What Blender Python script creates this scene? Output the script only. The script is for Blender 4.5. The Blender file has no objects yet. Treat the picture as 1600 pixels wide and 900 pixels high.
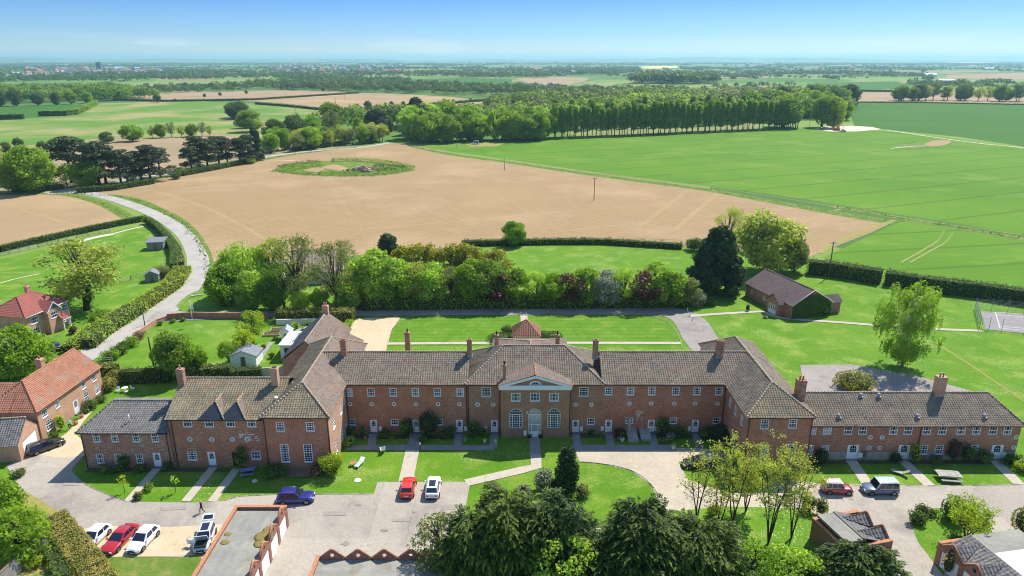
import bpy, math, random
import numpy as np
R = math.radians
S = bpy.context.scene
COL = S.collection

# ------------------------------------------------------------------ camera, sky, sun, exposure
CAM_H, FPX, PITCH = 52.0, 1090.0, 18.135
cam = bpy.data.cameras.new('camera'); camo = bpy.data.objects.new('camera', cam); COL.objects.link(camo)
camo.location = (0, 0, CAM_H); camo.rotation_euler = (R(90 - PITCH), 0, 0)
cam.sensor_width = 36; cam.lens = 36 * FPX / 1600; cam.clip_start = 0.5; cam.clip_end = 60000
S.camera = camo
SUN_EL, SUN_AZ = 52.5, 39.5            # azimuth from +Y towards +X
w = bpy.data.worlds.new('World'); S.world = w; w.use_nodes = True
nt = w.node_tree; nt.nodes.clear()
sky = nt.nodes.new('ShaderNodeTexSky'); sky.sky_type = 'NISHITA'; sky.sun_disc = False
sky.sun_elevation = R(SUN_EL); sky.sun_rotation = R(SUN_AZ); sky.altitude = 0
sky.air_density = 1.0; sky.dust_density = 0.15; sky.ozone_density = 3.0
bg = nt.nodes.new('ShaderNodeBackground'); bg.inputs['Strength'].default_value = 0.15
out = nt.nodes.new('ShaderNodeOutputWorld')
# thin fair-weather cloud low in the sky
tc = nt.nodes.new('ShaderNodeTexCoord'); mp = nt.nodes.new('ShaderNodeMapping'); mp.inputs['Scale'].default_value = (5, 5, 34)
mp.inputs['Location'].default_value = (1.3, 0.4, 0.2)
nz = nt.nodes.new('ShaderNodeTexNoise'); nz.inputs['Scale'].default_value = 1.6; nz.inputs['Detail'].default_value = 7; nz.inputs['Roughness'].default_value = 0.55
cr = nt.nodes.new('ShaderNodeMapRange'); cr.inputs[1].default_value = 0.55; cr.inputs[2].default_value = 0.66
cr.inputs[3].default_value = 0; cr.inputs[4].default_value = 0.42
sx = nt.nodes.new('ShaderNodeSeparateXYZ')
zr = nt.nodes.new('ShaderNodeMapRange'); zr.inputs[1].default_value = 0.005; zr.inputs[2].default_value = 0.036; zr.inputs[3].default_value = 1; zr.inputs[4].default_value = 0
mu = nt.nodes.new('ShaderNodeMath'); mu.operation = 'MULTIPLY'
mx = nt.nodes.new('ShaderNodeMixRGB'); mx.inputs[2].default_value = (5.2, 5.4, 5.7, 1)
L = nt.links.new
L(tc.outputs['Generated'], mp.inputs[0]); L(mp.outputs[0], nz.inputs['Vector']); L(nz.outputs[0], cr.inputs[0])
L(tc.outputs['Generated'], sx.inputs[0]); L(sx.outputs['Z'], zr.inputs[0]); L(cr.outputs[0], mu.inputs[0]); L(zr.outputs[0], mu.inputs[1])
tint = nt.nodes.new('ShaderNodeValToRGB'); el = tint.color_ramp.elements     # clearer, bluer air than the model's near the horizon
el[0].position = 0.0; el[0].color = (.50, .61, .74, 1); el[1].position = .085; el[1].color = (.15, .31, .64, 1)
for q_, c_ in ((.03, (.30, .46, .72, 1)), (.4, (.98, 1.0, 1.0, 1))): k_ = el.new(q_); k_.color = c_
tm = nt.nodes.new('ShaderNodeMixRGB'); tm.blend_type = 'MULTIPLY'; tm.inputs[0].default_value = 1
L(sx.outputs['Z'], tint.inputs[0]); L(sky.outputs[0], tm.inputs[1]); L(tint.outputs[0], tm.inputs[2])
L(mu.outputs[0], mx.inputs[0]); L(tm.outputs[0], mx.inputs[1]); L(mx.outputs[0], bg.inputs[0]); L(bg.outputs[0], out.inputs[0])
sl = bpy.data.lights.new('sun', 'SUN'); sl.energy = 5.0; sl.angle = R(0.5); sl.color = (1.0, 0.95, 0.86)
so = bpy.data.objects.new('sun', sl); COL.objects.link(so)
so.rotation_euler = (R(90 - SUN_EL), 0, R(180 - SUN_AZ)); so.location = (60, 90, 200)
vs = S.view_settings; vs.view_transform = 'Standard'; vs.look = 'None'; vs.gamma = 1; vs.use_curve_mapping = False
vs.exposure = 0.45
S.render.engine = 'CYCLES'
S.cycles.use_denoising = True; S.cycles.filter_width = 1.05; S.cycles.denoising_prefilter = 'ACCURATE'
S.cycles.max_bounces = 6; S.cycles.diffuse_bounces = 3; S.cycles.transparent_max_bounces = 8; S.cycles.volume_bounces = 1
S.cycles.transmission_bounces = 4

# ------------------------------------------------------------------ helpers
_p = R(PITCH)
def G(px, py, z=0.0):
    """point of the level z under a direction measured on the survey photograph"""
    u = (px - 800) / FPX; v = -(py - 450) / FPX
    dy = math.cos(_p) + v * math.sin(_p); dz = -math.sin(_p) + v * math.cos(_p)
    t = (z - CAM_H) / dz
    return (u * t, dy * t)
def ZA(py, Y):
    v = -(py - 450) / FPX
    return CAM_H + Y * (v * math.cos(_p) - math.sin(_p)) / (math.cos(_p) + v * math.sin(_p))
def XA(px, py, Y):
    z = ZA(py, Y); d = Y * math.cos(_p) - (z - CAM_H) * math.sin(_p)
    return (px - 800) * d / FPX
def depth(x, y): return y * math.cos(_p) + CAM_H * math.sin(_p)

def tag(o, label=None, cat=None, group=None, kind=None):
    if label: o['label'] = label
    if cat: o['category'] = cat
    if group: o['group'] = group
    if kind: o['kind'] = kind
    return o
def empty(name, loc, rz=0, label=None, cat=None, group=None):
    o = bpy.data.objects.new(name, None); COL.objects.link(o)
    o.location = (loc[0], loc[1], loc[2] if len(loc) > 2 else 0); o.rotation_euler = (0, 0, rz); o.empty_display_size = .3
    return tag(o, label, cat, group)
def link(name, me, parent=None, loc=None, rz=0, scale=None):
    o = bpy.data.objects.new(name, me); COL.objects.link(o)
    if parent: o.parent = parent
    if loc: o.location = loc
    if rz: o.rotation_euler = (0, 0, rz)
    if scale: o.scale = scale if hasattr(scale, '__len__') else (scale,) * 3
    return o

class MB:
    def __init__(s): s.v = []; s.f = []; s.m = []; s.sm = []; s.mi = 0; s.smooth = False
    def face(s, pts):
        n = len(s.v); s.v += [tuple(p) for p in pts]; s.f.append(list(range(n, n + len(pts)))); s.m.append(s.mi); s.sm.append(s.smooth)
    def add(s, vs, fs):
        n = len(s.v); s.v += [tuple(p) for p in vs]
        for f in fs: s.f.append([n + i for i in f]); s.m.append(s.mi); s.sm.append(s.smooth)
    def box(s, x0, y0, z0, x1, y1, z1):
        if x0 > x1: x0, x1 = x1, x0
        if y0 > y1: y0, y1 = y1, y0
        s.add([(x0,y0,z0),(x1,y0,z0),(x1,y1,z0),(x0,y1,z0),(x0,y0,z1),(x1,y0,z1),(x1,y1,z1),(x0,y1,z1)],
              [(0,3,2,1),(4,5,6,7),(0,1,5,4),(1,2,6,5),(2,3,7,6),(3,0,4,7)])
    def prism(s, poly, a, b, axis):
        """poly of 2D points extruded along axis ('x': (y,z), 'y': (x,z), 'z': (x,y)) from a to b"""
        def P(q, t): return {'x': (t, q[0], q[1]), 'y': (q[0], t, q[1]), 'z': (q[0], q[1], t)}[axis]
        n = len(poly); vs = [P(q, a) for q in poly] + [P(q, b) for q in poly]
        ar = sum(poly[i][0] * poly[(i+1) % n][1] - poly[(i+1) % n][0] * poly[i][1] for i in range(n))
        flip = (ar < 0) ^ (axis == 'y') ^ (b < a)
        fs = [list(range(n))[::-1], list(range(n, 2*n))] + [(i, (i+1) % n, (i+1) % n + n, i + n) for i in range(n)]
        if flip: fs = [tuple(reversed(f)) for f in fs]
        s.add(vs, fs)
    def tube(s, pts, rad, n=6, cap=True):
        pts = [np.array(p, float) for p in pts]
        if not hasattr(rad, '__len__'): rad = [rad] * len(pts)
        base = len(s.v); up0 = None
        for i, p in enumerate(pts):
            d = pts[min(i+1, len(pts)-1)] - pts[max(i-1, 0)]; d = d / (np.linalg.norm(d) + 1e-9)
            a = np.array((1., 0, 0)) if abs(d[2]) > .9 else np.array((0, 0, 1.))
            u = np.cross(d, a); u /= np.linalg.norm(u); v = np.cross(u, d)
            for k in range(n):
                t = 2 * math.pi * k / n; q = p + rad[i] * (math.cos(t) * u + math.sin(t) * v); s.v.append(tuple(q))
        for i in range(len(pts) - 1):
            for k in range(n):
                a = base + i*n + k; b = base + i*n + (k+1) % n
                s.f.append([a, b, b + n, a + n]); s.m.append(s.mi); s.sm.append(True)
        if cap:
            s.f.append([base + k for k in range(n)][::-1]); s.m.append(s.mi); s.sm.append(False)
            e = base + (len(pts)-1) * n; s.f.append([e + k for k in range(n)]); s.m.append(s.mi); s.sm.append(False)
    def cyl(s, c, r, h, n=12, r2=None, axis='z'):
        e = {'z': (0,0,h), 'x': (h,0,0), 'y': (0,h,0)}[axis]
        s.tube([c, (c[0]+e[0], c[1]+e[1], c[2]+e[2])], [r, r if r2 is None else r2], n)
    def ball(s, c, r, n=10, sc=(1,1,1)):
        base = len(s.v); m = n // 2
        for i in range(m + 1):
            th = math.pi * i / m
            for k in range(n):
                a = 2 * math.pi * k / n
                s.v.append((c[0] + r*sc[0]*math.sin(th)*math.cos(a), c[1] + r*sc[1]*math.sin(th)*math.sin(a), c[2] + r*sc[2]*math.cos(th)))
        for i in range(m):
            for k in range(n):
                a = base + i*n + k; b = base + i*n + (k+1) % n
                s.f.append([a, a+n, b+n, b]); s.m.append(s.mi); s.sm.append(True)
    def mesh(s, name, mats):
        me = bpy.data.meshes.new(name); me.from_pydata(s.v, [], s.f)
        if not isinstance(mats, (list, tuple)): mats = [mats]
        for m in mats: me.materials.append(m)
        me.polygons.foreach_set('material_index', s.m); me.polygons.foreach_set('use_smooth', s.sm)
        # metre-scaled planar UVs: u level along the face, v up the face
        nl = len(me.loops); co = np.empty(len(me.vertices) * 3); me.vertices.foreach_get('co', co); co = co.reshape(-1, 3)
        vi = np.empty(nl, int); me.loops.foreach_get('vertex_index', vi)
        nf = len(me.polygons); no = np.empty(nf * 3); me.polygons.foreach_get('normal', no); no = no.reshape(-1, 3)
        lt = np.empty(nf, int); me.polygons.foreach_get('loop_total', lt)
        n = np.repeat(no, lt, axis=0); ux = np.stack([-n[:,1], n[:,0], np.zeros(nl)], 1); l = np.linalg.norm(ux, axis=1)
        flat = l < 0.05; ux[flat] = (1, 0, 0); l[flat] = 1; ux /= l[:, None]; vx = np.cross(n, ux)
        p = co[vi]; uv = np.stack([(p*ux).sum(1), (p*vx).sum(1)], 1)
        lay = me.uv_layers.new(name='UVMap'); lay.data.foreach_set('uv', uv.ravel())
        me.update(); return me
    def build(s, name, mats, parent=None, loc=None, rz=0): return link(name, s.mesh(name, mats), parent, loc, rz)

# ------------------------------------------------------------------ materials
class NT:
    def __init__(s, name):
        s.m = bpy.data.materials.new(name); s.m.use_nodes = True; s.t = s.m.node_tree; s.t.nodes.clear()
        s.o = s.n('OutputMaterial')
    def n(s, t, **k):
        q = s.t.nodes.new('ShaderNode' + t)
        for a, b in k.items(): setattr(q, a, b)
        return q
    def l(s, a, b): s.t.links.new(a, b)
    def val(s, x, sock):
        if hasattr(x, 'links') or isinstance(x, bpy.types.NodeSocket): s.l(x, sock)
        elif isinstance(x, (tuple, list)): sock.default_value = tuple(x) + ((1,) if len(x) == 3 and len(sock.default_value) == 4 else ())
        else: sock.default_value = x
    def coord(s, kind='Object', scale=None, rot=None):
        c = s.n('TexCoord').outputs[kind]
        if scale is not None or rot is not None:
            m = s.n('Mapping')
            if scale is not None: m.inputs['Scale'].default_value = scale if hasattr(scale, '__len__') else (scale,) * 3
            if rot is not None: m.inputs['Rotation'].default_value = rot
            s.l(c, m.inputs[0]); c = m.outputs[0]
        return c
    def noise(s, vec, scale, detail=4, rough=.6, lo=.35, hi=.65, dist=0):
        q = s.n('TexNoise'); q.inputs['Scale'].default_value = scale; q.inputs['Detail'].default_value = detail
        q.inputs['Roughness'].default_value = rough; q.inputs['Distortion'].default_value = dist
        if vec is not None: s.l(vec, q.inputs['Vector'])
        return s.rng(q.outputs[0], lo, hi)
    def rng(s, x, lo, hi, a=0., b=1.):
        r = s.n('MapRange'); r.inputs[1].default_value = lo; r.inputs[2].default_value = hi; r.inputs[3].default_value = a; r.inputs[4].default_value = b
        s.val(x, r.inputs[0]); return r.outputs[0]
    def mix(s, f, a, b, mode='MIX'):
        q = s.n('MixRGB', blend_type=mode); s.val(f, q.inputs[0]); s.val(a, q.inputs[1]); s.val(b, q.inputs[2]); return q.outputs[0]
    def math(s, op, a, b=0.):
        q = s.n('Math', operation=op); s.val(a, q.inputs[0]); s.val(b, q.inputs[1]); return q.outputs[0]
    def bump(s, h, dist=.02, strength=1.):
        b = s.n('Bump'); b.inputs['Distance'].default_value = dist; b.inputs['Strength'].default_value = strength; s.l(h, b.inputs['Height']); return b.outputs[0]
    def bsdf(s, col, rough=.8, spec=.3, metal=0, normal=None, coat=0):
        b = s.n('BsdfPrincipled'); s.val(col, b.inputs['Base Color']); s.val(rough, b.inputs['Roughness'])
        b.inputs['Specular IOR Level'].default_value = spec; b.inputs['Metallic'].default_value = metal; b.inputs['Coat Weight'].default_value = coat
        if normal is not None: s.l(normal, b.inputs['Normal'])
        return b.outputs[0]
    def end(s, sh): s.l(sh, s.o.inputs['Surface']); return s.m

def plain(name, c, rough=.6, spec=.4, metal=0, coat=0, var=.12, vs=3.):
    t = NT(name); v = t.coord('Object'); f = t.noise(v, vs, 3)
    col = t.mix(f, tuple(x * (1 - var) for x in c), tuple(min(1, x * (1 + var)) for x in c))
    return t.end(t.bsdf(col, rough, spec, metal, None, coat))

def brick_mat(name, c1, c2, mortar=(.34,.31,.27), patch=.35, pale=(.5,.45,.38)):
    t = NT(name); uv = t.coord('UV'); ob = t.coord('Object')
    br = t.n('TexBrick'); t.l(uv, br.inputs['Vector']); br.inputs['Scale'].default_value = 1
    br.inputs['Brick Width'].default_value = .225; br.inputs['Row Height'].default_value = .075; br.inputs['Mortar Size'].default_value = .009
    br.inputs['Mortar Smooth'].default_value = .2; br.inputs['Bias'].default_value = -.1
    t.val(c1, br.inputs['Color1']); t.val(c2, br.inputs['Color2']); t.val(mortar, br.inputs['Mortar'])
    big = t.noise(ob, .55, 5, .65, .32, .7); mid = t.noise(ob, 2.6, 4, .7, .35, .68)
    col = t.mix(t.math('MULTIPLY', big, .55), br.outputs[0], t.mix(1., br.outputs[0], (.52,.5,.5), 'MULTIPLY'))
    col = t.mix(t.math('MULTIPLY', mid, .4), col, t.mix(1., col, (1.5,1.25,1.05), 'MULTIPLY'))
    # bricks spalled or patched with lime mortar, in short level runs
    st = t.coord('UV', (1.5, 7, 1)); a = t.noise(st, 1.0, 3, .6, .54, .60); b = t.noise(ob, .35, 3, .6, .42, .56)
    col = t.mix(t.math('MULTIPLY', t.math('MULTIPLY', a, b), patch), col, pale)
    lo = t.n('SeparateXYZ'); t.l(ob, lo.inputs[0])
    foot_tone = t.math('MULTIPLY', t.rng(lo.outputs['Z'], 0.0, 1.6, 1., 0.), t.noise(ob, .9, 4, .6, .3, .7))  # patchy grey tone, stronger towards the foot of the wall
    col = t.mix(t.math('MULTIPLY', foot_tone, .5), col, (.16,.14,.12))
    return t.end(t.bsdf(col, .92, .2, 0, t.bump(br.outputs['Fac'], .006)))

def tile_mat(name, c1, c2, accent=(.42,.17,.08), acc=.35, lichen=(.26,.24,.10), lic=.5, tw=.33, th=.34):
    t = NT(name); uv = t.coord('UV'); ob = t.coord('Object')
    sc = t.n('VectorMath', operation='DIVIDE'); t.l(uv, sc.inputs[0]); sc.inputs[1].default_value = (tw, th, 1)
    fl = t.n('VectorMath', operation='FLOOR'); t.l(sc.outputs[0], fl.inputs[0])
    wn = t.n('TexWhiteNoise', noise_dimensions='2D'); t.l(fl.outputs[0], wn.inputs['Vector'])
    base = t.mix(t.rng(wn.outputs[0], .0, 1.), c1, c2)
    big = t.noise(ob, .35, 5, .65, .35, .66)
    base = t.mix(t.math('MULTIPLY', big, .5), base, t.mix(1., base, (.68,.68,.72), 'MULTIPLY'))
    sel = t.rng(wn.outputs[0], .93, .96); reg = t.noise(ob, .45, 3, .5, .52, .62)
    base = t.mix(t.math('MULTIPLY', t.math('MULTIPLY', t.rng(t.math('ADD', wn.outputs[0], reg), 1.3, 1.5), 1.), acc), base, accent)
    l1 = t.noise(ob, .5, 6, .7, .50, .68); l2 = t.noise(ob, 5., 3, .7, .4, .6)
    base = t.mix(t.math('MULTIPLY', t.math('MULTIPLY', l1, l2), lic), base, lichen)
    return t.end(t.bsdf(base, .85, .25))

def leaf_mat(name, dark, light, trans=.35, var=.25):
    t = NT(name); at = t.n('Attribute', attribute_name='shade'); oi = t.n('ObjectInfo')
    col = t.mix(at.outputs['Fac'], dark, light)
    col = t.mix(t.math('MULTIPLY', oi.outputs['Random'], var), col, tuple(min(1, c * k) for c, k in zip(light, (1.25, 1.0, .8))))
    b = t.bsdf(col, .55, .25)
    tr = t.n('BsdfTranslucent'); t.l(t.mix(1., col, (1.15, 1.25, .55), 'MULTIPLY'), tr.inputs[0])
    ms = t.n('MixShader'); ms.inputs[0].default_value = trans; t.l(b, ms.inputs[1]); t.l(tr.outputs[0], ms.inputs[2])
    return t.end(ms.outputs[0])

def ground_mat(name, c1, c2, s1=.05, s2=1.2, c3=None, f3=(.55,.7), s3=.15, fine=.35, bumpd=.05, stripe=None, rough=.95, crack=0, daisies=False):
    """c1/c2 broad mottling, c3 patches, fine grain; stripe = (angle_deg, spacing_m, strength, colour factor)"""
    t = NT(name); ob = t.coord('Object')
    col = t.mix(t.noise(ob, s1, 6, .6, .33, .67, .4), c1, c2)
    if c3: col = t.mix(t.noise(ob, s3, 5, .65, f3[0], f3[1], .3), col, c3)
    g = t.noise(ob, s2, 5, .75, .25, .75)
    col = t.mix(fine, col, t.mix(g, t.mix(1., col, (.5,.52,.5), 'MULTIPLY'), t.mix(1., col, (1.35,1.3,1.25), 'MULTIPLY')))
    if stripe:
        for a, sp, st, k in stripe:
            v = t.coord('Object', None, (0, 0, R(a)))
            ds = t.noise(ob, .02, 2, .5, 0, 1)
            sxyz = t.n('SeparateXYZ'); t.l(v, sxyz.inputs[0])
            ph = t.math('FRACT', t.math('DIVIDE', t.math('ADD', sxyz.outputs[0], t.math('MULTIPLY', ds, 1.5)), sp))
            ln = t.math('MULTIPLY', t.rng(t.math('ABSOLUTE', t.math('SUBTRACT', ph, .5)), .0, .5 if sp < 3 else 1.2 / sp, 1., 0.), st)
            col = t.mix(ln, col, t.mix(1., col, (k, k, k), 'MULTIPLY'))
    if daisies:
        col = t.mix(t.math('MULTIPLY', t.noise(ob, 5.5, 2, .5, .62, .68), t.noise(ob, .11, 3, .6, .5, .62)), col, (.55,.60,.38))
    if crack:
        v = t.n('TexVoronoi', feature='DISTANCE_TO_EDGE'); v.inputs['Scale'].default_value = crack; dv = t.n('VectorMath', operation='ADD'); t.l(ob, dv.inputs[0])
        q = t.n('TexNoise'); q.inputs['Scale'].default_value = 1.3; t.l(ob, q.inputs[0]); t.l(q.outputs[1], dv.inputs[1]); t.l(dv.outputs[0], v.inputs[0])
        col = t.mix(t.math('MULTIPLY', t.rng(v.outputs['Distance'], .0, .008, .6, 0.), t.noise(ob, .12, 2, .5, .4, .6)), col, t.mix(1., col, (.55,.55,.55), 'MULTIPLY'))
        vc = t.n('TexVoronoi', distance='CHEBYCHEV'); vc.inputs['Scale'].default_value = .09; t.l(ob, vc.inputs[0]); rp = t.rng(t.n('SeparateColor').outputs[0], .0, 1.) if False else None
        sp = t.n('SeparateXYZ'); t.l(vc.outputs['Color'], sp.inputs[0]); col = t.mix(t.math('MULTIPLY', t.rng(sp.outputs[0], .6, .62), .3), col, t.mix(1., col, (.7,.7,.72), 'MULTIPLY'))
    return t.end(t.bsdf(col, rough, .15, 0, t.bump(g, bumpd)))

M = {}
M['brick'] = brick_mat('red_brick', (.58,.20,.085), (.40,.135,.07), patch=.75)
M['brick_main'] = brick_mat('range_brick', (.60,.205,.085), (.41,.135,.07), patch=.5)
M['brick_centre'] = brick_mat('centre_brick', (.54,.24,.105), (.38,.165,.08), patch=.35)
M['brick_worn'] = brick_mat('worn_brick', (.54,.215,.125), (.38,.16,.10), patch=1.)
M['brick_pink_sunlit'] = brick_mat('pink_sunlit_brick', (.68,.34,.22), (.56,.26,.16), mortar=(.55,.46,.36), patch=.4, pale=(.7,.6,.48))  # pale pink brick; also paints sunlight onto the left wing's side wall
M['brick_garage'] = brick_mat('garage_brick', (.36,.12,.07), (.28,.09,.05), patch=.2)
M['tile'] = tile_mat('weathered_pantile', (.325,.265,.195), (.12,.098,.077), acc=.2, lichen=(.36,.33,.16))
M['tile_dark'] = tile_mat('grey_pantile', (.27,.25,.23), (.115,.108,.105), acc=.0, lic=.25)
M['tile_lichen'] = tile_mat('lichen_pantile', (.34,.285,.19), (.13,.11,.075), lichen=(.46,.40,.18), lic=.5, acc=.3)
M['tile_sunlit_pink'] = tile_mat('sunny_pantile', (.34,.265,.205), (.19,.145,.118), lic=.3)  # lighter pink copy of the pantile, sunlight painted into sun-facing slopes
M['tile_orange'] = tile_mat('orange_pantile', (.52,.23,.135), (.33,.145,.09), accent=(.3,.24,.2), acc=.8, lichen=(.34,.26,.18), lic=.6)
M['tile_red'] = tile_mat('red_concrete_tile', (.45,.155,.12), (.36,.12,.095), acc=0, lic=.1)
M['tile_brown'] = tile_mat('brown_concrete_tile', (.24,.17,.15), (.17,.125,.115), acc=0, lic=.1)
M['tile_gazebo'] = tile_mat('plain_red_tile', (.37,.19,.13), (.29,.14,.10), acc=0, lic=.3)
M['ridge'] = plain('ridge_tile', (.40,.31,.22), .85, .2, var=.3, vs=5)
M['ridge_orange'] = plain('orange_ridge_tile', (.45,.2,.11), .85, .2, var=.25, vs=5)
M['white'] = plain('white_paint', (.86,.86,.85), .45, .4, var=.03)
M['render'] = plain('pale_render', (.66,.64,.58), .85, .2, var=.08)
M['lead'] = plain('lead_flashing', (.30,.31,.33), .6, .4, var=.2, vs=6)
M['bluebrick'] = plain('blue_grey_sill', (.13,.15,.20), .6, .4, var=.2)
M['black'] = plain('black_iron', (.015,.015,.017), .5, .4)
M['concrete'] = plain('concrete', (.36,.34,.30), .9, .2, var=.18, vs=1.5)
M['timber'] = plain('weathered_timber', (.22,.15,.10), .85, .2, var=.3, vs=4)
M['grey_timber'] = plain('grey_timber', (.27,.26,.24), .9, .2, var=.25, vs=4)
M['felt'] = ground_mat('roofing_felt', (.25,.245,.22), (.33,.32,.27), .4, 3., (.24,.2,.12), (.6,.75), .35, .35, .004, stripe=[(90, 1.0, .25, .75)])
M['felt_white'] = plain('white_roof_coating', (.66,.68,.70), .6, .3, var=.08, vs=.6)
M['moss'] = plain('dry_moss', (.22,.17,.06), .95, .1, var=.4, vs=8)
M['slate'] = plain('grey_slate', (.19,.20,.22), .7, .3, var=.2)
M['bark'] = plain('bark', (.10,.08,.06), .95, .1, var=.4, vs=6)
M['bark_dark'] = plain('dark_bark', (.035,.03,.024), .95, .1, var=.3, vs=6)
def glass():
    t = NT('window_glass'); ob = t.coord('Object'); f = t.noise(ob, 1.3, 2, .5, .45, .62); oi = t.n('ObjectInfo').outputs['Random']; s = t.n('SeparateXYZ'); t.l(ob, s.inputs[0])
    col = t.mix(f, (.008,.012,.035), (.03,.04,.065))
    cur = t.math('MULTIPLY', t.rng(oi, .55, .56), t.rng(t.math('ABSOLUTE', s.outputs['X']), .26, .28)); col = t.mix(t.math('MULTIPLY', cur, .6), col, (.30,.27,.24))      # drawn-back curtains behind some panes
    bl = t.math('MULTIPLY', t.rng(oi, .86, .87), t.rng(s.outputs['Z'], .62, .63)); col = t.mix(t.math('MULTIPLY', bl, .7), col, (.40,.40,.38))                # and half-drawn blinds
    return t.end(t.bsdf(col, .08, .35))
M['glass'] = glass()
M['glass_pale'] = plain('curtained_glass', (.42,.45,.47), .15, .8, var=.2)
def paint(name, c, metal=.0): return plain(name, c, .28, .5, metal, .9, var=.02)
# ------------------------------------------------------------------ roof and wall builders
PROFILE = (0.0, .055, .07, .012)
def tile_plane(mb, poly, pitch=.33, row=.34, lift=.03, prof=PROFILE):
    P = [np.array(p, float) for p in poly]
    n = np.zeros(3)
    for i in range(len(P)): n += np.cross(P[i] - P[0], P[(i+1) % len(P)] - P[0])
    n /= np.linalg.norm(n)
    if n[2] < 0: n = -n
    u = np.cross((0, 0, 1.), n); u /= np.linalg.norm(u); v = np.cross(n, u)
    q = [((p @ u), (p @ v)) for p in P]; off = P[0] @ n
    umin = min(a for a, _ in q); umax = max(a for a, _ in q); vmin = min(b for _, b in q); vmax = max(b for _, b in q)
    def span(x):
        x = min(max(x, umin + 1e-4), umax - 1e-4); ys = []
        for i in range(len(q)):
            (a, b), (c, d) = q[i], q[(i+1) % len(q)]
            if (a - x) * (c - x) <= 0 and abs(a - c) > 1e-9: ys.append(b + (d - b) * (x - a) / (c - a))
        return min(ys), max(ys)
    k = len(prof); step = pitch / k; i0 = math.floor(umin / step); us = [umin] + [j * step for j in range(i0 + 1, math.ceil(umax / step))] + [umax]
    ju = [prof[(i0 + j) % k] for j in range(len(us))]
    rows = int(math.ceil((vmax - vmin) / row)); lev = []
    for r in range(rows): lev += [(vmin + r * row, lift), (vmin + (r + 1) * row, 0.)]
    V = []; base = len(mb.v)
    for x, h in zip(us, ju):
        a, b = span(x)
        for y, l in lev:
            V.append(u * x + v * min(max(y, a), b) + n * (off + h + l + .03 * math.sin(x * .8 + y * .5) * math.sin(x * .27 + 1)))
    nl = len(lev); mb.v += [tuple(p) for p in V]
    for j in range(len(us) - 1):
        xa = span(us[j]); xb = span(us[j+1]); lo = min(xa[0], xb[0]); hi = max(xa[1], xb[1])
        for r in range(nl - 1):
            if lev[r+1][0] < lo - 1e-6 or lev[r][0] > hi + 1e-6: continue
            a = base + j * nl + r
            mb.f.append([a, a + nl, a + nl + 1, a + 1]); mb.m.append(mb.mi); mb.sm.append(False)
    # boarding under the tiles
    mb.face([tuple(p - n * .03) for p in P])

def wall_panel(mb, O, U, L, H, holes=(), rev=.13):
    O = np.array(O, float); U = np.array(U, float); Z = np.array((0, 0, 1.)); N = np.cross(U, Z)
    xs = sorted({0., L} | {h[0] for h in holes} | {h[2] for h in holes}); zs = sorted({0., H} | {h[1] for h in holes} | {h[3] for h in holes})
    for i in range(len(xs) - 1):
        for j in range(len(zs) - 1):
            cx, cz = (xs[i] + xs[i+1]) / 2, (zs[j] + zs[j+1]) / 2
            if any(h[0] < cx < h[2] and h[1] < cz < h[3] for h in holes): continue
            mb.face([O + U*xs[i] + Z*zs[j], O + U*xs[i+1] + Z*zs[j], O + U*xs[i+1] + Z*zs[j+1], O + U*xs[i] + Z*zs[j+1]])
    for (a, b, c, d) in holes:
        q = [O + U*a + Z*b, O + U*c + Z*b, O + U*c + Z*d, O + U*a + Z*d]; r = [p - N*rev for p in q]
        for i in range(4): j = (i+1) % 4; mb.face([q[j], q[i], r[i], r[j]])

_win = {}
def win_mesh(w, h, nx, ny, mid=True):
    k = ('w', round(w, 2), round(h, 2), nx, ny)
    if k not in _win:
        f = MB(); t = .105; y0, y1 = .03, .10
        f.box(-w/2, y0, 0, -w/2 + t, y1, h); f.box(w/2 - t, y0, 0, w/2, y1, h); f.box(-w/2 + t, y0, h - t, w/2 - t, y1, h)
        f.box(-w/2 + t, y0, 0, w/2 - t, y1, t); f.box(-w/2 - .04, -.05, -.055, w/2 + .04, y0 - .004, -.002)
        for i in range(1, nx): x = -w/2 + w*i/nx; f.box(x - .02, y0 + .02, t, x + .02, y1 - .01, h - t)
        for j in range(1, ny):
            z = h*j/ny; b = .045 if (mid and j * 2 == ny) else .02
            f.box(-w/2 + t, y0 + .012, z - b, w/2 - t, y1 - .018, z + b)
        g = MB(); g.face([(-w/2 + .03, .085, .03), (w/2 - .03, .085, .03), (w/2 - .03, .085, h - .03), (-w/2 + .03, .085, h - .03)])
        s = MB(); s.box(-w/2 - .06, -.035, -.16, w/2 + .06, .02, -.058)  # blue-grey sill tile; its dark tone also paints the shadow below the sill
        _win[k] = (f.mesh('window_frame', M['white']), g.mesh('window_pane', M['glass']), s.mesh('window_sill_and_shadow', M['bluebrick']))
        gp = _win[k][1].copy(); gp.materials.clear(); gp.materials.append(M['glass_pale']); _win[k] += (gp,)
    return _win[k]
def window(parent, pos, rz, w=1.05, h=1.25, nx=3, ny=4, pale=False, sill=True):
    a, b, s, gp = win_mesh(w, h, nx, ny)
    o = link('window', a, parent, pos, rz); link('pane', gp if pale else b, o)
    if sill: link('sill', s, o)
    return o
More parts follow.
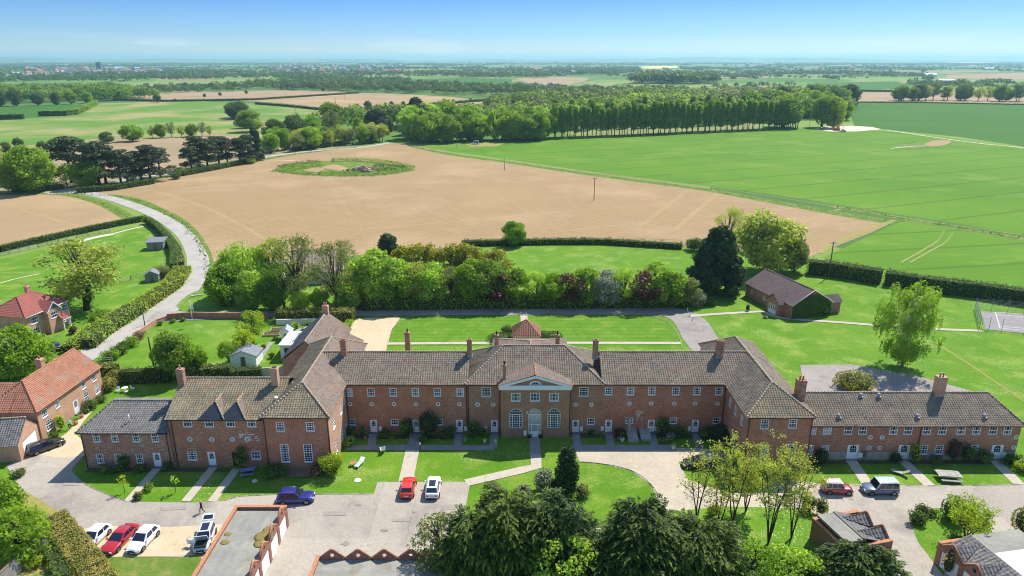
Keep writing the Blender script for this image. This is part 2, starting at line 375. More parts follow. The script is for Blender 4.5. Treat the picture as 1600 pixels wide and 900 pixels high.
def round_window(parent, pos, rz, r=.3):
    k = ('r', r)
    if k not in _win:
        f = MB(); n = 20
        for i in range(n):
            a, b = 2*math.pi*i/n, 2*math.pi*(i+1)/n
            q = [(rr*math.cos(t), y, rr*math.sin(t)) for t in (a, b) for rr, y in ((r*.62, .0), (r*.62, -.05), (r, -.05), (r, .0))]
            f.add(q, [(1, 2, 6, 5), (2, 3, 7, 6), (0, 1, 5, 4)])
        f.box(-.015, -.03, -r*.6, .015, -.015, r*.6); f.box(-r*.6, -.031, -.015, r*.6, -.016, .015)
        g = MB(); g.face([(r*.64*math.cos(2*math.pi*i/n), -.012, r*.64*math.sin(2*math.pi*i/n)) for i in range(n)])
        _win[k] = (f.mesh('round_window_frame', M['white']), g.mesh('round_pane', M['glass']))
    o = link('round_window', _win[k][0], parent, pos, rz); link('pane', _win[k][1], o); return o
def door(parent, pos, rz, w=.95, h=2.15, wide=False):
    k = ('d', w, h)
    if k not in _win:
        f = MB(); f.box(-w/2, .02, 0, w/2, .09, h)
        f.box(-w/2, -.01, 0, -w/2 + .07, .02, h); f.box(w/2 - .07, -.01, 0, w/2, .02, h); f.box(-w/2 + .07, -.01, h - .07, w/2 - .07, .02, h)
        for sx in (-1, 1): f.box(sx*w*.2 - w*.13, .005, .25, sx*w*.2 + w*.13, .02, .8)
        g = MB(); n = 10; r = w*.27; z0, z1 = h*.5, h*.78
        g.face([(-r, .012, z0), (r, .012, z0)] + [(r*math.cos(math.pi*i/n), .012, z1 + r*math.sin(math.pi*i/n)) for i in range(n + 1)])
        b = MB()
        for x in (-r*.33, r*.33): b.box(x - .014, 0.0, z0, x + .014, .009, z1 + r*.85)
        for z in (z0 + .01, z0 + .3, z0 + .6): b.box(-r, .001, z - .014, r, .008, z + .014)
        st = MB(); st.box(-w/2 - .1, -.32, -.0, w/2 + .1, .0, .11)
        _win[k] = (f.mesh('door_leaf', M['white']), g.mesh('door_glazing', M['glass']), b.mesh('glazing_bars', M['white']), st.mesh('doorstep', M['bluebrick']))
    a, g, b, st = _win[k]
    o = link('door', a, parent, pos, rz); link('glazing', g, o); link('glazing_bar', b, o); link('doorstep', st, o); return o
def garage_door(parent, pos, rz, w=2.3, h=2.1):
    f = MB(); f.box(-w/2, .05, 0, w/2, .1, h)
    for i in range(1, 8): z = h*i/8; f.box(-w/2 + .05, .035, z - .015, w/2 - .05, .05, z + .015)
    o = f.build('garage_door', M['white'], parent, pos, rz)
    k = MB(); k.cyl((0, .05, h*.45), .03, -.06, 8, axis='y'); k.build('handle', M['black'], o); return o

def ridge_line(mb, a, b, r=.13):
    a, b = np.array(a, float), np.array(b, float); L = np.linalg.norm(b - a); n = max(2, int(L / .45))
    for i in range(n):
        p, q = a + (b - a) * i / n, a + (b - a) * (i + 1.06) / n
        mb.tube([p, q], [r * 1.07, r * .96], 7)

def chimney(roof, x, y, z0, z1, w=.9, d=.7, pots=2, mat='brick', potc=None, axis='x'):
    c = MB(); c.box(x - w/2, y - d/2, z0, x + w/2, y + d/2, z1 - .3)
    c.box(x - w/2 - .06, y - d/2 - .06, z1 - .3, x + w/2 + .06, y + d/2 + .06, z1 - .12); c.box(x - w/2 - .01, y - d/2 - .01, z1 - .12, x + w/2 + .01, y + d/2 + .01, z1)
    o = c.build('chimney', M[mat], roof)
    l = MB(); l.box(x - w/2 - .05, y - d/2 - .05, z0 + .0, x + w/2 + .05, y + d/2 + .05, z0 + .55 if z1 - z0 > 2 else z0 + .3); l.build('flashing', M['lead'], o)
    if pots:
        for i in range(pots):
            t = (i - (pots - 1) / 2) * (.42 if pots > 1 else 0); pm = MB()
            px, py = (x + t, y) if axis == 'x' else (x, y + t)
            pm.cyl((px, py, z1), .13, .5, 10, .10); pm.cyl((px, py, z1 + .5), .13, .06, 10, .13)
            pm.build('chimney_pot', potc or M['ridge_orange'], o)
    else:
        l = MB(); l.box(x - w/2 + .1, y - d/2 + .1, z1, x + w/2 - .1, y + d/2 - .1, z1 + .012); l.build('flue', M['black'], o)
    return o

def roof_x(parent, x0, x1, y0, y1, ze, zr, hl=0., hr=0., mat='tile', ov=.35, rmat='ridge', mats=None, front=None, gov=0.2, ridge_r=.13, name='roof', pitch=.33):
    """pitched roof with the ridge along x. hl/hr = run of the hip (0 = gable)"""
    r = MB(); ym = (y0 + y1) / 2; k = (zr - ze) / ((y1 - y0) / 2 + ov)
    X0 = x0 - (ov if hl else gov); X1 = x1 + (ov if hr else gov); Y0, Y1 = y0 - ov, y1 + ov
    A, B = (X0 + hl, ym, zr), (X1 - hr, ym, zr)
    fr = front or [(X0, Y0, ze), (X1, Y0, ze), B, A]
    r.mi = 0; tile_plane(r, fr, pitch)
    r.mi = 1 if mats else 0; tile_plane(r, [(X0, Y1, ze), (X1, Y1, ze), B, A], pitch)
    r.mi = 2 if mats else 0
    if hl: tile_plane(r, [(X0, Y0, ze), (X0, Y1, ze), A], pitch)
    if hr: tile_plane(r, [(X1, Y0, ze), (X1, Y1, ze), B], pitch)
    o = r.build(name, [M[m] for m in (mats or [mat])], parent)
    t = MB(); ridge_line(t, (A[0], A[1], zr + .04), (B[0], B[1], zr + .04), ridge_r)
    if hl:
        for Y in (Y0, Y1): ridge_line(t, (X0, Y, ze + .05), (A[0], A[1], zr + .04), ridge_r * .9)
    if hr:
        for Y in (Y0, Y1): ridge_line(t, (X1, Y, ze + .05), (B[0], B[1], zr + .04), ridge_r * .9)
    t.build('ridge_tiles', M[rmat], o)
    return o
def roof_y(parent, x0, x1, y0, y1, ze, zr, hf=0., hb=0., mat='tile', ov=.35, rmat='ridge', mats=None, gov=.2, ridge_r=.13, pitch=.33):
    """ridge along y; mats = (front hip, left slope, right slope, back hip)"""
    r = MB(); xm = (x0 + x1) / 2
    X0, X1 = x0 - ov, x1 + ov; Y0 = y0 - (ov if hf else gov); Y1 = y1 + (ov if hb else gov)
    A, B = (xm, Y0 + hf, zr), (xm, Y1 - hb, zr); mm = mats or (mat,) * 4
    r.mi = 1; tile_plane(r, [(X0, Y1, ze), (X0, Y0, ze), A, B], pitch)
    r.mi = 2; tile_plane(r, [(X1, Y0, ze), (X1, Y1, ze), B, A], pitch)
    if hf: r.mi = 0; tile_plane(r, [(X0, Y0, ze), (X1, Y0, ze), A], pitch)
    if hb: r.mi = 3; tile_plane(r, [(X1, Y1, ze), (X0, Y1, ze), B], pitch)
    o = r.build('roof', [M[m] for m in mm], parent); t = MB(); ridge_line(t, (xm, A[1], zr + .04), (xm, B[1], zr + .04), ridge_r)
    if hf:
        for X in (X0, X1): ridge_line(t, (X, Y0, ze + .05), (xm, A[1], zr + .04), ridge_r * .9)
    if hb:
        for X in (X0, X1): ridge_line(t, (X, Y1, ze + .05), (xm, B[1], zr + .04), ridge_r * .9)
    t.build('ridge_tiles', M[rmat], o); return o
def gutter(parent, a, b, down=()):
    g = MB(); g.tube([a, b], .07, 6); g.build('gutter', M['black'], parent)
    for (x, y, z) in down:
        d = MB(); d.tube([(x, y, 0.05), (x, y, z)], .05, 6); d.build('downpipe', M['black'], parent)
def body_walls(parent, x0, x1, y0, y1, H, mat, front=(), right=(), left=(), gl=0, gr=0, name='wall', backname=None, mats=None):
    """four walls; front/right/left hold holes measured along the wall. gl/gr = gable apex height on the left/right end"""
    b = MB()
    b.mi = 0; wall_panel(b, (x0, y0, 0), (1, 0, 0), x1 - x0, H, front)
    b.mi = 1 if mats else 0; wall_panel(b, (x1, y0, 0), (0, 1, 0), y1 - y0, H, right)
    b.mi = 0; wall_panel(b, (x1, y1, 0), (-1, 0, 0), x1 - x0, H)
    wall_panel(b, (x0, y1, 0), (0, -1, 0), y1 - y0, H, left)
    ym = (y0 + y1) / 2
    if gl: b.face([(x0, y1, H), (x0, y0, H), (x0, ym, gl)])
    if gr: b.face([(x1, y0, H), (x1, y1, H), (x1, ym, gr)])
    return b.build(name, [M[m] for m in (mats or [mat])], parent)
# ------------------------------------------------------------------ foliage
LF = {
 'spring': leaf_mat('spring_leaves', (.10,.20,.018), (.38,.56,.055), .55),
 'oak':    leaf_mat('oak_leaves', (.08,.15,.018), (.30,.43,.06), .5),
 'yellow': leaf_mat('yellow_green_leaves', (.20,.30,.015), (.52,.62,.045), .45),
 'khaki':  leaf_mat('budding_leaves', (.22,.26,.05), (.52,.56,.13), .5),
 'dark':   leaf_mat('dark_evergreen_leaves', (.012,.032,.012), (.065,.12,.035), .15),
 'leyland':leaf_mat('leyland_foliage', (.015,.042,.010), (.27,.39,.05), .3),
 'golden': leaf_mat('golden_conifer_foliage', (.07,.095,.010), (.50,.46,.035), .3),
 'purple': leaf_mat('purple_leaves', (.045,.015,.018), (.19,.065,.07), .3),
 'pine':   leaf_mat('pine_needles', (.022,.042,.02), (.10,.135,.055), .15),
 'poplar': leaf_mat('poplar_leaves', (.07,.145,.022), (.33,.48,.075), .5),
 'silver': leaf_mat('silvery_leaves', (.16,.19,.13), (.42,.46,.36), .25),
 'olive':  leaf_mat('olive_leaves', (.09,.12,.03), (.34,.38,.12), .3),
 'pale':   leaf_mat('pale_fresh_leaves', (.18,.30,.035), (.55,.74,.12), .55),
 'hedge':  leaf_mat('clipped_hedge_leaves', (.045,.095,.014), (.17,.28,.04), .3),
 'hedgetop': leaf_mat('golden_clipped_leaves', (.13,.17,.02), (.46,.43,.09), .3),
 'far':    leaf_mat('distant_leaves', (.035,.075,.02), (.15,.225,.05), .35, .5),
 'blossom':leaf_mat('white_blossom', (.45,.45,.38), (.75,.74,.66), .3),
 'pinkish':leaf_mat('pinkish_leaves', (.20,.10,.07), (.42,.26,.18), .3),
 'goldhedge': leaf_mat('golden_brown_hedge', (.14,.20,.015), (.46,.38,.10), .2),
 'dry':    leaf_mat('dry_orange_foliage', (.2,.14,.03), (.5,.33,.10), .2),
}
def puff_leaves(puffs, dens, size, aspect=1.3, droop=0., seed=0, shell=(.72, 1.08), rnd=.7, updens=.0):
    """small leaf-cluster faces over every puff (cx,cy,cz,r,rz_scale,shade)"""
    g = np.random.default_rng(seed); C = []; N_ = []; Sh = []
    for (cx, cy, cz, r, sz, sh) in puffs:
        n = max(4, int(dens * 4 * math.pi * r * r * (.5 + .5 * sz)))
        d = g.normal(size=(n, 3)); d /= np.linalg.norm(d, axis=1)[:, None]
        if updens: d[:, 2] = np.where(g.random(n) < updens, np.abs(d[:, 2]), d[:, 2])
        rr = r * g.uniform(shell[0], shell[1], n)
        lump = 1 + .16 * np.sin(d[:, 0] * 5 + cx * 3) * np.sin(d[:, 1] * 5 + cy * 3 + 1) * np.sin(d[:, 2] * 4 + 2)
        p = d * (rr * lump)[:, None]; p[:, 2] *= sz
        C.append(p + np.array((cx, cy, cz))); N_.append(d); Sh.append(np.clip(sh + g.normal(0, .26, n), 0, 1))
    C = np.concatenate(C); N_ = np.concatenate(N_); Sh = np.concatenate(Sh); n = len(C)
    keep = C[:, 2] > .05; C, N_, Sh = C[keep], N_[keep], Sh[keep]; n = len(C)
    nr = N_ + g.normal(size=(n, 3)) * rnd; nr /= np.linalg.norm(nr, axis=1)[:, None]
    t = np.cross(nr, g.normal(size=(n, 3)))
    if droop: t = t / np.linalg.norm(t, axis=1)[:, None]; t = t * (1 - droop) + np.array((0, 0, -1.)) * droop + N_ * droop * .5
    t -= nr * (t * nr).sum(1)[:, None]; t /= (np.linalg.norm(t, axis=1)[:, None] + 1e-9); b = np.cross(nr, t)
    s = size * g.uniform(.65, 1.35, n)[:, None]
    return C, t * s * aspect * .5, b * s * .5, Sh
def leaf_mesh(name, data, mat):
    if isinstance(data, tuple): data = [data]
    C = np.concatenate([d[0] for d in data]); T = np.concatenate([d[1] for d in data]); B = np.concatenate([d[2] for d in data]); Sh = np.concatenate([d[3] for d in data])
    n = len(C); V = np.stack([C - T, C + B * .9, C + T, C - B * .9], 1).reshape(-1, 3)
    me = bpy.data.meshes.new(name); me.vertices.add(4 * n); me.vertices.foreach_set('co', V.ravel().astype(np.float32))
    me.loops.add(4 * n); me.loops.foreach_set('vertex_index', np.arange(4 * n, dtype=np.int32))
    me.polygons.add(n); me.polygons.foreach_set('loop_start', np.arange(0, 4 * n, 4, dtype=np.int32))
    a = me.attributes.new('shade', 'FLOAT', 'FACE'); a.data.foreach_set('value', Sh.astype(np.float32))
    me.materials.append(LF[mat]); me.update(calc_edges=True); me.validate(); return me

def fronds(H, rx, ry, n, seed, fl=(.8, 1.5), w=.12, cone=.28, lens=12):
    """feathery conifer sprays: each frond arches out and down and carries paired leaflets, palest at the young tips"""
    g = np.random.default_rng(seed); u = g.random(n)**.85; a = g.uniform(0, 2*np.pi, n); k = (1 - u)**cone*g.uniform(.55, 1.0, n)*(1 + .30*np.sin(a*3 + seed + 2*np.sin(u*7))*np.sin(u*9 + seed*1.3)); L_ = g.uniform(*fl, n)*(1.1 - .45*u)
    base = np.column_stack([rx*k*np.cos(a), ry*k*np.sin(a), H*(.05 + .9*u)*(1 - .10*(1 + np.sin(a*3 + seed*2.1))*(u > .45))]); a2 = a + g.normal(0, .5, n); up = g.uniform(-.1, 1.0, n)
    d = np.column_stack([np.cos(a2), np.sin(a2), up]); d /= np.linalg.norm(d, axis=1)[:, None]; C = []; T = []; B = []; S_ = []; fs = g.uniform(-.15, .4, n)
    for j in range(lens):
        t = (j + .5)/lens
        for sd in (-1, 1):
            p = base + d*(L_*t)[:, None]; p[:, 2] -= (L_*t*t*.5); side = np.column_stack([-d[:, 1], d[:, 0], np.zeros(n)]); side /= np.linalg.norm(side, axis=1)[:, None]
            l = (d*.75 + side*sd*.8*(1.1 - t) + np.array((0, 0, -.45))*(.3 + t) + g.normal(0, .14, (n, 3))); l /= np.linalg.norm(l, axis=1)[:, None]; ll = (L_*.17*(1.15 - .6*t))[:, None]
            nn = np.cross(l, side) + g.normal(0, .3, (n, 3)); b = np.cross(nn, l); b /= (np.linalg.norm(b, axis=1)[:, None] + 1e-9); C.append(p + l*ll); T.append(l*ll); B.append(b*w*.5*(1.1 - .5*t)); S_.append(np.clip(fs + t*t*.75 - .1 + g.normal(0, .1, n), 0, 1))
    C, T, B, S_ = map(np.concatenate, (C, T, B, S_)); k = C[:, 2] > .1; return C[k], T[k], B[k], S_[k]
def leylandii(px, py, pytop, rx, ry, label, seed, n=1500, lf='leyland', **kw):
    x, y = G(px, py); H = ZA(pytop, y); e = empty('conifer_tree', (x, y, 0), 0, label, 'conifer'); g = random.Random(seed)
    P = [(g.uniform(-.25, .25)*rx, g.uniform(-.25, .25)*ry, H*(.1 + .07*i), max(.4, rx*.62*(1 - (.1 + .07*i))**.6), .8, .1) for i in range(11)]
    link('crown', leaf_mesh('crown', [fronds(H, rx, ry, n, seed, **kw), puff_leaves(P, 9, .3, 1.4, .3, seed=seed)], lf), e)
    m = MB(); m.tube([(0, 0, 0), (0, 0, H*.5), (.1, 0, H*.92)], [.42, .3, .05], 7); m.build('trunk', M['bark_dark'], e); return e
def trunk_mesh(H, R_, puffs, tr, seed, mat='bark', limbs=9, fork=.3, top=.8):
    g = random.Random(seed); m = MB(); n = 5; pts = []; x = y = 0
    for i in range(n + 1):
        pts.append((x, y, H * top * i / n)); x += g.uniform(-.04, .04) * H * .3; y += g.uniform(-.04, .04) * H * .3
    m.tube(pts, [tr * (1.25 if i == 0 else 1 - .8 * i / n) for i in range(n + 1)], 7)
    ps = sorted(puffs, key=lambda q: g.random())[:limbs]
    for q in ps:
        z0 = min(H * g.uniform(fork, fork + .3), q[2] * .8); k = min(n - 1, int(z0 / (H * top) * n)); f = z0 / (H * top) * n - k
        a = np.array(pts[k]) * (1 - f) + np.array(pts[k+1]) * f; e = np.array(q[:3]); mid = (a + e) / 2 + np.array((g.uniform(-.1, .1) * R_, g.uniform(-.1, .1) * R_, .08 * R_))
        m.tube([a, mid, e], [tr * .42, tr * .25, tr * .06], 5, False)
        for _ in range(2):
            e2 = e + np.array([g.uniform(-.5, .5) * q[3] * 1.4 for _ in range(3)]); m.tube([mid, (mid + e2) / 2 + np.array((0, 0, .1)), e2], [tr * .16, tr * .09, tr * .03], 4, False)
    return m.mesh('trunk', M[mat])
def crown_puffs(H, R_, n, seed, base=.3, pr=(.26, .40), shape='round', flat=.85):
    g = random.Random(seed); P = []; zc = H * (1 + base) / 2; hz = H * (1 - base) / 2
    for i in range(n):
        for _ in range(40):
            a = g.uniform(0, 2 * math.pi); u = g.uniform(-1, 1)
            if shape == 'cone': rad = (1 - (u + 1) / 2) ** .8 * .85 + .06; k = g.uniform(.45, .9)
            elif shape == 'column': rad = .75 * (1 - abs(u) ** 3) + .15; k = g.uniform(.3, .8)
            elif shape == 'egg': rad = math.sqrt(max(0, 1 - u*u)) * (1.05 - .3 * u); k = g.uniform(.55, .85)
            else: rad = math.sqrt(max(0, 1 - u*u)); k = g.uniform(.5, .8)
            break
        p = g.uniform(*pr) * R_
        P.append((rad * k * R_ * math.cos(a), rad * k * R_ * math.sin(a), zc + u * (hz - p * flat * .7), p, flat * g.uniform(.8, 1.1), g.uniform(.2, .85)))
    return P
_sp = {}
def species(kind, v=0):
    """(height, trunk mesh, crown mesh) of a tree kind; meshes are shared between trees"""
    k = (kind, v)
    if k in _sp: return _sp[k]
    s = hash_(kind) + v * 37
    if kind == 'oak':      H, r, lf = 12, 5.6, 'oak'; P = crown_puffs(H, r, 40, s, .08); D = puff_leaves(P, 6, .42, seed=s); T = trunk_mesh(H, r, P, .38, s)
    elif kind == 'spring': H, r, lf = 11, 5.0, 'spring'; P = crown_puffs(H, r, 38, s, .05); D = puff_leaves(P, 7, .40, seed=s); T = trunk_mesh(H, r, P, .3, s)
    elif kind == 'yellow': H, r, lf = 9, 3.6, 'yellow'; P = crown_puffs(H, r, 22, s, .2, (.24, .4)); D = puff_leaves(P, 7, .32, seed=s, rnd=.9); T = trunk_mesh(H, r, P, .2, s)
    elif kind == 'khaki':  H, r, lf = 12, 5.0, 'khaki'; P = crown_puffs(H, r, 40, s, .2, (.22, .36)); D = puff_leaves(P, 4.2, .30, seed=s, rnd=1.2, shell=(.3, 1.15)); T = trunk_mesh(H, r, P, .3, s, limbs=26, fork=.2)
    elif kind == 'bare':   H, r, lf = 12, 4.8, 'olive'; P = crown_puffs(H, r, 44, s, .2, (.2, .34)); D = puff_leaves(P, 4.6, .22, seed=s, rnd=1.4, shell=(.2, 1.15)); T = trunk_mesh(H, r, P, .26, s, limbs=34, fork=.15)
    elif kind == 'pine':
        H, r, lf = 13, 4.2, 'pine'; g = random.Random(s); P = []
        for i in range(34):
            z = H * g.uniform(.18, .97); rr = r * min(.62, 1.15 - z / H) * 1.6 * g.uniform(.3, 1.); a = g.uniform(0, 6.28); P.append((rr * math.cos(a), rr * math.sin(a), z, g.uniform(1.1, 1.9), .45, g.uniform(.1, .8)))
        D = puff_leaves(P, 7, .34, 1.6, seed=s, rnd=.8, updens=.4); T = trunk_mesh(H, r, P, .3, s, 'bark_dark', limbs=16, fork=.4, top=.95)
    elif kind == 'poplar':
        H, r, lf = 21, 2.6, 'poplar'; P = crown_puffs(H, r, 30, s, .16, (.42, .70), 'column', 1.25); D = puff_leaves(P, 3.8, .55, seed=s); T = trunk_mesh(H, r, P, .26, s, 'bark', limbs=12, fork=.3, top=.95)
    elif kind == 'lombardy':
        H, r, lf = 18, 3.2, 'spring'; P = crown_puffs(H, r, 34, s, .06, (.34, .56), 'egg', 1.3); D = puff_leaves(P, 3.6, .55, seed=s); T = trunk_mesh(H, r, P, .3, s, limbs=10, fork=.2)
    elif kind == 'cypress': H, r, lf = 9, 2.3, 'dark'; P = crown_puffs(H, r, 30, s, .02, (.34, .55), 'egg', 1.3); D = puff_leaves(P, 12, .26, 1.5, .3, seed=s); T = trunk_mesh(H, r, P, .25, s, 'bark_dark', limbs=4)
    elif kind == 'cedar':  H, r, lf = 13, 5.5, 'dark'; P = crown_puffs(H, r, 60, s, .03, (.2, .34), 'cone', .8); D = puff_leaves(P, 9, .36, 1.7, .35, seed=s); T = trunk_mesh(H, r, P, .35, s, 'bark_dark', limbs=8)
    elif kind == 'purple': H, r, lf = 6, 2.2, 'purple'; P = crown_puffs(H, r, 16, s, .25, (.3, .5)); D = puff_leaves(P, 9, .26, seed=s); T = trunk_mesh(H, r, P, .14, s, 'bark_dark')
    elif kind == 'golden': H, r, lf = 7, 2.6, 'golden'; P = crown_puffs(H, r, 26, s, .03, (.24, .42), 'egg', 1.1); D = puff_leaves(P, 10, .28, 1.5, .25, seed=s, updens=.3); T = trunk_mesh(H, r, P, .2, s, limbs=4)
    elif kind == 'willow':
        H, r, lf = 11, 5.2, 'pale'; P = crown_puffs(H, r, 30, s, .2, (.22, .34)); g = random.Random(s)
        D = [puff_leaves(P, 3, .3, seed=s)]; Q = []
        for i in range(240):
            a = g.uniform(0, 6.28); rr = r * math.sqrt(g.uniform(.3, 1.1)); z1 = H * (.35 + .55 * math.sqrt(max(0, 1 - (rr / r / 1.06) ** 2)))
            for j in range(int(g.uniform(5, 13))): Q.append((rr * math.cos(a), rr * math.sin(a), z1 - j * .42, .3, 1., .4 + .05 * j))
        D.append(puff_leaves([q for q in Q if q[2] > .6], 3.2, .26, 2.4, .85, seed=s + 1)); T = trunk_mesh(H, r, P, .35, s)
    elif kind == 'shrub':  H, r, lf = 3, 1.7, 'spring'; P = crown_puffs(H, r, 14, s, -.1, (.35, .55)); D = puff_leaves(P, 16, .2, seed=s); T = trunk_mesh(H, r, P, .07, s, limbs=8)
    elif kind == 'darkshrub': H, r, lf = 3, 1.6, 'hedge'; P = crown_puffs(H, r, 14, s, -.1, (.35, .55)); D = puff_leaves(P, 18, .18, seed=s); T = trunk_mesh(H, r, P, .07, s, limbs=8)
    _sp[k] = (H, T, leaf_mesh('crown', D, lf)); return _sp[k]
def hash_(s): return sum(ord(c) * (i + 3) for i, c in enumerate(s)) % 977
_recol = {}
def recolour(me, lf):
    k = (me.name, lf)
    if k not in _recol: c = me.copy(); c.materials.clear(); c.materials.append(LF[lf]); _recol[k] = c
    return _recol[k]
NAME = {'oak': ('broadleaf_tree', 'tree'), 'spring': ('broadleaf_tree', 'tree'), 'yellow': ('broadleaf_tree', 'tree'), 'khaki': ('budding_tree', 'tree'), 'bare': ('sparse_tree', 'tree'),
        'pine': ('pine_tree', 'pine tree'), 'poplar': ('poplar_tree', 'poplar'), 'lombardy': ('poplar_tree', 'poplar'), 'cypress': ('conifer_tree', 'conifer'), 'cedar': ('conifer_tree', 'conifer'),
        'purple': ('purple_tree', 'tree'), 'golden': ('golden_conifer', 'conifer'), 'willow': ('willow_tree', 'willow'), 'shrub': ('shrub', 'shrub'), 'darkshrub': ('shrub', 'shrub')}
_rt = random.Random(5)
def tree(kind, x, y, H, label, group=None, v=None, lf=None, wide=1., z=0):
    v = _rt.randrange(2) if v is None else v
    H0, T, C = species(kind, v); nm, cat = NAME[kind]
    e = empty(nm, (x, y, z), _rt.uniform(0, 6.28), label, cat, group); s = H / H0
    t = link('trunk', T, e); c = link('crown', recolour(C, lf) if lf else C, e)
    for o in (t, c): o.scale = (s * wide, s * wide, s)
    return e
def tpx(kind, px, py, pytop, label, group=None, **k):
    """tree standing where the photograph shows its foot, as tall as its top reaches"""
    x, y = G(px, py); return tree(kind, x, y, ZA(pytop, y), label, group, **k)

def box_leaves(path, w, h, dens, size, seed, z0=0., lump=.12, close=False, taper=.0):
    """leaf faces over the sides and top of a hedge that follows a ground path"""
    g = np.random.default_rng(seed); C = []; N_ = []
    P = [np.array((p[0], p[1])) for p in path]
    for a, b in zip(P[:-1], P[1:]):
        L_ = np.linalg.norm(b - a); d = (b - a) / L_; nrm = np.array((-d[1], d[0]))
        for side in (-1, 1):
            n = int(L_ * h * dens); t = g.uniform(0, L_, n); z = g.uniform(0, h, n) ** 1.0; off = side * (w / 2 * (1 - taper * z / h))
            p = a + t[:, None] * d + np.outer(off, nrm) if np.ndim(off) else a + t[:, None] * d + off * nrm
            C.append(np.column_stack([p, z])); N_.append(np.tile(np.append(nrm * side, .15), (n, 1)))
        n = int(L_ * w * dens * (1 - taper)); t = g.uniform(0, L_, n); o = g.uniform(-w / 2, w / 2, n) * (1 - taper)
        C.append(np.column_stack([a + t[:, None] * d + o[:, None] * nrm, np.full(n, h)])); N_.append(np.tile((0, 0, 1.), (n, 1)))
    for e, dd in ((P[0], P[0] - P[1]), (P[-1], P[-1] - P[-2])):
        dd = dd / np.linalg.norm(dd); nrm = np.array((-dd[1], dd[0])); n = int(w * h * dens)
        C.append(np.column_stack([e + g.uniform(-w/2, w/2, n)[:, None] * nrm, g.uniform(0, h, n)])); N_.append(np.tile(np.append(dd, 0), (n, 1)))
    C = np.concatenate(C); N_ = np.concatenate(N_); n = len(C)
    k = lump * (np.sin(C[:, 0] * 1.7) * np.sin(C[:, 1] * 1.9 + 1) + .6 * np.sin(C[:, 0] * 4.1 + C[:, 2] * 3) * np.sin(C[:, 1] * 3.7)) + g.normal(0, lump * .45, n)
    C = C + N_ * k[:, None]; C[:, 2] += z0
    sh = np.clip(.5 + .25 * np.sin(C[:, 0] * .8 + 2) * np.sin(C[:, 1] * .9) + .22 * np.sin(C[:, 0] * 2.3 + C[:, 1] * 1.7) + g.normal(0, .22, n), 0, 1)
    nr = N_ + g.normal(size=(n, 3)) * .6; nr /= np.linalg.norm(nr, axis=1)[:, None]
    t = np.cross(nr, g.normal(size=(n, 3))); t /= np.linalg.norm(t, axis=1)[:, None]; b = np.cross(nr, t); s = size * g.uniform(.7, 1.3, n)[:, None]
    return C, t * s * .6, b * s * .5, sh
M['hedge_core'] = plain('hedge_twigs', (.04, .05, .018), .95, .1)
def hedge(path, w, h, label, lf='hedge', dens=14, size=.22, seed=1, lump=.1, cat='hedge', name='hedge', group=None, top=None, taper=0.):
    e = empty(name, (path[0][0], path[0][1], 0), 0, label, cat, group); ox, oy = path[0]
    rel = [(p[0] - ox, p[1] - oy) for p in path]
    link('leaves', leaf_mesh('leaves', box_leaves(rel, w, h, dens, size, seed, 0, lump, taper=taper), lf), e)
    m = MB()
    for a, b in zip(rel[:-1], rel[1:]):
        a, b = np.array(a), np.array(b); d = (b - a) / np.linalg.norm(b - a); q = np.array((-d[1], d[0])) * (w / 2 - .16); a2 = a + d * .1; b2 = b - d * .05
        q2 = q * (1 - taper)
        vs = [(*(a2 - q), 0), (*(b2 - q), 0), (*(b2 + q), 0), (*(a2 + q), 0), (*(a2 - q2), h - .16), (*(b2 - q2), h - .16), (*(b2 + q2), h - .16), (*(a2 + q2), h - .16)]
        m.add(vs, [(0,3,2,1),(4,5,6,7),(0,1,5,4),(1,2,6,5),(2,3,7,6),(3,0,4,7)])
    m.build('branches', M['hedge_core'], e); return e
def bush(px, py, r, h, label, lf='spring', name='bush', cat='bush', group=None, dens=20, size=.17, n=9, seed=None, topiary=False, z=0, at=None):
    """shrub of several leaf clumps, or one clipped dome when topiary"""
    x, y = at or G(px, py); seed = int(x * 13 + y * 7) if seed is None else seed
    e = empty(name, (x, y, z), 0, label, cat, group)
    if topiary: P = [(0, 0, h * .5, r, h * .5 / r, .5)]; D = puff_leaves(P, dens * 1.6, size, seed=abs(seed), shell=(.93, 1.0), rnd=.5)
    else:
        g = random.Random(seed); P = [(0, 0, h * .5, r * .7, h / 2 / (r * .7) * .95, .4)]
        for i in range(n):
            a = g.uniform(0, 6.28); k = g.uniform(.3, .7); P.append((math.cos(a) * r * k, math.sin(a) * r * k, h * g.uniform(.25, .8), r * g.uniform(.28, .45), min(1.2, h / r * .6), g.uniform(.2, .85)))
        D = puff_leaves(P, dens, size, seed=abs(seed))
    link('leaves', leaf_mesh('leaves', D, lf), e)
    m = MB(); m.ball((0, 0, h * .48), r * .8 if topiary else r * .5, 10, (1, 1, h * .5 / r * (1 if topiary else 1.4))); m.build('branches', M['hedge_core'], e)
    return e
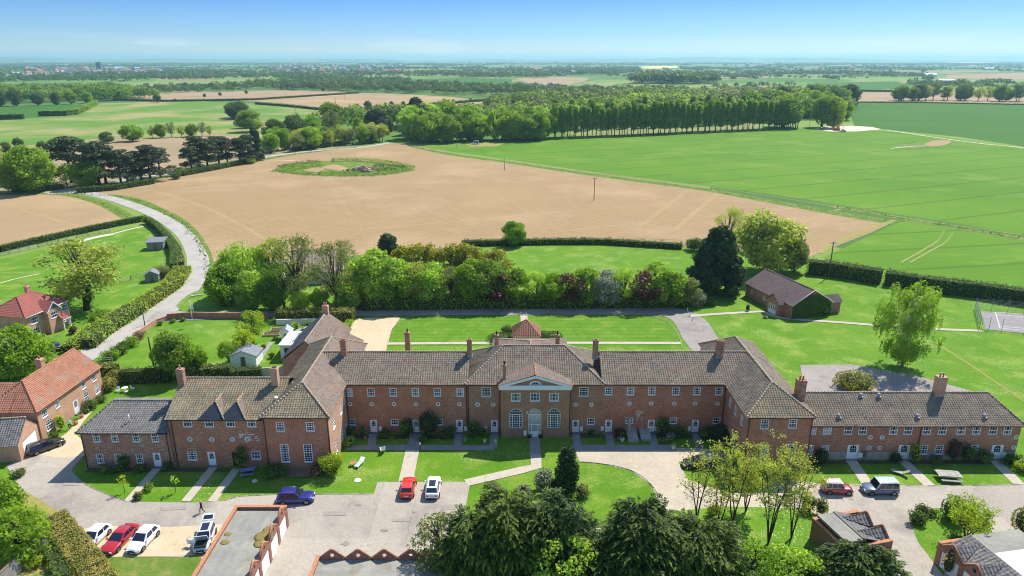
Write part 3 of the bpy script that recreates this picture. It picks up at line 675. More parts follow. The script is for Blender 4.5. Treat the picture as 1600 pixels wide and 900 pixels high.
def spray_mass(px, py, pytop, rx, ry, label, lf, seed, n=60, pr=(.9, 1.7), dens=9, size=.34, shape='cone', trunks=3, aspect=1.9, droop=.45, name='conifer_tree', cat='conifer', mat='bark_dark', base=0.02, z0=None, group=None):
    """one large tree built at its own size from many foliage sprays, nearest the camera"""
    x, y = G(px, py); H = ZA(pytop, y); g = random.Random(seed)
    e = empty(name, (x, y, 0), 0, label, cat, group); P = []
    for i in range(n):
        u = g.random() ** .9; a = g.uniform(0, 6.28)
        if shape == 'cone': k = (1 - u) ** .55 * g.uniform(.6, 1.) + .03; z = H * (.06 + .88 * u)
        else: k = math.sqrt(max(.02, 1 - (2 * u - 1) ** 2)) * g.uniform(.55, .9); z = H * (base + (1 - base) * (.08 + .84 * u))
        P.append((rx * k * math.cos(a), ry * k * math.sin(a), z, g.uniform(*pr) * (1.15 - .5 * u), .8, g.uniform(.1, .9)))
    link('crown', leaf_mesh('crown', puff_leaves(P, dens, size, aspect, droop, seed=seed, updens=.35), lf), e)
    m = MB(); m.tube([(0, 0, 0), (0, 0, H * .5), (.1, 0, H * .92)], [.42, .3, .05], 7)
    for q in P[::3]: m.tube([(0, 0, q[2] * .75), q[:3]], [.1, .03], 4, False)
    m.build('trunk', M[mat], e); return e
# ------------------------------------------------------------------ the ground, fields, roads
def poly_px(name, pts, z, mat, label=None, smooth=False, kind='structure', cat=None):
    P = [G(*q) for q in pts]
    if smooth: P = spline(P, 5, True)
    ar = sum(P[i][0]*P[(i+1) % len(P)][1] - P[(i+1) % len(P)][0]*P[i][1] for i in range(len(P)))
    if ar < 0: P = P[::-1]
    me = bpy.data.meshes.new(name); me.from_pydata([(x, y, z) for x, y in P], [], [list(range(len(P)))]); me.materials.append(M[mat]); me.update()
    return tag(link(name, me), label, cat, None, kind)
def spline(P, n=6, closed=False):
    out = []; N = len(P); rngi = range(N) if closed else range(N - 1)
    for i in rngi:
        p0 = P[(i-1) % N] if closed or i > 0 else P[0]; p1 = P[i]; p2 = P[(i+1) % N]; p3 = P[(i+2) % N] if closed or i + 2 < N else P[-1]
        for k in range(n):
            t = k / n; out.append(tuple(.5 * ((2*p1[j]) + (-p0[j]+p2[j])*t + (2*p0[j]-5*p1[j]+4*p2[j]-p3[j])*t*t + (-p0[j]+3*p1[j]-3*p2[j]+p3[j])*t**3) for j in range(2)))
    if not closed: out.append(tuple(P[-1]))
    return out
def strip(name, pts, w, z, mat, kind='structure', px=True, n=6, sm=True):
    P = [G(*q) for q in pts] if px else pts
    if sm: P = spline(P, n)
    W = w if hasattr(w, '__len__') else [w] * 2; vs = []; m = MB()
    for i, p in enumerate(P):
        a = np.array(P[max(i-1, 0)]); b = np.array(P[min(i+1, len(P)-1)]); d = (b - a) / (np.linalg.norm(b - a) + 1e-9); q = np.array((-d[1], d[0]))
        ww = np.interp(i / (len(P) - 1), np.linspace(0, 1, len(W)), W) / 2; p = np.array(p); vs += [(*(p - q*ww), z), (*(p + q*ww), z)]
    m.add(vs, [(2*i, 2*i+2, 2*i+3, 2*i+1) for i in range(len(P) - 1)])
    return tag(m.build(name, M[mat]), kind=kind)

GM = ground_mat
def country():
    t = NT('countryside_fields'); ob = t.coord('Object', (1, 1, 1), (0, 0, .35)); v = t.n('TexVoronoi', distance='MANHATTAN'); v.inputs['Scale'].default_value = .0042; t.l(ob, v.inputs[0])
    s = t.n('SeparateXYZ'); t.l(v.outputs['Color'], s.inputs[0]); cr = t.n('ValToRGB'); t.l(s.outputs[0], cr.inputs[0]); cr.color_ramp.interpolation = 'CONSTANT'; e = cr.color_ramp.elements
    cs = ((.07,.15,.025), (.12,.25,.03), (.20,.30,.06), (.05,.14,.035), (.34,.25,.16), (.15,.27,.04), (.26,.27,.11), (.10,.20,.03))
    e[0].color = (*cs[0], 1); e[1].position = .13; e[1].color = (*cs[1], 1)
    for i in range(2, 8): k = e.new(i * .125 + .01); k.color = (*cs[i], 1)
    g = t.noise(ob, .02, 5, .7, .3, .7); return t.end(t.bsdf(t.mix(.35, cr.outputs[0], t.mix(g, (.07,.12,.025), (.2,.26,.07))), .95, .1))
M['country'] = country()
M['plough'] = GM('ploughed_soil', (.39,.272,.140), (.315,.216,.110), .02, 1.6, (.43,.30,.165), (.47,.62), .02, .7, .06, stripe=[(68, 1.9, .45, .66), (68, 26, .4, 1.25), (-20, 60, .2, 1.2)])
M['plough2'] = GM('tilled_soil', (.385,.265,.14), (.31,.215,.115), .02, 1.2, (.44,.32,.165), (.5,.68), .012, .25, .06, stripe=[(-30, 1.7, .12, .8), (62, 22, .16, 1.2)])
M['soil_light'] = GM('pressed_soil', (.45,.315,.155), (.38,.26,.125), .1, 2.)
M['fallow'] = GM('fallow_soil', (.38,.26,.16), (.31,.22,.13), .006, .3, (.24,.22,.09), (.56,.7), .006, .25, .1)
M['crop'] = GM('young_cereal', (.085,.20,.009), (.115,.235,.013), .012, .9, (.15,.25,.03), (.5,.7), .03, .35, .05, stripe=[(67, 24, .75, .55), (67, 3.4, .16, .8)])
M['crop2'] = GM('young_cereal_near', (.09,.205,.009), (.12,.24,.013), .02, .9, (.17,.28,.03), (.54,.7), .03, .25, .05, stripe=[(80, 18, .7, .55), (80, 3.4, .2, .8)])
M['crop_dark'] = GM('dark_cereal', (.042,.130,.010), (.056,.150,.013), .01, .6, None, (.5, .6), .1, .2, .05)
M['pasture'] = GM('pasture', (.10,.215,.022), (.15,.245,.04), .012, .7, (.31,.28,.11), (.45,.62), .012, .25, .06)
M['lawn'] = GM('lawn', (.085,.21,.010), (.135,.26,.018), .10, 2.4, (.22,.30,.045), (.50,.70), .22, .65, .03, daisies=True)
M['lawn_mown'] = GM('striped_lawn', (.085,.22,.012), (.125,.26,.018), .12, 2.2, (.20,.29,.04), (.5,.7), .3, .5, .03, stripe=[(90, 1.9, .6, .74)])
M['verge'] = GM('verge_grass', (.09,.175,.020), (.16,.22,.04), .3, 2.0, (.27,.24,.09), (.52,.7), .3, .35, .06)
M['dry_grass'] = GM('dry_grass', (.26,.25,.06), (.38,.30,.12), .5, 2.5, (.14,.22,.03), (.5,.66), .5, .35, .05)
M['tarmac'] = GM('worn_tarmac', (.37,.325,.275), (.44,.39,.325), .10, 2.5, (.28,.25,.22), (.50,.68), .14, .4, .01, crack=.16)
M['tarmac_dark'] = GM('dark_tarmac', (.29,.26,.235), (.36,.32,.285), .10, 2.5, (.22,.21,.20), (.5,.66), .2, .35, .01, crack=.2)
M['lane'] = GM('lane_tarmac', (.37,.345,.305), (.43,.40,.355), .10, 2.5, (.30,.28,.25), (.5,.7), .2, .18, .01)
M['forecourt'] = GM('pale_forecourt', (.45,.385,.295), (.53,.46,.355), .12, 2.2, (.42,.37,.30), (.50,.66), .25, .42, .01)
M['gravel'] = GM('gravel', (.54,.42,.27), (.60,.48,.33), .3, 5, (.44,.33,.2), (.55,.72), .6, .3, .02)
M['paving'] = GM('concrete_paving', (.44,.39,.31), (.50,.44,.36), .6, 4, (.36,.33,.27), (.55,.7), .8, .2, .01)
M['slab'] = GM('grey_paving', (.26,.25,.24), (.32,.31,.29), .6, 4, None, (.5, .6), .8, .25, .01)
M['pale_track'] = GM('chalky_track', (.56,.48,.37), (.62,.55,.44), .2, 3, None, (.5, .6), .8, .2, .01)
M['rape'] = GM('rape_in_flower', (.65,.58,.12), (.75,.70,.25), .01, .2)
M['court'] = GM('court_surface', (.27,.25,.245), (.31,.29,.28), .3, 3)
M['soil'] = GM('garden_soil', (.09,.06,.04), (.14,.10,.07), .8, 4, (.07,.12,.02), (.5,.6), 1., .3, .05)

bb = MB(); bb.face([(-30000, -300, 0), (30000, -300, 0), (30000, 40000, 0), (-30000, 40000, 0)]); tag(bb.build('ground', M['country']), kind='structure')
def far_hill(x0, x1, y, h, seed, n=60):
    g = random.Random(seed); m = MB(); vs = []; ph = [g.uniform(0, 6) for _ in range(4)]
    for i in range(n + 1):
        t = i / n; x = x0 + (x1 - x0) * t; e = math.sin(math.pi * t) ** .5
        z = h * e * (.6 + .22 * math.sin(5*t + ph[0]) + .12 * math.sin(13*t + ph[1]) + .06 * math.sin(31*t + ph[2]))
        vs += [(x, y - 1500, -1), (x, y, max(z, 0)), (x, y + 2500, -1)]
    fs = []
    for i in range(n):
        for k in range(2): a = 3*i + k; fs.append((a, a + 3, a + 4, a + 1))
    m.smooth = True; m.add(vs, fs); tag(m.build('hills', M['country']), kind='structure')
far_hill(-14000, 1500, 13000, 125, 1); far_hill(500, 16000, 15500, 120, 3); far_hill(-4000, 8000, 17500, 130, 5)

# fields
poly_px('ploughed_field', [(118,298),(200,285),(300,269),(400,251),(460,240),(560,229),(610,223.5),(650,227),(700,239),(800,253),(900,268),(1000,281),(1100,294),(1200,311),(1300,329),(1398,346),(1360,364),(1300,387),(1262,402),(1200,402),(1100,387),(1000,379),(900,377),(820,379),(740,385),(640,392),(520,402),(420,414),(330,423),(322,402),(308,370),(284,346),(250,326),(205,311),(150,303)], .03, 'plough')
poly_px('ploughed_field', [(-240,318),(0,305),(60,303.5),(108,306),(150,316),(185,330),(204,343),(140,359),(70,376),(0,391),(-240,440)], .03, 'plough2')
poly_px('crop_field', [(655,228),(740,225),(860,216),(1000,209),(1150,203),(1285,200),(1400,206),(1480,215),(1600,233),(1900,270),(1900,420),(1600,369),(1500,350),(1400,335),(1300,318),(1200,303),(1100,290),(1000,278),(900,265),(800,250),(700,236)], .03, 'crop')
poly_px('crop_field', [(1400,349),(1420,345),(1500,358),(1600,376),(1900,425),(1900,540),(1600,462),(1400,425),(1285,403)], .03, 'crop2')
poly_px('crop_field', [(1322,159.5),(1450,160),(1600,163),(2000,168),(2000,262),(1600,229),(1500,214),(1400,204),(1335,197)], .03, 'crop_dark')
poly_px('fallow_field', [(1325,146),(1340,143.5),(1500,145),(2000,150),(2000,166),(1600,162),(1450,159.3),(1322,159)], .03, 'fallow')
poly_px('pasture', [(-400,186),(0,186.5),(60,183),(130,172),(150,162),(240,159),(330,159),(420,163),(500,171),(520,185),(470,205),(400,222),(330,222),(180,214),(60,226),(-400,238)], .03, 'pasture')
poly_px('crop_field', [(-400,166),(0,165.5),(140,164),(112,180),(60,183),(0,187.5),(-400,190)], .05, 'crop_dark')
poly_px('fallow_field', [(75,236),(140,224),(240,216),(340,210),(372,215),(340,240),(300,262),(200,278),(100,260)], .05, 'fallow')
poly_px('fallow_field', [(178,155),(240,148),(340,143),(430,141),(520,142),(545,145),(440,151),(360,156.5),(250,158.5)], .05, 'fallow')
poly_px('ploughed_field', [(372,157),(440,150.5),(552,145.5),(600,146),(700,151),(742,156),(640,163),(560,170.5),(505,170),(440,161)], .07, 'plough2')
poly_px('fallow_field', [(545,174),(620,166),(700,160),(760,157),(860,163),(760,178),(660,184),(590,184)], .09, 'fallow')
poly_px('pasture', [(330,123),(420,121),(445,128),(380,134),(330,132)], .05, 'pasture')
poly_px('crop_field', [(640,124),(720,121),(800,124),(800,137),(690,139),(640,133)], .05, 'crop_dark')
poly_px('fallow_field', [(805,122),(870,120.5),(920,122.5),(915,127),(880,134),(830,132)], .05, 'fallow')
poly_px('pasture', [(880,135),(925,126.5),(990,126),(1110,131),(1180,131),(1110,139),(1000,140),(900,140)], .07, 'pasture')
poly_px('crop_field', [(1270,129),(1400,127),(1420,132),(1400,139),(1300,142),(1270,139)], .05, 'crop_dark')
poly_px('pasture', [(1455,123),(1600,124),(1900,128),(1900,135),(1600,132),(1465,129)], .05, 'pasture')
poly_px('fallow_field', [(1480,117),(1600,114),(1900,115),(1900,125),(1600,124),(1480,122)], .07, 'fallow')
poly_px('rape_field', [(1000,104.2),(1035,103),(1058,103.6),(1060,105.5),(1035,107.2),(1005,107)], .07, 'rape')
poly_px('rape_field', [(1478,97.6),(1530,97.2),(1560,97.7),(1540,98.6),(1485,98.6)], .07, 'rape')
poly_px('crop_field', [(800,110),(900,106),(1000,110),(960,116),(840,116)], .05, 'crop_dark')
poly_px('pasture', [(570,120),(640,117),(655,121),(600,124)], .05, 'pasture')
# estate grounds
poly_px('lawn', [(-60,1100),(-60,520),(60,470),(150,455),(330,424),(520,402),(740,384.5),(900,377.5),(1060,386),(1100,388),(1262,403),(1400,426),(1600,463),(1900,545),(2200,1100)], .02, 'lawn')
poly_px('meadow', [(700,395),(740,386),(800,384),(900,383.5),(1000,386),(1062,391),(1090,398),(1070,470),(760,470)], .035, 'lawn')
poly_px('paddock', [(-300,470),(0,405),(70,389),(150,369),(205,355),(235,356),(258,375),(272,405),(262,428),(150,470),(-300,590)], .035, 'lawn')
poly_px('striped_lawn', [(604,541),(612,515),(640,495),(700,489.5),(812,489.5),(812,541)], .035, 'lawn_mown')
poly_px('striped_lawn', [(826,541),(826,489.5),(960,488),(1010,492),(1040,503),(1058,522),(1066,545)], .035, 'lawn_mown')
# field verges
strip('grass_verge', [(112,302),(200,309),(252,329),(290,352),(316,388),(326,424)], 3.4, .045, 'verge')
strip('grass_verge', [(330,424),(365,420),(420,414)], 5, .05, 'verge')
strip('grass_verge', [(640,228),(700,240.5),(800,254.5),(900,269.5),(1000,283),(1100,296),(1200,314),(1300,332),(1400,348.5)], [4,6,6,6,6,7,8], .05, 'verge')
strip('grass_verge', [(1300,322),(1400,340),(1500,357),(1600,374),(1900,424)], 5, .055, 'verge')
strip('dirt_track', [(900,266),(1100,291),(1300,322),(1450,346),(1600,368)], .7, .065, 'dry_grass')
strip('dirt_track', [(1398,344),(1350,362),(1300,382),(1283,396)], 1.8, .065, 'dry_grass')
strip('grass_verge', [(112,298),(200,286),(300,270),(400,252),(460,241),(560,230)], 4.5, .045, 'verge')
strip('grass_verge', [(-60,306),(60,302),(110,305),(160,318),(206,343)], 4.5, .046, 'verge')
strip('dirt_track', [(1385,203),(1450,213),(1530,224),(1600,231),(1800,255)], 3.0, .065, 'pale_track')
poly_px('bare_earth', [(1398,229),(1440,222),(1480,219),(1500,223),(1460,229),(1420,233)], .06, 'verge', smooth=True)
poly_px('bare_earth', [(1445,225),(1462,219),(1485,220),(1478,226),(1455,229)], .07, 'plough2', smooth=True)
strip('dirt_track', [(1392,232),(1420,229),(1445,228)], 1.6, .07, 'pale_track')
poly_px('hardstanding', [(1272,201),(1290,197.5),(1330,196.5),(1362,198.5),(1378,202),(1340,205.5),(1295,205.5)], .07, 'pale_track')
poly_px('hardstanding', [(725,224),(760,222),(790,224),(775,229),(735,229)], .07, 'dry_grass')
strip('tractor_lines', [(1408,410),(1440,392),(1465,376),(1475,360)], .55, .05, 'pasture')
strip('tractor_lines', [(1422,410),(1452,393),(1478,378),(1490,362)], .55, .05, 'pasture')
for a in ([(238,298),(300,317),(360,344),(412,374)], [(1053,359),(1085,330),(1120,301)], [(1243,352),(1275,338),(1312,326)], [(1000,352),(1045,318),(1075,296)], [(840,362),(980,372),(1090,376)], [(30,328),(90,345),(140,358)]):
    for dx in (0, 5): strip('wheel_tracks', [(p + dx, q) for p, q in a], .45, .045, 'soil_light')
# the weedy island in the ploughed field
poly_px('rough_ground', [(430,266),(445,258),(500,252),(560,251),(610,256),(645,263),(640,268),(590,274),(520,275),(460,272)], .06, 'verge', smooth=True)
poly_px('bare_earth', [(503,262),(517,257.5),(530,258),(540,262),(545,266),(537,268),(526,266)], .08, 'plough2', smooth=True)
poly_px('bare_earth', [(476,266),(490,262),(505,263),(505,268),(488,269)], .075, 'plough2', smooth=True)
strip('dirt_track', [(410,250),(450,251),(488,253)], 1.2, .07, 'pale_track')
# lanes and drives
strip('lane', [(40,610),(90,580),(150,545),(200,514),(255,484),(292,450),(309,420),(306,395),(288,366),(255,342),(210,322),(150,304),(110,300),(80,302)], [6,6,6,7,7,6,5.5,5,5,5,5,6,6], .075, 'lane', n=9)
strip('lane', [(70,302),(120,295),(200,281),(300,266),(400,248),(480,237),(560,231),(610,223)], [6,5,4.5,4.5,4.5,4.5], .08, 'lane')
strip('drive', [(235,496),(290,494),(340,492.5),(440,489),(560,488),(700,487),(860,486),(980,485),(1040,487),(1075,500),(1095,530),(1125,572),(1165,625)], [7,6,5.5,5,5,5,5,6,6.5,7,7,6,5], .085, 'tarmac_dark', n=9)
strip('grass_verge', [(282,478),(300,462),(322,452)], 2.0, .078, 'verge')
poly_px('verge_triangle', [(276,478),(296,462),(330,448),(420,455),(460,486),(320,487),(285,487)], .095, 'lawn')
poly_px('gravel_yard', [(545,500),(575,497),(626,497),(612,515),(604,545),(600,575),(548,575)], .10, 'gravel')
poly_px('gravel_yard', [(372,414),(440,408),(560,415),(560,440),(470,446),(330,436)], .10, 'pale_track')
strip('path', [(600,537.5),(812,536),(830,536),(1064,536.5)], 1.1, .095, 'paving', sm=False)
strip('path', [(818,488),(819,500),(820,520)], 1.5, .097, 'paving', sm=False)
strip('path', [(1078,494),(1130,490.5),(1190,487)], 1.1, .095, 'paving', sm=False)
strip('path', [(1190,487),(1215,496),(1250,500),(1310,504),(1400,511),(1470,515),(1535,517.5)], 1.1, .097, 'paving')
strip('path', [(1470,493),(1500,503)], .1, .05, 'paving')
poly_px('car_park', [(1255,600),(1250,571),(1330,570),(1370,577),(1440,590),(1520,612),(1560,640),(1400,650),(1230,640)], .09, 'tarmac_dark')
poly_px('terrace', [(520,708),(520,676),(735,676),(735,702.5),(612,703),(560,703)], .05, 'lawn')
# front: forecourt and drives
poly_px('forecourt', [(10,728),(45,712),(132,712),(112,736),(130,755),(165,772),(198,784),(300,786),(352,783),(372,777),(432,773.5),(584,772.5),(590,753.5),(735,753.5),(728,790),(700,1100),(150,1100),(165,870),(128,828),(92,800),(60,780),(30,762)], .06, 'tarmac')
poly_px('gravel_drive', [(60,712),(85,690),(112,672),(130,690),(134,712),(100,716)], .065, 'gravel')
strip('path', [(112,676),(128,655),(142,640)], 1.2, .07, 'gravel')
poly_px('gravel_parking', [(128,828),(150,822),(250,825),(348,820),(338,868),(250,870),(165,871)], .08, 'gravel')
poly_px('grass_plot', [(165,871),(285,871),(315,868),(300,1100),(160,1100)], .085, 'verge')
poly_px('grass_bank', [(30,762),(60,780),(92,800),(128,828),(165,871),(200,1100),(60,1100),(0,900),(0,800)], .07, 'dry_grass')
poly_px('drive', [(898,701),(1000,699),(1100,701),(1170,720),(1230,745),(1290,757),(1450,759),(1700,757),(1700,850),(1560,900),(1560,1100),(1330,1100),(1200,880),(1000,880),(800,860),(800,835),(880,828),(960,822),(1010,806),(1030,788),(1018,758),(985,735),(940,725),(905,722)], .06, 'forecourt')
poly_px('drive', [(1285,758),(1450,760),(1700,758),(1700,848),(1600,870),(1545,838),(1490,800),(1445,795),(1420,812),(1455,870),(1480,1100),(1380,1100),(1330,860),(1300,800),(1240,790)], .07, 'tarmac')
poly_px('lawn_island', [(1050,800),(1130,792),(1260,795),(1330,840),(1400,900),(1420,1100),(700,1100),(800,850),(900,835),(1000,838)], .08, 'lawn')
poly_px('lawn_island', [(1425,808),(1450,796),(1490,797),(1530,812),(1548,838),(1480,890),(1475,900),(1450,868),(1432,842)], .085, 'lawn', smooth=True)
poly_px('verge', [(1060,722),(1110,716),(1200,722),(1250,738),(1290,742),(1290,757),(1235,750),(1130,768),(1075,750)], .075, 'lawn')
# paths through the front lawns
strip('path', [(645,702),(641,720),(634,753)], 1.9, .07, 'paving', sm=False)
strip('path', [(650,676),(646,702.5)], 1.7, .075, 'slab', sm=False)
strip('path', [(835,684),(837,711)], 1.5, .075, 'slab', sm=False)
strip('path', [(837,711),(838,729),(815,735),(772,745),(728,755)], 1.55, .08, 'paving', sm=False)
strip('path', [(540,700),(640,700),(772,700)], 1.3, .08, 'slab', sm=False)
strip('path', [(893,700),(985,700.5),(1055,700)], 1.5, .08, 'slab', sm=False)
for a, b in (((583,677),(580,700)),((717,677),(715,700)),((773,677),(770,700)),((899,677),(903,700)),((951,675),(955,700)),((1016,675),(1024,700)),((1086,675),(1094,700))):
    strip('path', [a, b], 1.15, .085, 'slab', sm=False)
for a, b in (((247,731),(200,784)),((334,730),(290,784)),((370,733),(331,784)),((1330,720),(1356,758)),((1410,720),(1452,759)),((1554,720),(1592,757))):
    strip('path', [a, b], 1.15 if a[0] < 500 else 1.5, .07, 'paving', sm=False)
strip('decking', [(452,739),(490,739)], 2.4, .14, 'timber', sm=False)
poly_px('tennis_court', [(1532,486),(1600,491),(1800,508),(1800,545),(1600,521),(1540,515)], .06, 'court')
def court_line(a, b, w=.1): strip('court_line', [a, b], w, .075, 'white', sm=False)
for a, b in (((1555,488),(1562.5,513)),((1555,488),(1800,506)),((1562,510),(1800,532)),((1562.5,513),(1800,536)),((1556,492),(1800,511))): court_line(a, b)
strip('dirt_track', [(1468,540),(1500,560),(1545,590),(1600,628)], .4, .06, 'dry_grass')
strip('dirt_track', [(-40,455),(20,437),(62,428)], .5, .06, 'pale_track')
strip('dirt_track', [(122,378),(150,371),(175,366)], 2.2, .06, 'pale_track')
strip('dirt_track', [(175,366),(205,358),(225,354)], 1.0, .06, 'pale_track')
for a, b in (((135,735),(262,735)), ((265,734),(395,736))): strip('flower_bed', [a, b], .9, .05, 'soil', sm=False)
strip('flower_bed', [(540,683),(725,683)], 1.1, .055, 'soil', sm=False); strip('flower_bed', [(905,682),(1125,682)], 1.1, .055, 'soil', sm=False)
strip('flower_bed', [(1265,723),(1590,723)], .9, .05, 'soil', sm=False)
# kerbs
def kerb(pts, closed=False, n=5):
    P = spline([G(*q) for q in pts], n, closed)
    if closed: P.append(P[0])
    m = MB()
    for i in range(len(P) - 1): m.tube([(P[i][0], P[i][1], .06), (P[i+1][0], P[i+1][1], .06)], .08, 4, True)
    tag(m.build('kerb', M['concrete']), kind='structure')
kerb([(905,722),(940,725),(985,735),(1018,758),(1030,788),(1010,806),(960,822),(880,828)])
kerb([(132,712),(112,736),(130,755),(165,772),(198,784)]); kerb([(352,783),(372,777),(432,773.5),(584,772.5)])
kerb([(1290,758),(1450,760),(1600,758)]); kerb([(276,480),(296,463),(330,450)]); kerb([(276,480),(290,489),(330,491),(400,488)])
kerb([(604,541),(612,515),(640,495),(700,490)]); kerb([(1010,492),(1040,503),(1058,522),(1066,545)])

# old patch repairs, drains and oil stains on the tarmac
M['patch'] = GM('tarmac_patch', (.30,.27,.235), (.35,.315,.27), .3, 3.)
for q in ([(505,800),(540,799),(541,806),(505,807)], [(612,812),(640,811),(642,815),(613,816)], [(250,793),(290,792),(291,797),(252,798)], [(690,790),(712,789),(713,797),(690,798)], [(1180,762),(1225,763),(1224,768),(1179,767)], [(1480,775),(1530,774),(1532,781),(1481,782)], [(95,748),(120,750),(124,760),(99,759)]): poly_px('tarmac_patch', q, .092, 'patch')
M['oil'] = GM('oil_stain', (.25,.225,.20), (.32,.285,.25), .8, 3.)
for px, py, r_ in ((560,790,.3), (600,830,.4), (648,800,.25), (1330,780,.3), (540,850,.45)):
    x, y = G(px, py); g = random.Random(px); P = [(x + r_*(1 + g.uniform(-.35, .35))*math.cos(k*.7), y + .8*r_*(1 + g.uniform(-.35, .35))*math.sin(k*.7)) for k in range(9)]; P = spline(P, 3, True)
    me = bpy.data.meshes.new('oil_stain'); me.from_pydata([(a, b_, .096) for a, b_ in P], [], [list(range(len(P)))]); me.materials.append(M['oil']); tag(link('oil_stain', me), kind='structure')
# ------------------------------------------------------------------ the brick range
def front_items(e, x0, Y, items, rz=0):
    """windows and doors read off the front at (px, py); returns the wall holes. items: (kind, px, py_foot, w, h, extra)"""
    holes = []
    for it in items:
        k, px, py, w, h = it[:5]; ex = it[5] if len(it) > 5 else {}
        X = XA(px, py, Y); z = max(0.0, ZA(py, Y))
        if k == 'door': z = 0.11
        if k == 'round': round_window(e, (X, Y - .004, z), 0, w / 2)
        elif k == 'win': window(e, (X, Y, z), 0, w, h, **ex); holes.append((X - w/2 - x0, z, X + w/2 - x0, z + h))
        elif k == 'door': door(e, (X, Y, z), 0, w, h); holes.append((X - w/2 - x0, 0.11, X + w/2 - x0, z + h))
        elif k == 'gdoor':
            o = door(e, (X, Y, z), 0, w, h); holes.append((X - w/2 - x0, 0, X + w/2 - x0, z + h))
    return holes
FY, EY, GY = 90.43, 80.73, 90.38
E0, E1, GX0, GX1, I0, I1 = -32.4, -23.88, -6.4, 12.95, 30.66, 39.1
ZE, ZR = 8.0, 10.9
U3 = {'nx': 3, 'ny': 4}
# left half of the main range
b = empty('terraced_house', (0, 0), 0, 'long brick range with seven chimneys of houses between left wing and white pedimented centre', 'house', 'red brick ranges of the courtyard house')
it = [('win', x, 619.5, 1.05, 1.3) for x in (545.6, 580, 614.7, 649.3, 683.5, 719.2)] + [('round', x, 631.5, .62, 0) for x in (547.2, 580.8, 615.5, 650.1, 684.5, 717.9)]
it += [('win', x, 664.5, 1.1, 1.0, {'ny': 2}) for x in (549.9, 616.8, 685.9)] + [('door', x, 677, .98, 2.1) for x in (584.8, 650.7, 718.1)]
it[0] = it[0][:5] + ({'pale': True},)
h = front_items(b, E1, FY, it); w_ = MB(); wall_panel(w_, (E1, FY, 0), (1, 0, 0), GX0 - E1, ZE, h); w_.build('wall', M['brick_main'], b); w_ = MB(); w_.face([(GX0, 99.9, 0), (E1, 99.9, 0), (E1, 99.9, ZE), (GX0, 99.9, ZE)]); w_.build('rear_wall', M['brick_main'], b)
b['label'] = 'long brick two storey range joining the left wing to the pedimented centre'
def range_roof(parent, x0, x1, v0, v1, mat):
    r = MB(); ov = .35; y0, y1 = FY - ov, 99.9 + ov; ym = (y0 + y1) / 2; mm = 2.3
    tile_plane(r, [(x0, y0, ZE), (x1, y0, ZE), (x1 + v1, ym, ZR), (x0 - v0, ym, ZR)]); tile_plane(r, [(x0, y1, ZE), (x1, y1, ZE), (x1 + v1, ym, ZR), (x0 - v0, ym, ZR)])
    o = r.build('roof', M[mat], parent); t = MB(); ridge_line(t, (x0 - v0, ym, ZR + .04), (x1 + v1, ym, ZR + .04)); t.build('ridge_tiles', M['ridge'], o); return o
rf = range_roof(b, E1 + .33, GX0 + .1, 4.6, 0, 'tile')
chimney(rf, -24.8, 94.9, 10.1, 13.0, .8, .7, 0); chimney(rf, -6.25, 94.7, 10.1, 13.1, .7, .65, 0, 'brick_centre')
chimney(rf, XA(637.5, 545, 99.5), 99.5, 8.5, 12.3, .75, .65, 1, potc=M['black'])
gutter(b, (E1 + .4, FY - .42, ZE - .02), (GX0 - .3, FY - .42, ZE - .02), [(E1 + .12, FY - .1, 7.9), (GX0 - .15, FY - .1, 7.9)])
for x in (585.5+12, 718+11, 650+13): window  # meter cupboards follow
def meter_box(px, py, Y, parent): X = XA(px, py, Y); m = MB(); m.box(X - .22, Y - .16, .45, X + .22, Y - .003, 1.15); m.build('meter_box', M['white'], parent)
for px in (594.7, 728): meter_box(px, 671, FY, b)
# right half
b = empty('terraced_house', (0, 0), 0, 'long brick two storey range joining the pedimented centre to the right wing', 'house', 'red brick ranges of the courtyard house')
it = [('win', x, 617.2, 1.05, 1.3) for x in (950.7, 984.8, 1018, 1055.5, 1088.5, 1122.7)] + [('round', x, 630.3, .62, 0) for x in (983.5, 1017.3, 1053.6, 1086, 1120.8)]
it += [('win', x, 662, 1.1, 1.0, {'ny': 2}) for x in (983, 1052, 1119)] + [('door', x, 675, .98, 2.1) for x in (950.4, 1016.5, 1085.3)]
h = front_items(b, GX1, FY, it); w_ = MB(); wall_panel(w_, (GX1, FY, 0), (1, 0, 0), I0 - GX1, ZE, h); w_.build('wall', M['brick_main'], b); w_ = MB(); w_.face([(I0, 99.9, 0), (GX1, 99.9, 0), (GX1, 99.9, ZE), (I0, 99.9, ZE)]); w_.build('rear_wall', M['brick_main'], b)
rf = range_roof(b, GX1 - .1, I0 - .33, 0, 4.6, 'tile')
chimney(rf, 12.25, 94.6, 10.1, 13.1, .75, .75, 0, 'brick_centre'); chimney(rf, 30.5, 94.6, 10.0, 13.0, 1.0, .85, 0)
gutter(b, (GX1 + .3, FY - .42, ZE - .02), (I0 - .4, FY - .42, ZE - .02), [(I0 - .12, FY - .1, 7.9)])
for px in (941, 1025, 1077): meter_box(px, 668, FY, b)
m = MB(); X = XA(997, 655, FY)
for i in range(26):
    q = random.Random(i); u, z = q.uniform(-.6, .5), q.uniform(2.1, 3.8); m.box(X + u, FY - .02, z, X + u + .24, FY - .002, z + .1)
m.build('bare_plaster_patch', M['render'], b)
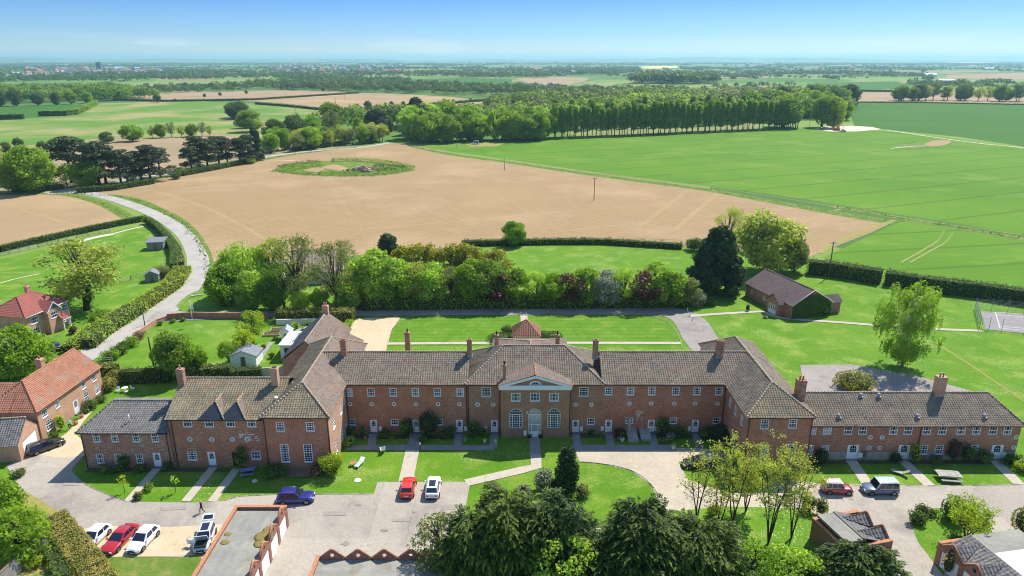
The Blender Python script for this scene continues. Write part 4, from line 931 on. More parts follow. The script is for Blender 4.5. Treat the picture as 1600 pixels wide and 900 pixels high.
# pedimented centre
b = empty('manor_house', (0, 0), 0, 'brick centre house with a white triangular pediment and three tall arched windows', 'house')
PX0, PX1, PY = -1.62, 8.2, 89.16
it = [('win', 760, 619.8, 1.35, 1.45), ('win', 911.7, 619.5, 1.35, 1.45), ('round', 746.1, 632, .68, 0), ('round', 770.7, 632, .62, 0), ('round', 899.5, 632, .62, 0), ('round', 924, 632, .62, 0), ('door', 772.5, 676.5, .98, 2.1), ('door', 899, 676, .98, 2.1), ('win', 923, 663.5, 1.1, 1.05, {'ny': 2})]
h = front_items(b, GX0, GY, it); w_ = MB(); w_.mi = 0; wall_panel(w_, (GX0, GY, 0), (1, 0, 0), GX1 - GX0, ZE, h)
w_.face([(GX1, 101.5, 0), (GX0, 101.5, 0), (GX0, 101.5, ZE), (GX1, 101.5, ZE)]); w_.face([(GX0, 101.5, 0), (GX0, GY, 0), (GX0, GY, ZE), (GX0, 101.5, ZE)]); w_.face([(GX1, GY, 0), (GX1, 101.5, 0), (GX1, 101.5, ZE), (GX1, GY, ZE)])
# projecting bay with arched openings
arch = []
for px, z0, w, zt in ((805.8 + .4, 1.55, 1.85, 4.7), (865.5, 1.55, 1.85, 4.7), (835.6, 0.12, 1.85, 4.7)): arch.append((XA(px, 660, PY), z0, w, zt))
hl = [(X - w/2 - PX0, z0, X + w/2 - PX0, zt) for X, z0, w, zt in arch]
for px in (805.8, 835.8, 865.4):
    X = XA(px, 627, PY); z = ZA(627, PY); window(b, (X, PY, z), 0, 1.35, 1.3); hl.append((X - .675 - PX0, z, X + .675 - PX0, z + 1.3))
wall_panel(w_, (PX0, PY, 0), (1, 0, 0), PX1 - PX0, 7.75, hl); w_.face([(PX1, PY, 0), (PX1, GY, 0), (PX1, GY, 7.9), (PX1, PY, 7.9)]); w_.face([(PX0, GY, 0), (PX0, PY, 0), (PX0, PY, 7.9), (PX0, GY, 7.9)])
for X, z0, w, zt in arch:          # brick spandrels fill the corners over each round arch
    r = w / 2; zc = zt - r; n = 8
    for sx in (-1, 1):
        for i in range(n):
            a, c = math.pi / 2 * i / n, math.pi / 2 * (i + 1) / n
            p1, p2 = (X + sx*r*math.cos(a), zc + r*math.sin(a)), (X + sx*r*math.cos(c), zc + r*math.sin(c))
            q = [(p1[0], PY, p1[1]), (p1[0], PY, zt), (p2[0], PY, zt), (p2[0], PY, p2[1])]
            w_.face(q if sx < 0 else q[::-1]); w_.face([(p1[0], PY, p1[1]), (p2[0], PY, p2[1]), (p2[0], PY + .13, p2[1]), (p1[0], PY + .13, p1[1])])
w_.build('wall', M['brick_centre'], b)
def arch_window(parent, X, Y, z0, w, zt, isdoor):
    f = MB(); r = w/2; zc = zt - r; y0, y1 = Y + .03, Y + .1; t = .08; n = 12
    f.box(X - r, y0, z0, X - r + t, y1, zc); f.box(X + r - t, y0, z0, X + r, y1, zc); f.box(X - r, y0 + .003, zc - .07, X + r, y1 - .003, zc + .03)
    for i in range(n):
        a, c = math.pi*i/n, math.pi*(i+1)/n
        q = [(X + rr*math.cos(u), yy, zc + rr*math.sin(u)) for u in (a, c) for rr, yy in ((r - t, y1), (r - t, y0), (r, y0), (r, y1))]
        f.add(q, [(1, 2, 6, 5), (0, 1, 5, 4)])
    for k in (-.6, -.3, 0, .3, .6): f.box(X + k*r - .018, y0 + .02, zc + .03, X + k*r + .018, y1 - .01, zc + r*math.sqrt(1 - k*k) - .04)
    f.box(X - r*.9, y0 + .022, zc + r*.42, X + r*.9, y1 - .012, zc + r*.42 + .035)
    if not isdoor:
        for k in (-.55, .55): f.box(X + k*r - .05, y0 - .005, z0, X + k*r + .05, y1, zc - .07)
        f.box(X - r, y0, z0, X + r, y1 - .002, z0 + .08)
        for k in (-.27, 0, .27, -.78, .78): f.box(X + k*r - .018, y0 + .02, z0 + .08, X + k*r + .018, y1 - .01, zc - .07)
        for j in range(1, 6): z = z0 + (zc - z0)*j/6; bb_ = .04 if j == 3 else .018; f.box(X - r + t, y0 + .024, z - bb_, X + r - t, y1 - .014, z + bb_)
    else:
        f.box(X - r + t, y0 + .01, z0 + 1.9, X + r - t, y1 - .02, z0 + 2.05); f.box(X - r + t, y0 + .012, z0 + 0.0, X + r - t, y1 - .022, z0 + .95)
        for k in (-.5, .5): f.box(X + k*r - .06, y0 + .0, z0, X + k*r + .06, y1 - .01, z0 + 1.9)
        for j in (1.25, 1.57): f.box(X - r + t, y0 + .024, z0 + j - .02, X + r - t, y1 - .024, z0 + j + .02)
        for k in (-.3, 0, .3): f.box(X + k*r - .016, y0 + .02, z0 + 2.05, X + k*r + .016, y1 - .02, zc - .07)
    o = f.build('arched_doorway' if isdoor else 'arched_window', M['white'], parent)
    g = MB(); g.face([(X - r + .03, Y + .085, z0 + .03), (X + r - .03, Y + .085, z0 + .03)] + [(X + (r - .03)*math.cos(math.pi*i/12), Y + .085, zc + (r - .03)*math.sin(math.pi*i/12)) for i in range(13)]); g.build('pane', M['glass'], o)
    if isdoor:
        g = MB(); g.face([(X - r + .1, Y + .07, z0 + 2.06), (X + r - .1, Y + .07, z0 + 2.06), (X + r - .1, Y + .07, zc - .08), (X - r + .1, Y + .07, zc - .08)]); g.build('blind', M['glass_pale'], o)
    else:
        s = MB(); s.box(X - r - .05, Y - .05, z0 - .14, X + r + .05, Y + .02, z0 - .002); s.build('sill', M['bluebrick'], o)
    return o
for i, (X, z0, w, zt) in enumerate(arch): arch_window(b, X, PY, z0, w, zt, i == 2)
cx = (PX0 + PX1) / 2; hw = (PX1 - PX0) / 2 + .22
p = MB(); y0, y1 = PY - .38, PY + .0
p.box(cx - hw, PY - .30, 7.76, cx + hw, PY + .02, 8.14); p.box(cx - hw - .05, y0, 8.14, cx + hw + .05, PY + .02, 8.42)
for s_ in (-1, 1):
    p.prism([(cx + s_*(hw + .1), 8.424), (cx, 10.02), (cx, 9.62), (cx + s_*(hw - 1.15), 8.424)], y0 - .02, y1 + .02, 'y')
ped = p.build('pediment', M['white'], b)
t_ = MB(); t_.face([(cx - hw + 1.1, PY - .02, 8.425), (cx + hw - 1.1, PY - .02, 8.425), (cx, PY - .02, 9.62)]); t_.build('tympanum', M['brick_centre'], ped)
f = MB(); n = 10
for i in range(n):
    a, c = math.pi*i/n, math.pi*(i+1)/n; q = [(cx + rr*math.cos(u), yy, 8.45 + rr*.72*math.sin(u)) for u in (a, c) for rr, yy in ((.62, PY - .02), (.62, PY - .07), (.86, PY - .07), (.86, PY - .02))]; f.add(q, [(1, 2, 6, 5), (0, 1, 5, 4), (2, 3, 7, 6)])
for k in (-.5, -.25, 0, .25, .5): f.box(cx + k - .02, PY - .07, 8.45, cx + k + .02, PY - .035, 8.45 + .43*math.sqrt(1 - k*k/.4))
f.box(cx - .9, PY - .09, 8.43, cx + .9, PY - .03, 8.5); f.build('lunette', M['white'], ped)
g = MB(); g.face([(cx + .64*math.cos(math.pi*i/10), PY - .03, 8.46 + .47*math.sin(math.pi*i/10)) for i in range(11)]); g.build('lunette_pane', M['glass'], ped)
rf = roof_x(b, GX0, GX1, GY, 101.5, ZE + .02, 11.6, 5.5, 5.5, 'tile', ov=.38)
r = MB(); yb = 92.9
for s_ in (-1, 1): tile_plane(r, [(cx + s_*(hw + .15), y0 - .03, 8.42), (cx + s_*(hw + .15), yb, 8.42), (cx, yb, 10.06), (cx, y0 - .03, 10.06)])
pr = r.build('porch_roof', M['tile_sunlit_pink'], b); t = MB(); ridge_line(t, (cx, y0, 10.1), (cx, yb - .2, 10.1)); t.build('ridge_tiles', M['ridge_orange'], pr)
chimney(rf, XA(788, 585, 90.2), 90.6, 8.5, 10.9, .5, .45, 1, 'brick_centre', M['bark_dark'])
chimney(rf, XA(776, 538, 98.5), 98.5, 9.2, 12.3, .6, .6, 1, 'brick_centre', M['bark_dark']); chimney(rf, XA(871, 538, 98.5), 98.5, 9.2, 12.3, .6, .6, 1, 'brick_centre', M['bark_dark'])
ZB = ZA(533, 103.2)
back = MB(); wall_panel(back, (8.6, 101.5, 0), (0, 1, 0), 5.5, ZE); wall_panel(back, (8.6, 107, 0), (-1, 0, 0), 11.4, ZE); wall_panel(back, (-2.8, 107, 0), (0, -1, 0), 5.5, ZE); back.build('rear_wall', M['brick_centre'], b)
r = MB(); r_ = [(-3.15, 95.5, ZE), (-3.15, 107.3, ZE), (2.9, 103.2, ZB), (2.9, 96, ZB)]; tile_plane(r, r_); tile_plane(r, [(8.95, 95.5, ZE), (8.95, 107.3, ZE), (2.9, 103.2, ZB), (2.9, 96, ZB)]); tile_plane(r, [(-3.15, 107.3, ZE), (8.95, 107.3, ZE), (2.9, 103.2, ZB)])
rr_ = r.build('rear_roof', M['tile_sunlit_pink'], b); t = MB(); ridge_line(t, (2.9, 96, ZB + .05), (2.9, 103.2, ZB + .05)); ridge_line(t, (2.9, 103.2, ZB + .05), (-3.15, 107.3, ZE + .05)); ridge_line(t, (2.9, 103.2, ZB + .05), (8.95, 107.3, ZE + .05)); t.build('ridge_tiles', M['ridge'], rr_)
gutter(b, (GX0 + .1, GY - .44, ZE), (PX0 - .1, GY - .44, ZE), [(GX0 + .1, GY - .1, 7.9), (PX0 - .15, GY - .1, 7.9)]); gutter(b, (PX1 + .1, GY - .44, ZE), (GX1 - .1, GY - .44, ZE), [(PX1 + .15, GY - .1, 7.9)])
for px, py in ((820.5, 675), (908, 671), (759, 671)): meter_box(px, py, PY if px == 820.5 else GY, b)
l = MB(); X = XA(823.6, 645, PY); l.box(X - .07, PY - .2, 4.0, X + .07, PY - .003, 4.35); l.build('wall_lamp', M['white'], b)

# wings with hipped ends
def wing(x0, x1, lab, mats, Y1=104.7, mirror=False):
    b = empty('wing_house', (0, 0), 0, lab, 'house', 'hipped wings of the courtyard house'); Y = EY
    hf = []
    ups = ((438.6, 674.5), (485.2, 674)) if not mirror else ((1194.2, 670), (1238, 669.5))
    lows = (430 / 6.428 + 380, 663 / 6.428 + 380) if not mirror else (1190.3, 1234.3)
    for px, py in ups:
        X = XA(px, py, Y); z = ZA(py, Y); window(b, (X, Y, z), 0, 1.1, 1.35); hf.append((X - .55 - x0, z, X + .55 - x0, z + 1.35))
    for px in lows:
        X = XA(px, 725, Y); window(b, (X, Y, 1.25), 0, 1.15, 2.75, 3, 8); hf.append((X - .575 - x0, 1.25, X + .575 - x0, 4.0))
    def sidewall(xw, sgn):
        hs = []; ys = ((2.6, 4.9, 1.25, 1.7), (6.6, 4.9, 1.0, 1.5), (8.9, 5.3, .9, 1.2), (2.7, 1.1, 1.1, 2.0), (5.9, 1.1, 1.1, 2.0)) if not mirror else ((2.2, 5.6, 1.0, 1.4), (4.9, 5.6, 1.0, 1.4), (7.4, 5.6, 1.0, 1.4), (7.9, .9, .9, 1.3), (4.4, .9, .9, 1.3))
        for d, z, w, hh in ys:
            if sgn > 0: u = d; window(b, (xw, Y + d, z), R(90), w, hh, 3 if w > 1 else 2)
            else: u = (Y1 - Y) - d; window(b, (xw, Y + d, z), R(-90), w, hh, 3 if w > 1 else 2)
            hs.append((u - w/2, z, u + w/2, z + hh))
        return hs
    if not mirror: hr = sidewall(x1, 1); body_walls(b, x0, x1, Y, Y1, ZE, 'brick_main', hf, right=hr, mats=('brick_main', 'brick_pink_sunlit')); door(b, (x1 + .02, Y + 8.3, .11), R(90), 1.0, 2.1)  # right wall takes the paler brick, sunlight put into its colour
    else:
        hl_ = sidewall(x0, -1); body_walls(b, x0, x1, Y, Y1, ZE, 'brick_main', hf, left=hl_)
    rf = roof_y(b, x0, x1, Y, Y1, ZE + .01, ZR, 4.6, 4.0, mats=mats, ridge_r=.15)
    gutter(b, (x0, Y - .42, ZE), (x1, Y - .42, ZE), [(x0 + .15, Y - .1, 7.9), (x1 - .12, Y - .1, 7.9)])
    return b, rf
wl, rl = wing(E0, E1, 'left wing of the brick house with hipped roof and sunlit pink side wall', ('tile_lichen', 'tile_lichen', 'tile_sunlit_pink', 'tile_sunlit_pink'))
wr, rr = wing(I0, I1, 'right wing of the brick house with hipped roof behind the bare trees', ('tile_lichen', 'tile', 'tile', 'tile_sunlit_pink'), mirror=True)
st = MB(); Xs = XA(470, 735, EY)
for i in range(3): st.box(Xs - 1.6, EY - 1.3 + .35*i, .002 + .16*i, Xs + 1.6, EY - .003, .16*(i+1))
st.build('garden_steps', M['timber'], wl)

M['slate_and_shade'] = plain('dormer_slate_and_shade', (.05,.055,.075), .7, .3)  # dark slate front; the same tone paints shade onto the left slope
# terrace with the two small gabled dormers
b = empty('dormer_house', (0, 0), 0, 'brick house with two small triangular dormers between low left block and left wing', 'house')
DX0, DX1, DY = -45.2, -32.4, 81.65
it = [('win', x, 667, 1.2, 1.35, {'ny': 2}) for x in (293.6, 327.5, 360.8, 393.6)] + [('round', x, 686.4, .68, 0) for x in (297, 331, 363.5, 386.3)]
it[3] = it[3]; it += [('win', 301.3, 719, 1.25, 1.3), ('win', 400.5, 718, 1.25, 1.3), ('door', 333, 729, 1.0, 2.15), ('door', 371, 729, .95, 2.15)]
h = front_items(b, DX0, DY, it[:-1]); Xd = XA(371, 729, DY); h.append((Xd - .5 - DX0, 0.01, Xd + .5 - DX0, 2.2))
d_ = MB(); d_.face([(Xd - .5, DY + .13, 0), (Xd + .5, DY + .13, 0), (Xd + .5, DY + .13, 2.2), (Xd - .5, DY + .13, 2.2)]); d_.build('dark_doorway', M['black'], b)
body_walls(b, DX0, DX1, DY, 93.2, 7.2, 'brick', h, gl=10.2, gr=10.2)
rf = roof_x(b, DX0, DX1 + 1.5, DY, 93.2, 7.2, 10.35, 0, 0, 'tile_lichen', ov=.35, gov=.3)
for px in (337.5 - 1, 370):          # dormers: steep little gables facing the front
    X = XA(px, 651, DY) - .5; yf = DY - .38; ap = (X + .2, DY + 1.3, 9.1); bk = (X + .2, DY + 3.5, 9.1); cl, cr_ = (X - 1.75, yf, 7.28), (X + 1.75, yf, 7.28)
    dm = MB(); dm.face([cl, cr_, ap]); o = dm.build('dormer', M['slate_and_shade'], rf)
    t = MB(); t.face([cl, ap, bk]); t.build('dormer_left_slope', M['slate_and_shade'], o)
    t = MB(); tile_plane(t, [cr_, bk, ap]); t.build('dormer_roof', M['tile_sunlit_pink'], o); t = MB(); ridge_line(t, ap, bk, .11); ridge_line(t, cr_, ap, .08); t.build('dormer_ridge', M['ridge'], o)  # right slope gets the lighter tile, its sunlight painted in the colour
chimney(rf, -45.1, 86.6, 8.6, 12.1, .9, .75, 1, 'brick_worn', M['ridge']); chimney(rf, -32.3, 86.6, 8.4, 12.3, .9, .9, 0, 'brick_pink_sunlit')
gutter(b, (DX0 - .2, DY - .42, 7.2), (DX1, DY - .42, 7.2), [(DX0 + .4, DY - .1, 7.1)])
m = MB()
for i in range(24): q = random.Random(i + 50); X = XA(q.uniform(372, 400), 686, DY); z = q.uniform(3.9, 4.9); m.box(X, DY - .02, z, X + q.uniform(.2, .6), DY - .002, z + .14)
m.build('bare_plaster_patch', M['render'], b)
for k in range(3):
    c = MB(); c.cyl((-31.6 + k*.75, 84.2 + k*1.6, 8.4 + k*.3), .3, .7, 10, .22); c.build('roof_vent', M['render'], rf)
# low block at the left end
b = empty('end_house', (0, 0), 0, 'low brick end house with grey hipped roof and white ground floor door at far left', 'house')
it = [('win', x, 690.5, .95, 1.5, {'nx': 3}) for x in (151.7, 180.3, 213.5, 243)] + [('win', x, 724, .95, 1.45) for x in (157.9, 186.2, 219.5)] + [('door', 248.1, 730.5, .98, 2.15)]
CX0, CX1, CY = -56.9, -45.2, 81.36
h = front_items(b, CX0, CY, it); body_walls(b, CX0, CX1 - .004, CY, 90.6, 5.4, 'brick_worn', h)
rf = roof_x(b, CX0, CX1 + .0, CY, 90.6, 5.4, 7.6, 2.7, 0, 'tile_dark', ov=.38, gov=-.01, rmat='tile_dark')
gutter(b, (CX0 - .4, CY - .45, 5.38), (CX1, CY - .45, 5.38), [(CX0 + .12, CY - .1, 5.3), (CX1 - .35, CY - .1, 5.3)])
v = MB(); v.tube([(-50.9, 82.7, 6.1), (-50.9, 82.7, 7.3)], .07, 8); v.build('vent_pipe', M['white'], rf)
# low range at the right
b = empty('mews_house', (0, 0), 0, 'low brick range with long tiled roof two chimneys and three pale double doors at right', 'house')
JX0, JX1, JY = 39.1, 68.6, 83.4
it = [('win', x, 679, 1.15, 1.2, {'ny': 2, 'pale': i < 2}) for i, x in enumerate((1268.3, 1292, 1324.5, 1347.2, 1395.2, 1418, 1447.2, 1471.5, 1500.5, 1524.8, 1550.7, 1573.3))]
it += [('round', x, y, .62, 0) for x, y in ((1360, 683.2), (1378, 683.2), (1358, 699.5), (1374.5, 699.5), (1588, 683), (1583.5, 699.3))]
it += [('win', x, 710, 1.1, 1.45, {'pale': x < 1300}) for x in (1264, 1288, 1441.9, 1466, 1520.8)] + [('gdoor', x, 719.5, 1.55, 2.25) for x in (1329.9, 1409.3, 1554)]
h = front_items(b, JX0, JY, it); body_walls(b, JX0 + .004, JX1, JY, 91.8, 5.3, 'brick', h)
rf = roof_x(b, JX0 - 1.2, JX1, JY, 91.8, 5.3, 8.05, 0, 2.9, 'tile', ov=.38, gov=0)
pl = MB(); hx = sorted((q[0], q[2]) for q in h if q[1] < 1.2); cur = 0.02
for a, c in hx + [(JX1 - JX0, JX1 - JX0)]:
    if a - cur > .1: pl.box(JX0 + cur, JY - .03, 0.0, JX0 + a, JY - .003, 1.15)
    cur = c
pl.build('grey_plinth', M['concrete'], b)
chimney(rf, 38.75, 84.9, 6.2, 11.3, 1.15, .95, 2, 'brick', M['ridge_orange']); chimney(rf, 59.1, 87.4, 7.2, 10.6, 1.25, .95, 2, 'brick_pink_sunlit', M['ridge'])
gutter(b, (JX0, JY - .45, 5.28), (JX1 + .3, JY - .45, 5.28), [(XA(1433, 700, JY), JY - .1, 5.2)])
for px, py in ((1309.5, 655), (1344, 622.5), (1372, 622.5), (1432, 655), (1537, 655)):
    Y = 84.2 if py > 640 else 87.0; X = XA(px, py, Y); z = 5.3 + (Y - JY + .38) * .6; c = MB(); c.cyl((X, Y, z), .2, .35, 10); c.ball((X, Y, z + .4), .27, 10, (1, 1, .6)); c.box(X - .3, Y - .3, z - .02, X + .3, Y + .3, z + .08); c.build('roof_cowl', M['lead'], rf)
for px in (1325, 1398, 1479): 
    l = MB(); X = XA(px, 640, 86); 
    for i in range(14): y = 83.2 + i*.33; z = 5.3 + (y - JY + .38)*.594; l.box(X - .05 - (y-83)*.18, y, z + .05, X + .05 - (y-83)*.18, y + .34, z + .13)
    l.build('slipped_tile_line', M['tile_dark'], rf)
m = MB(); m.box(XA(1343, 714, JY) - .3, JY - .2, .4, XA(1343, 714, JY) + .3, JY - .04, 1.1); m.build('meter_box', M['white'], b)
m = MB(); m.box(XA(1566, 714, JY) - .3, JY - .2, .4, XA(1566, 714, JY) + .3, JY - .04, 1.1); m.build('meter_box', M['white'], b)

# rear-left house with gable and lean-to behind the left wing
b = empty('rear_house', (0, 0), 0, 'brick house with gabled stone-grey roof behind the left wing beside the glass lantern', 'house')
bx0, bx1, by0, by1 = -37.6, -29.6, 104.8, 118.6
body_walls(b, bx0, bx1, by0, by1, 5.2, 'brick_pink_sunlit')
g_ = MB(); g_.face([(bx0, by0, 5.2), (bx1, by0, 5.2), ((bx0 + bx1)/2, by0, 8.5)]); g_.build('gable', M['brick_pink_sunlit'], b); g_ = MB(); g_.face([(bx1, by1, 5.2), (bx0, by1, 5.2), ((bx0 + bx1)/2, by1, 8.5)]); g_.build('gable', M['brick_pink_sunlit'], b)
rf = roof_y(b, bx0, bx1, by0, by1, 5.2, 8.6, mats=('tile_dark', 'tile_dark', 'tile_sunlit_pink', 'tile_sunlit_pink'))  # dark left and lighter right slope: shade and sun painted into the tiles
chimney(rf, -33.6, 118.2, 7.6, 10.0, 1.0, .8, 2, 'brick_pink_sunlit')
l = MB(); l.box(-29.6, 113.5, 0, -27.4, 118.4, 3.0); l.build('side_annexe', M['brick_pink_sunlit'], b)
l = MB(); tile_plane(l, [(-27.2, 113.2, 3.0), (-27.2, 118.7, 3.0), (-29.6, 118.7, 4.2), (-29.6, 113.2, 4.2)]); l.build('annexe_roof', M['tile_sunlit_pink'], b)
b = empty('conservatory', (0, 0), 0, 'white flat roofed garden room with a blue glass roof lantern', 'conservatory')
x0, y0 = G(437, 562); x0 += .3; l = MB(); wall_panel(l, (x0, y0, 0), (1, 0, 0), 6.0, 2.7, [(.7, .3, 2.3, 2.3), (3.0, .3, 5.2, 2.3)]); wall_panel(l, (x0, y0 + 6.5, 0), (0, -1, 0), 6.5, 2.7, [(1, .5, 5, 2.2)]); wall_panel(l, (x0 + 6, y0 + 6.5, 0), (-1, 0, 0), 6, 2.7); l.build('wall', M['white'], b)
l = MB(); l.box(x0 + .1, y0 + .15, 0, x0 + 5.9, y0 + 6.4, 2.6); l.build('glazing', M['glass'], b)
l = MB(); l.box(x0 - .25, y0 - .25, 2.704, x0 + 6.1, y0 + 6.7, 2.95); l.build('flat_roof', M['felt_white'], b)
l = MB(); a = (x0 + 1.8, y0 + 1.4); c = (x0 + 5.4, y0 + 5.4); mx_ = (a[0] + c[0])/2
l.face([(a[0], a[1], 2.96), (c[0], a[1], 2.96), (mx_, a[1] + 1.4, 3.9)]); l.face([(c[0], c[1], 2.96), (a[0], c[1], 2.96), (mx_, c[1] - 1.4, 3.9)])
l.face([(a[0], c[1], 2.96), (a[0], a[1], 2.96), (mx_, a[1] + 1.4, 3.9), (mx_, c[1] - 1.4, 3.9)]); l.face([(c[0], a[1], 2.96), (c[0], c[1], 2.96), (mx_, c[1] - 1.4, 3.9), (mx_, a[1] + 1.4, 3.9)])
o = l.build('roof_lantern', paint('lantern_glass', (.35, .50, .62)), b)
l = MB()
for p1, p2 in (((a[0], a[1]), (mx_, a[1]+1.4)), ((c[0], a[1]), (mx_, a[1]+1.4)), ((a[0], c[1]), (mx_, c[1]-1.4)), ((c[0], c[1]), (mx_, c[1]-1.4))): l.tube([(*p1, 2.98), (*p2, 3.94)], .07, 5)
l.tube([(mx_, a[1]+1.4, 3.94), (mx_, c[1]-1.4, 3.94)], .08, 5); l.build('lantern_bars', M['white'], o)

# orange-roofed cottage, rotated, with garage wing
def rot_house(name, label, A, B, depth_, H, zr, wallm, roofm, rmat, hipL=0, hipR=0, win=(), doors=(), ov=.35, group=None, mats=None, sign=1):
    """house whose front runs from ground point A (left) to B (right) as seen from outside"""
    A, B = np.array(A), np.array(B); L_ = float(np.linalg.norm(B - A)); ang = math.atan2(B[1] - A[1], B[0] - A[0])
    e = empty(name, (A[0], A[1]), ang, label, 'house', group); hs = []
    for (u, z, w, hh, *k) in win: window(e, (u, 0, z), 0, w, hh, *(k[0] if k else (3, 4))); hs.append((u - w/2, z, u + w/2, z + hh))
    for (u, w, hh) in doors: door(e, (u, 0, .11), 0, w, hh); hs.append((u - w/2, .11, u + w/2, .11 + hh))
    body_walls(e, 0, L_, 0, depth_, H, wallm, hs, gl=0 if hipL else zr - .1, gr=0 if hipR else zr - .1)
    rf = roof_x(e, 0, L_, 0, depth_, H, zr, hipL, hipR, roofm, ov=ov, rmat=rmat, mats=mats); return e, rf, L_
cA = (-67.35, 88.4); cB = (-66.85, 103.4)
e, rf, L_ = rot_house('cottage', 'long cottage with orange pantiled roof and sunlit pink brick front beside gravel drive', cA, cB, 7.4, 4.6, 7.8, 'brick_pink_sunlit', 'tile_orange', 'ridge_orange', 3.7, 0,
    win=[(1.5, 3.0, 1.2, 1.15, (3, 3)), (4.3, 3.0, 1.0, 1.15, (3, 3)), (10.6, 3.0, 1.1, 1.15, (3, 3)), (13.3, 3.0, 1.1, 1.15, (3, 3)), (1.9, .75, 1.4, 1.6), (10.7, .75, 1.2, 1.6), (13.5, .75, 1.2, 1.6)], doors=[(8.0, 1.2, 2.2)])
for u, t_ in ((4.6, .45), (12.6, .5)):
    y = -.3 + 3.9*t_; z = 4.6 + 3.0*t_; s = MB(); s.add([(u - .45, y - .4, z + .05 - .3), (u + .45, y - .4, z + .05 - .3), (u + .45, y + .45, z + .45), (u - .45, y + .45, z + .45)], [(0, 1, 2, 3)]); s.build('roof_window', M['glass_pale'], rf)
chimney(rf, 8.6, 4.6, 6.6, 8.9, .9, .9, 1, 'brick_pink_sunlit'); l = MB(); l.box(11.7, -.15, 2.45, 12.0 - .6, 0, 2.6)
# hipped rear part of the cottage running left
cC = G(-40, 700)
b = empty('cottage_wing', (0, 0), 0, 'left part of the cottage with steep orange red pantiles behind the garage', 'house')
ax, ay = cA; bw = MB()
angc = math.atan2(cB[1] - cA[1], cB[0] - cA[0]); nrm = (-math.sin(angc), math.cos(angc)); dr = (math.cos(angc), math.sin(angc))
p0 = (ax + .2, ay + .8); p1 = (ax + nrm[0]*7.0, ay + nrm[1]*7.0); 
r = MB(); r0 = (ax + nrm[0]*3.6 + dr[0]*.4, ay + nrm[1]*3.6 + dr[1]*.4); far = (ax - 15.5, ay - 1.0)
tile_plane(r, [(ax - 18, ay - .75, 4.45), (ax - 3.6, ay - .3, 4.45), (ax - 3.7, ay + 3.45, 7.6), (ax - 18, ay + 3.1, 7.2)])
r.build('roof', M['tile_orange'], b); bw.box(ax - 16, ay + .25, 0, ax - .5, ay + 4.5, 4.15); bw.build('wall', M['brick_pink_sunlit'], b)
# garage of the cottage
gA = G(34, 721); gB = G(65, 688)
ang = math.atan2(gB[1] - gA[1], gB[0] - gA[0]); b = empty('garage', (gA[0], gA[1]), ang, 'cottage garage with grey pantiled gable roof and one wide white door', 'garage')
Lg = math.hypot(gB[0] - gA[0], gB[1] - gA[1]); 
w_ = MB(); wall_panel(w_, (0, 0, 0), (1, 0, 0), Lg, 2.7, [(1.1, 0, Lg - .8, 2.25)]); w_.face([(0, 0, 2.7), (Lg, 0, 2.7), (Lg*.55, 0, 5.0)]); w_.face([(0, 9, 0), (0, 0, 0), (0, 0, 2.7), (0, 9, 2.7)]); w_.face([(Lg, 0, 0), (Lg, 9, 0), (Lg, 9, 2.7), (Lg, 0, 2.7)]); w_.build('wall', M['brick_pink_sunlit'], b)
garage_door(b, (1.1 + (Lg - 1.9)/2, 0, 0), 0, Lg - 1.9, 2.25)
r = MB(); tile_plane(r, [(-.35, -.15, 2.55), (-.35, 10, 2.55), (Lg*.55, 10, 5.05), (Lg*.55, -.15, 5.05)]); tile_plane(r, [(Lg + .3, -.15, 2.6), (Lg + .3, 10, 2.6), (Lg*.55, 10, 5.05), (Lg*.55, -.15, 5.05)]); o = r.build('roof', M['tile_dark'], b)
t = MB(); ridge_line(t, (Lg*.55, -.1, 5.1), (Lg*.55, 10, 5.1)); t.build('ridge_tiles', M['ridge'], o)

# red-roofed modern house
hA = G(48, 533); hB = G(110, 505)
e, rf, L_ = rot_house('modern_house', 'detached modern house with bright red hipped roof and white gabled porch', hA, hB, 8.6, 4.9, 7.7, 'brick_pink_sunlit', 'tile_red', 'tile_red', 3.5, 3.5,
    win=[(1.9, 3.0, 1.9, 1.3, (4, 2)), (9.3, 3.0, 1.7, 1.3, (4, 2)), (1.7, .8, 1.9, 1.3, (4, 2)), (9.3, .8, 1.8, 1.3, (4, 2))], doors=[(6.6, 1.0, 2.1)])
l = MB(); wall_panel(l, (3.9, -1.2, 0), (1, 0, 0), 2.9, 4.9, [(.6, 3.0, 2.3, 4.3)]); l.face([(3.9, 0, 0), (3.9, -1.2, 0), (3.9, -1.2, 4.9), (3.9, 0, 4.9)]); l.face([(6.8, -1.2, 0), (6.8, 0, 0), (6.8, 0, 4.9), (6.8, -1.2, 4.9)]); l.build('bay', M['brick_pink_sunlit'], e); window(e, (3.9 + 1.45, -1.2, 3.0), 0, 1.7, 1.3, 4, 2)
l = MB(); l.face([(3.9, -1.22, 4.9), (6.8, -1.22, 4.9), (5.35, -1.22, 6.3)]); l.build('bay_gable', M['bluebrick'], e)
l = MB()
for s_ in (-1, 1): l.prism([(5.35 + s_*1.75, 4.7), (5.35, 6.45), (5.35, 6.22), (5.35 + s_*1.75, 4.45)], -1.5, -1.24, 'y')
l.build('bargeboard', M['white'], e); l = MB()
for s_ in (-1, 1): tile_plane(l, [(5.35 + s_*1.8, -1.45, 4.7), (5.35 + s_*1.8, 1.4, 4.7), (5.35, 1.4, 6.5), (5.35, -1.45, 6.5)])
l.build('bay_roof', M['tile_red'], e)
l = MB(); tile_plane(l, [(6.0, -2.4, 2.4), (8.0, -2.4, 2.4), (8.0, -.9, 3.3), (6.0, -.9, 3.3)]); l.build('porch_roof', M['tile_red'], e); l = MB(); l.box(6.1, -2.2, 0, 6.25, -2.05, 2.4); l.box(7.75, -2.2, 0, 7.9, -2.05, 2.4); l.box(6.0, -2.42, 2.2, 8.0, -2.3, 2.4); l.build('porch_frame', M['white'], e)
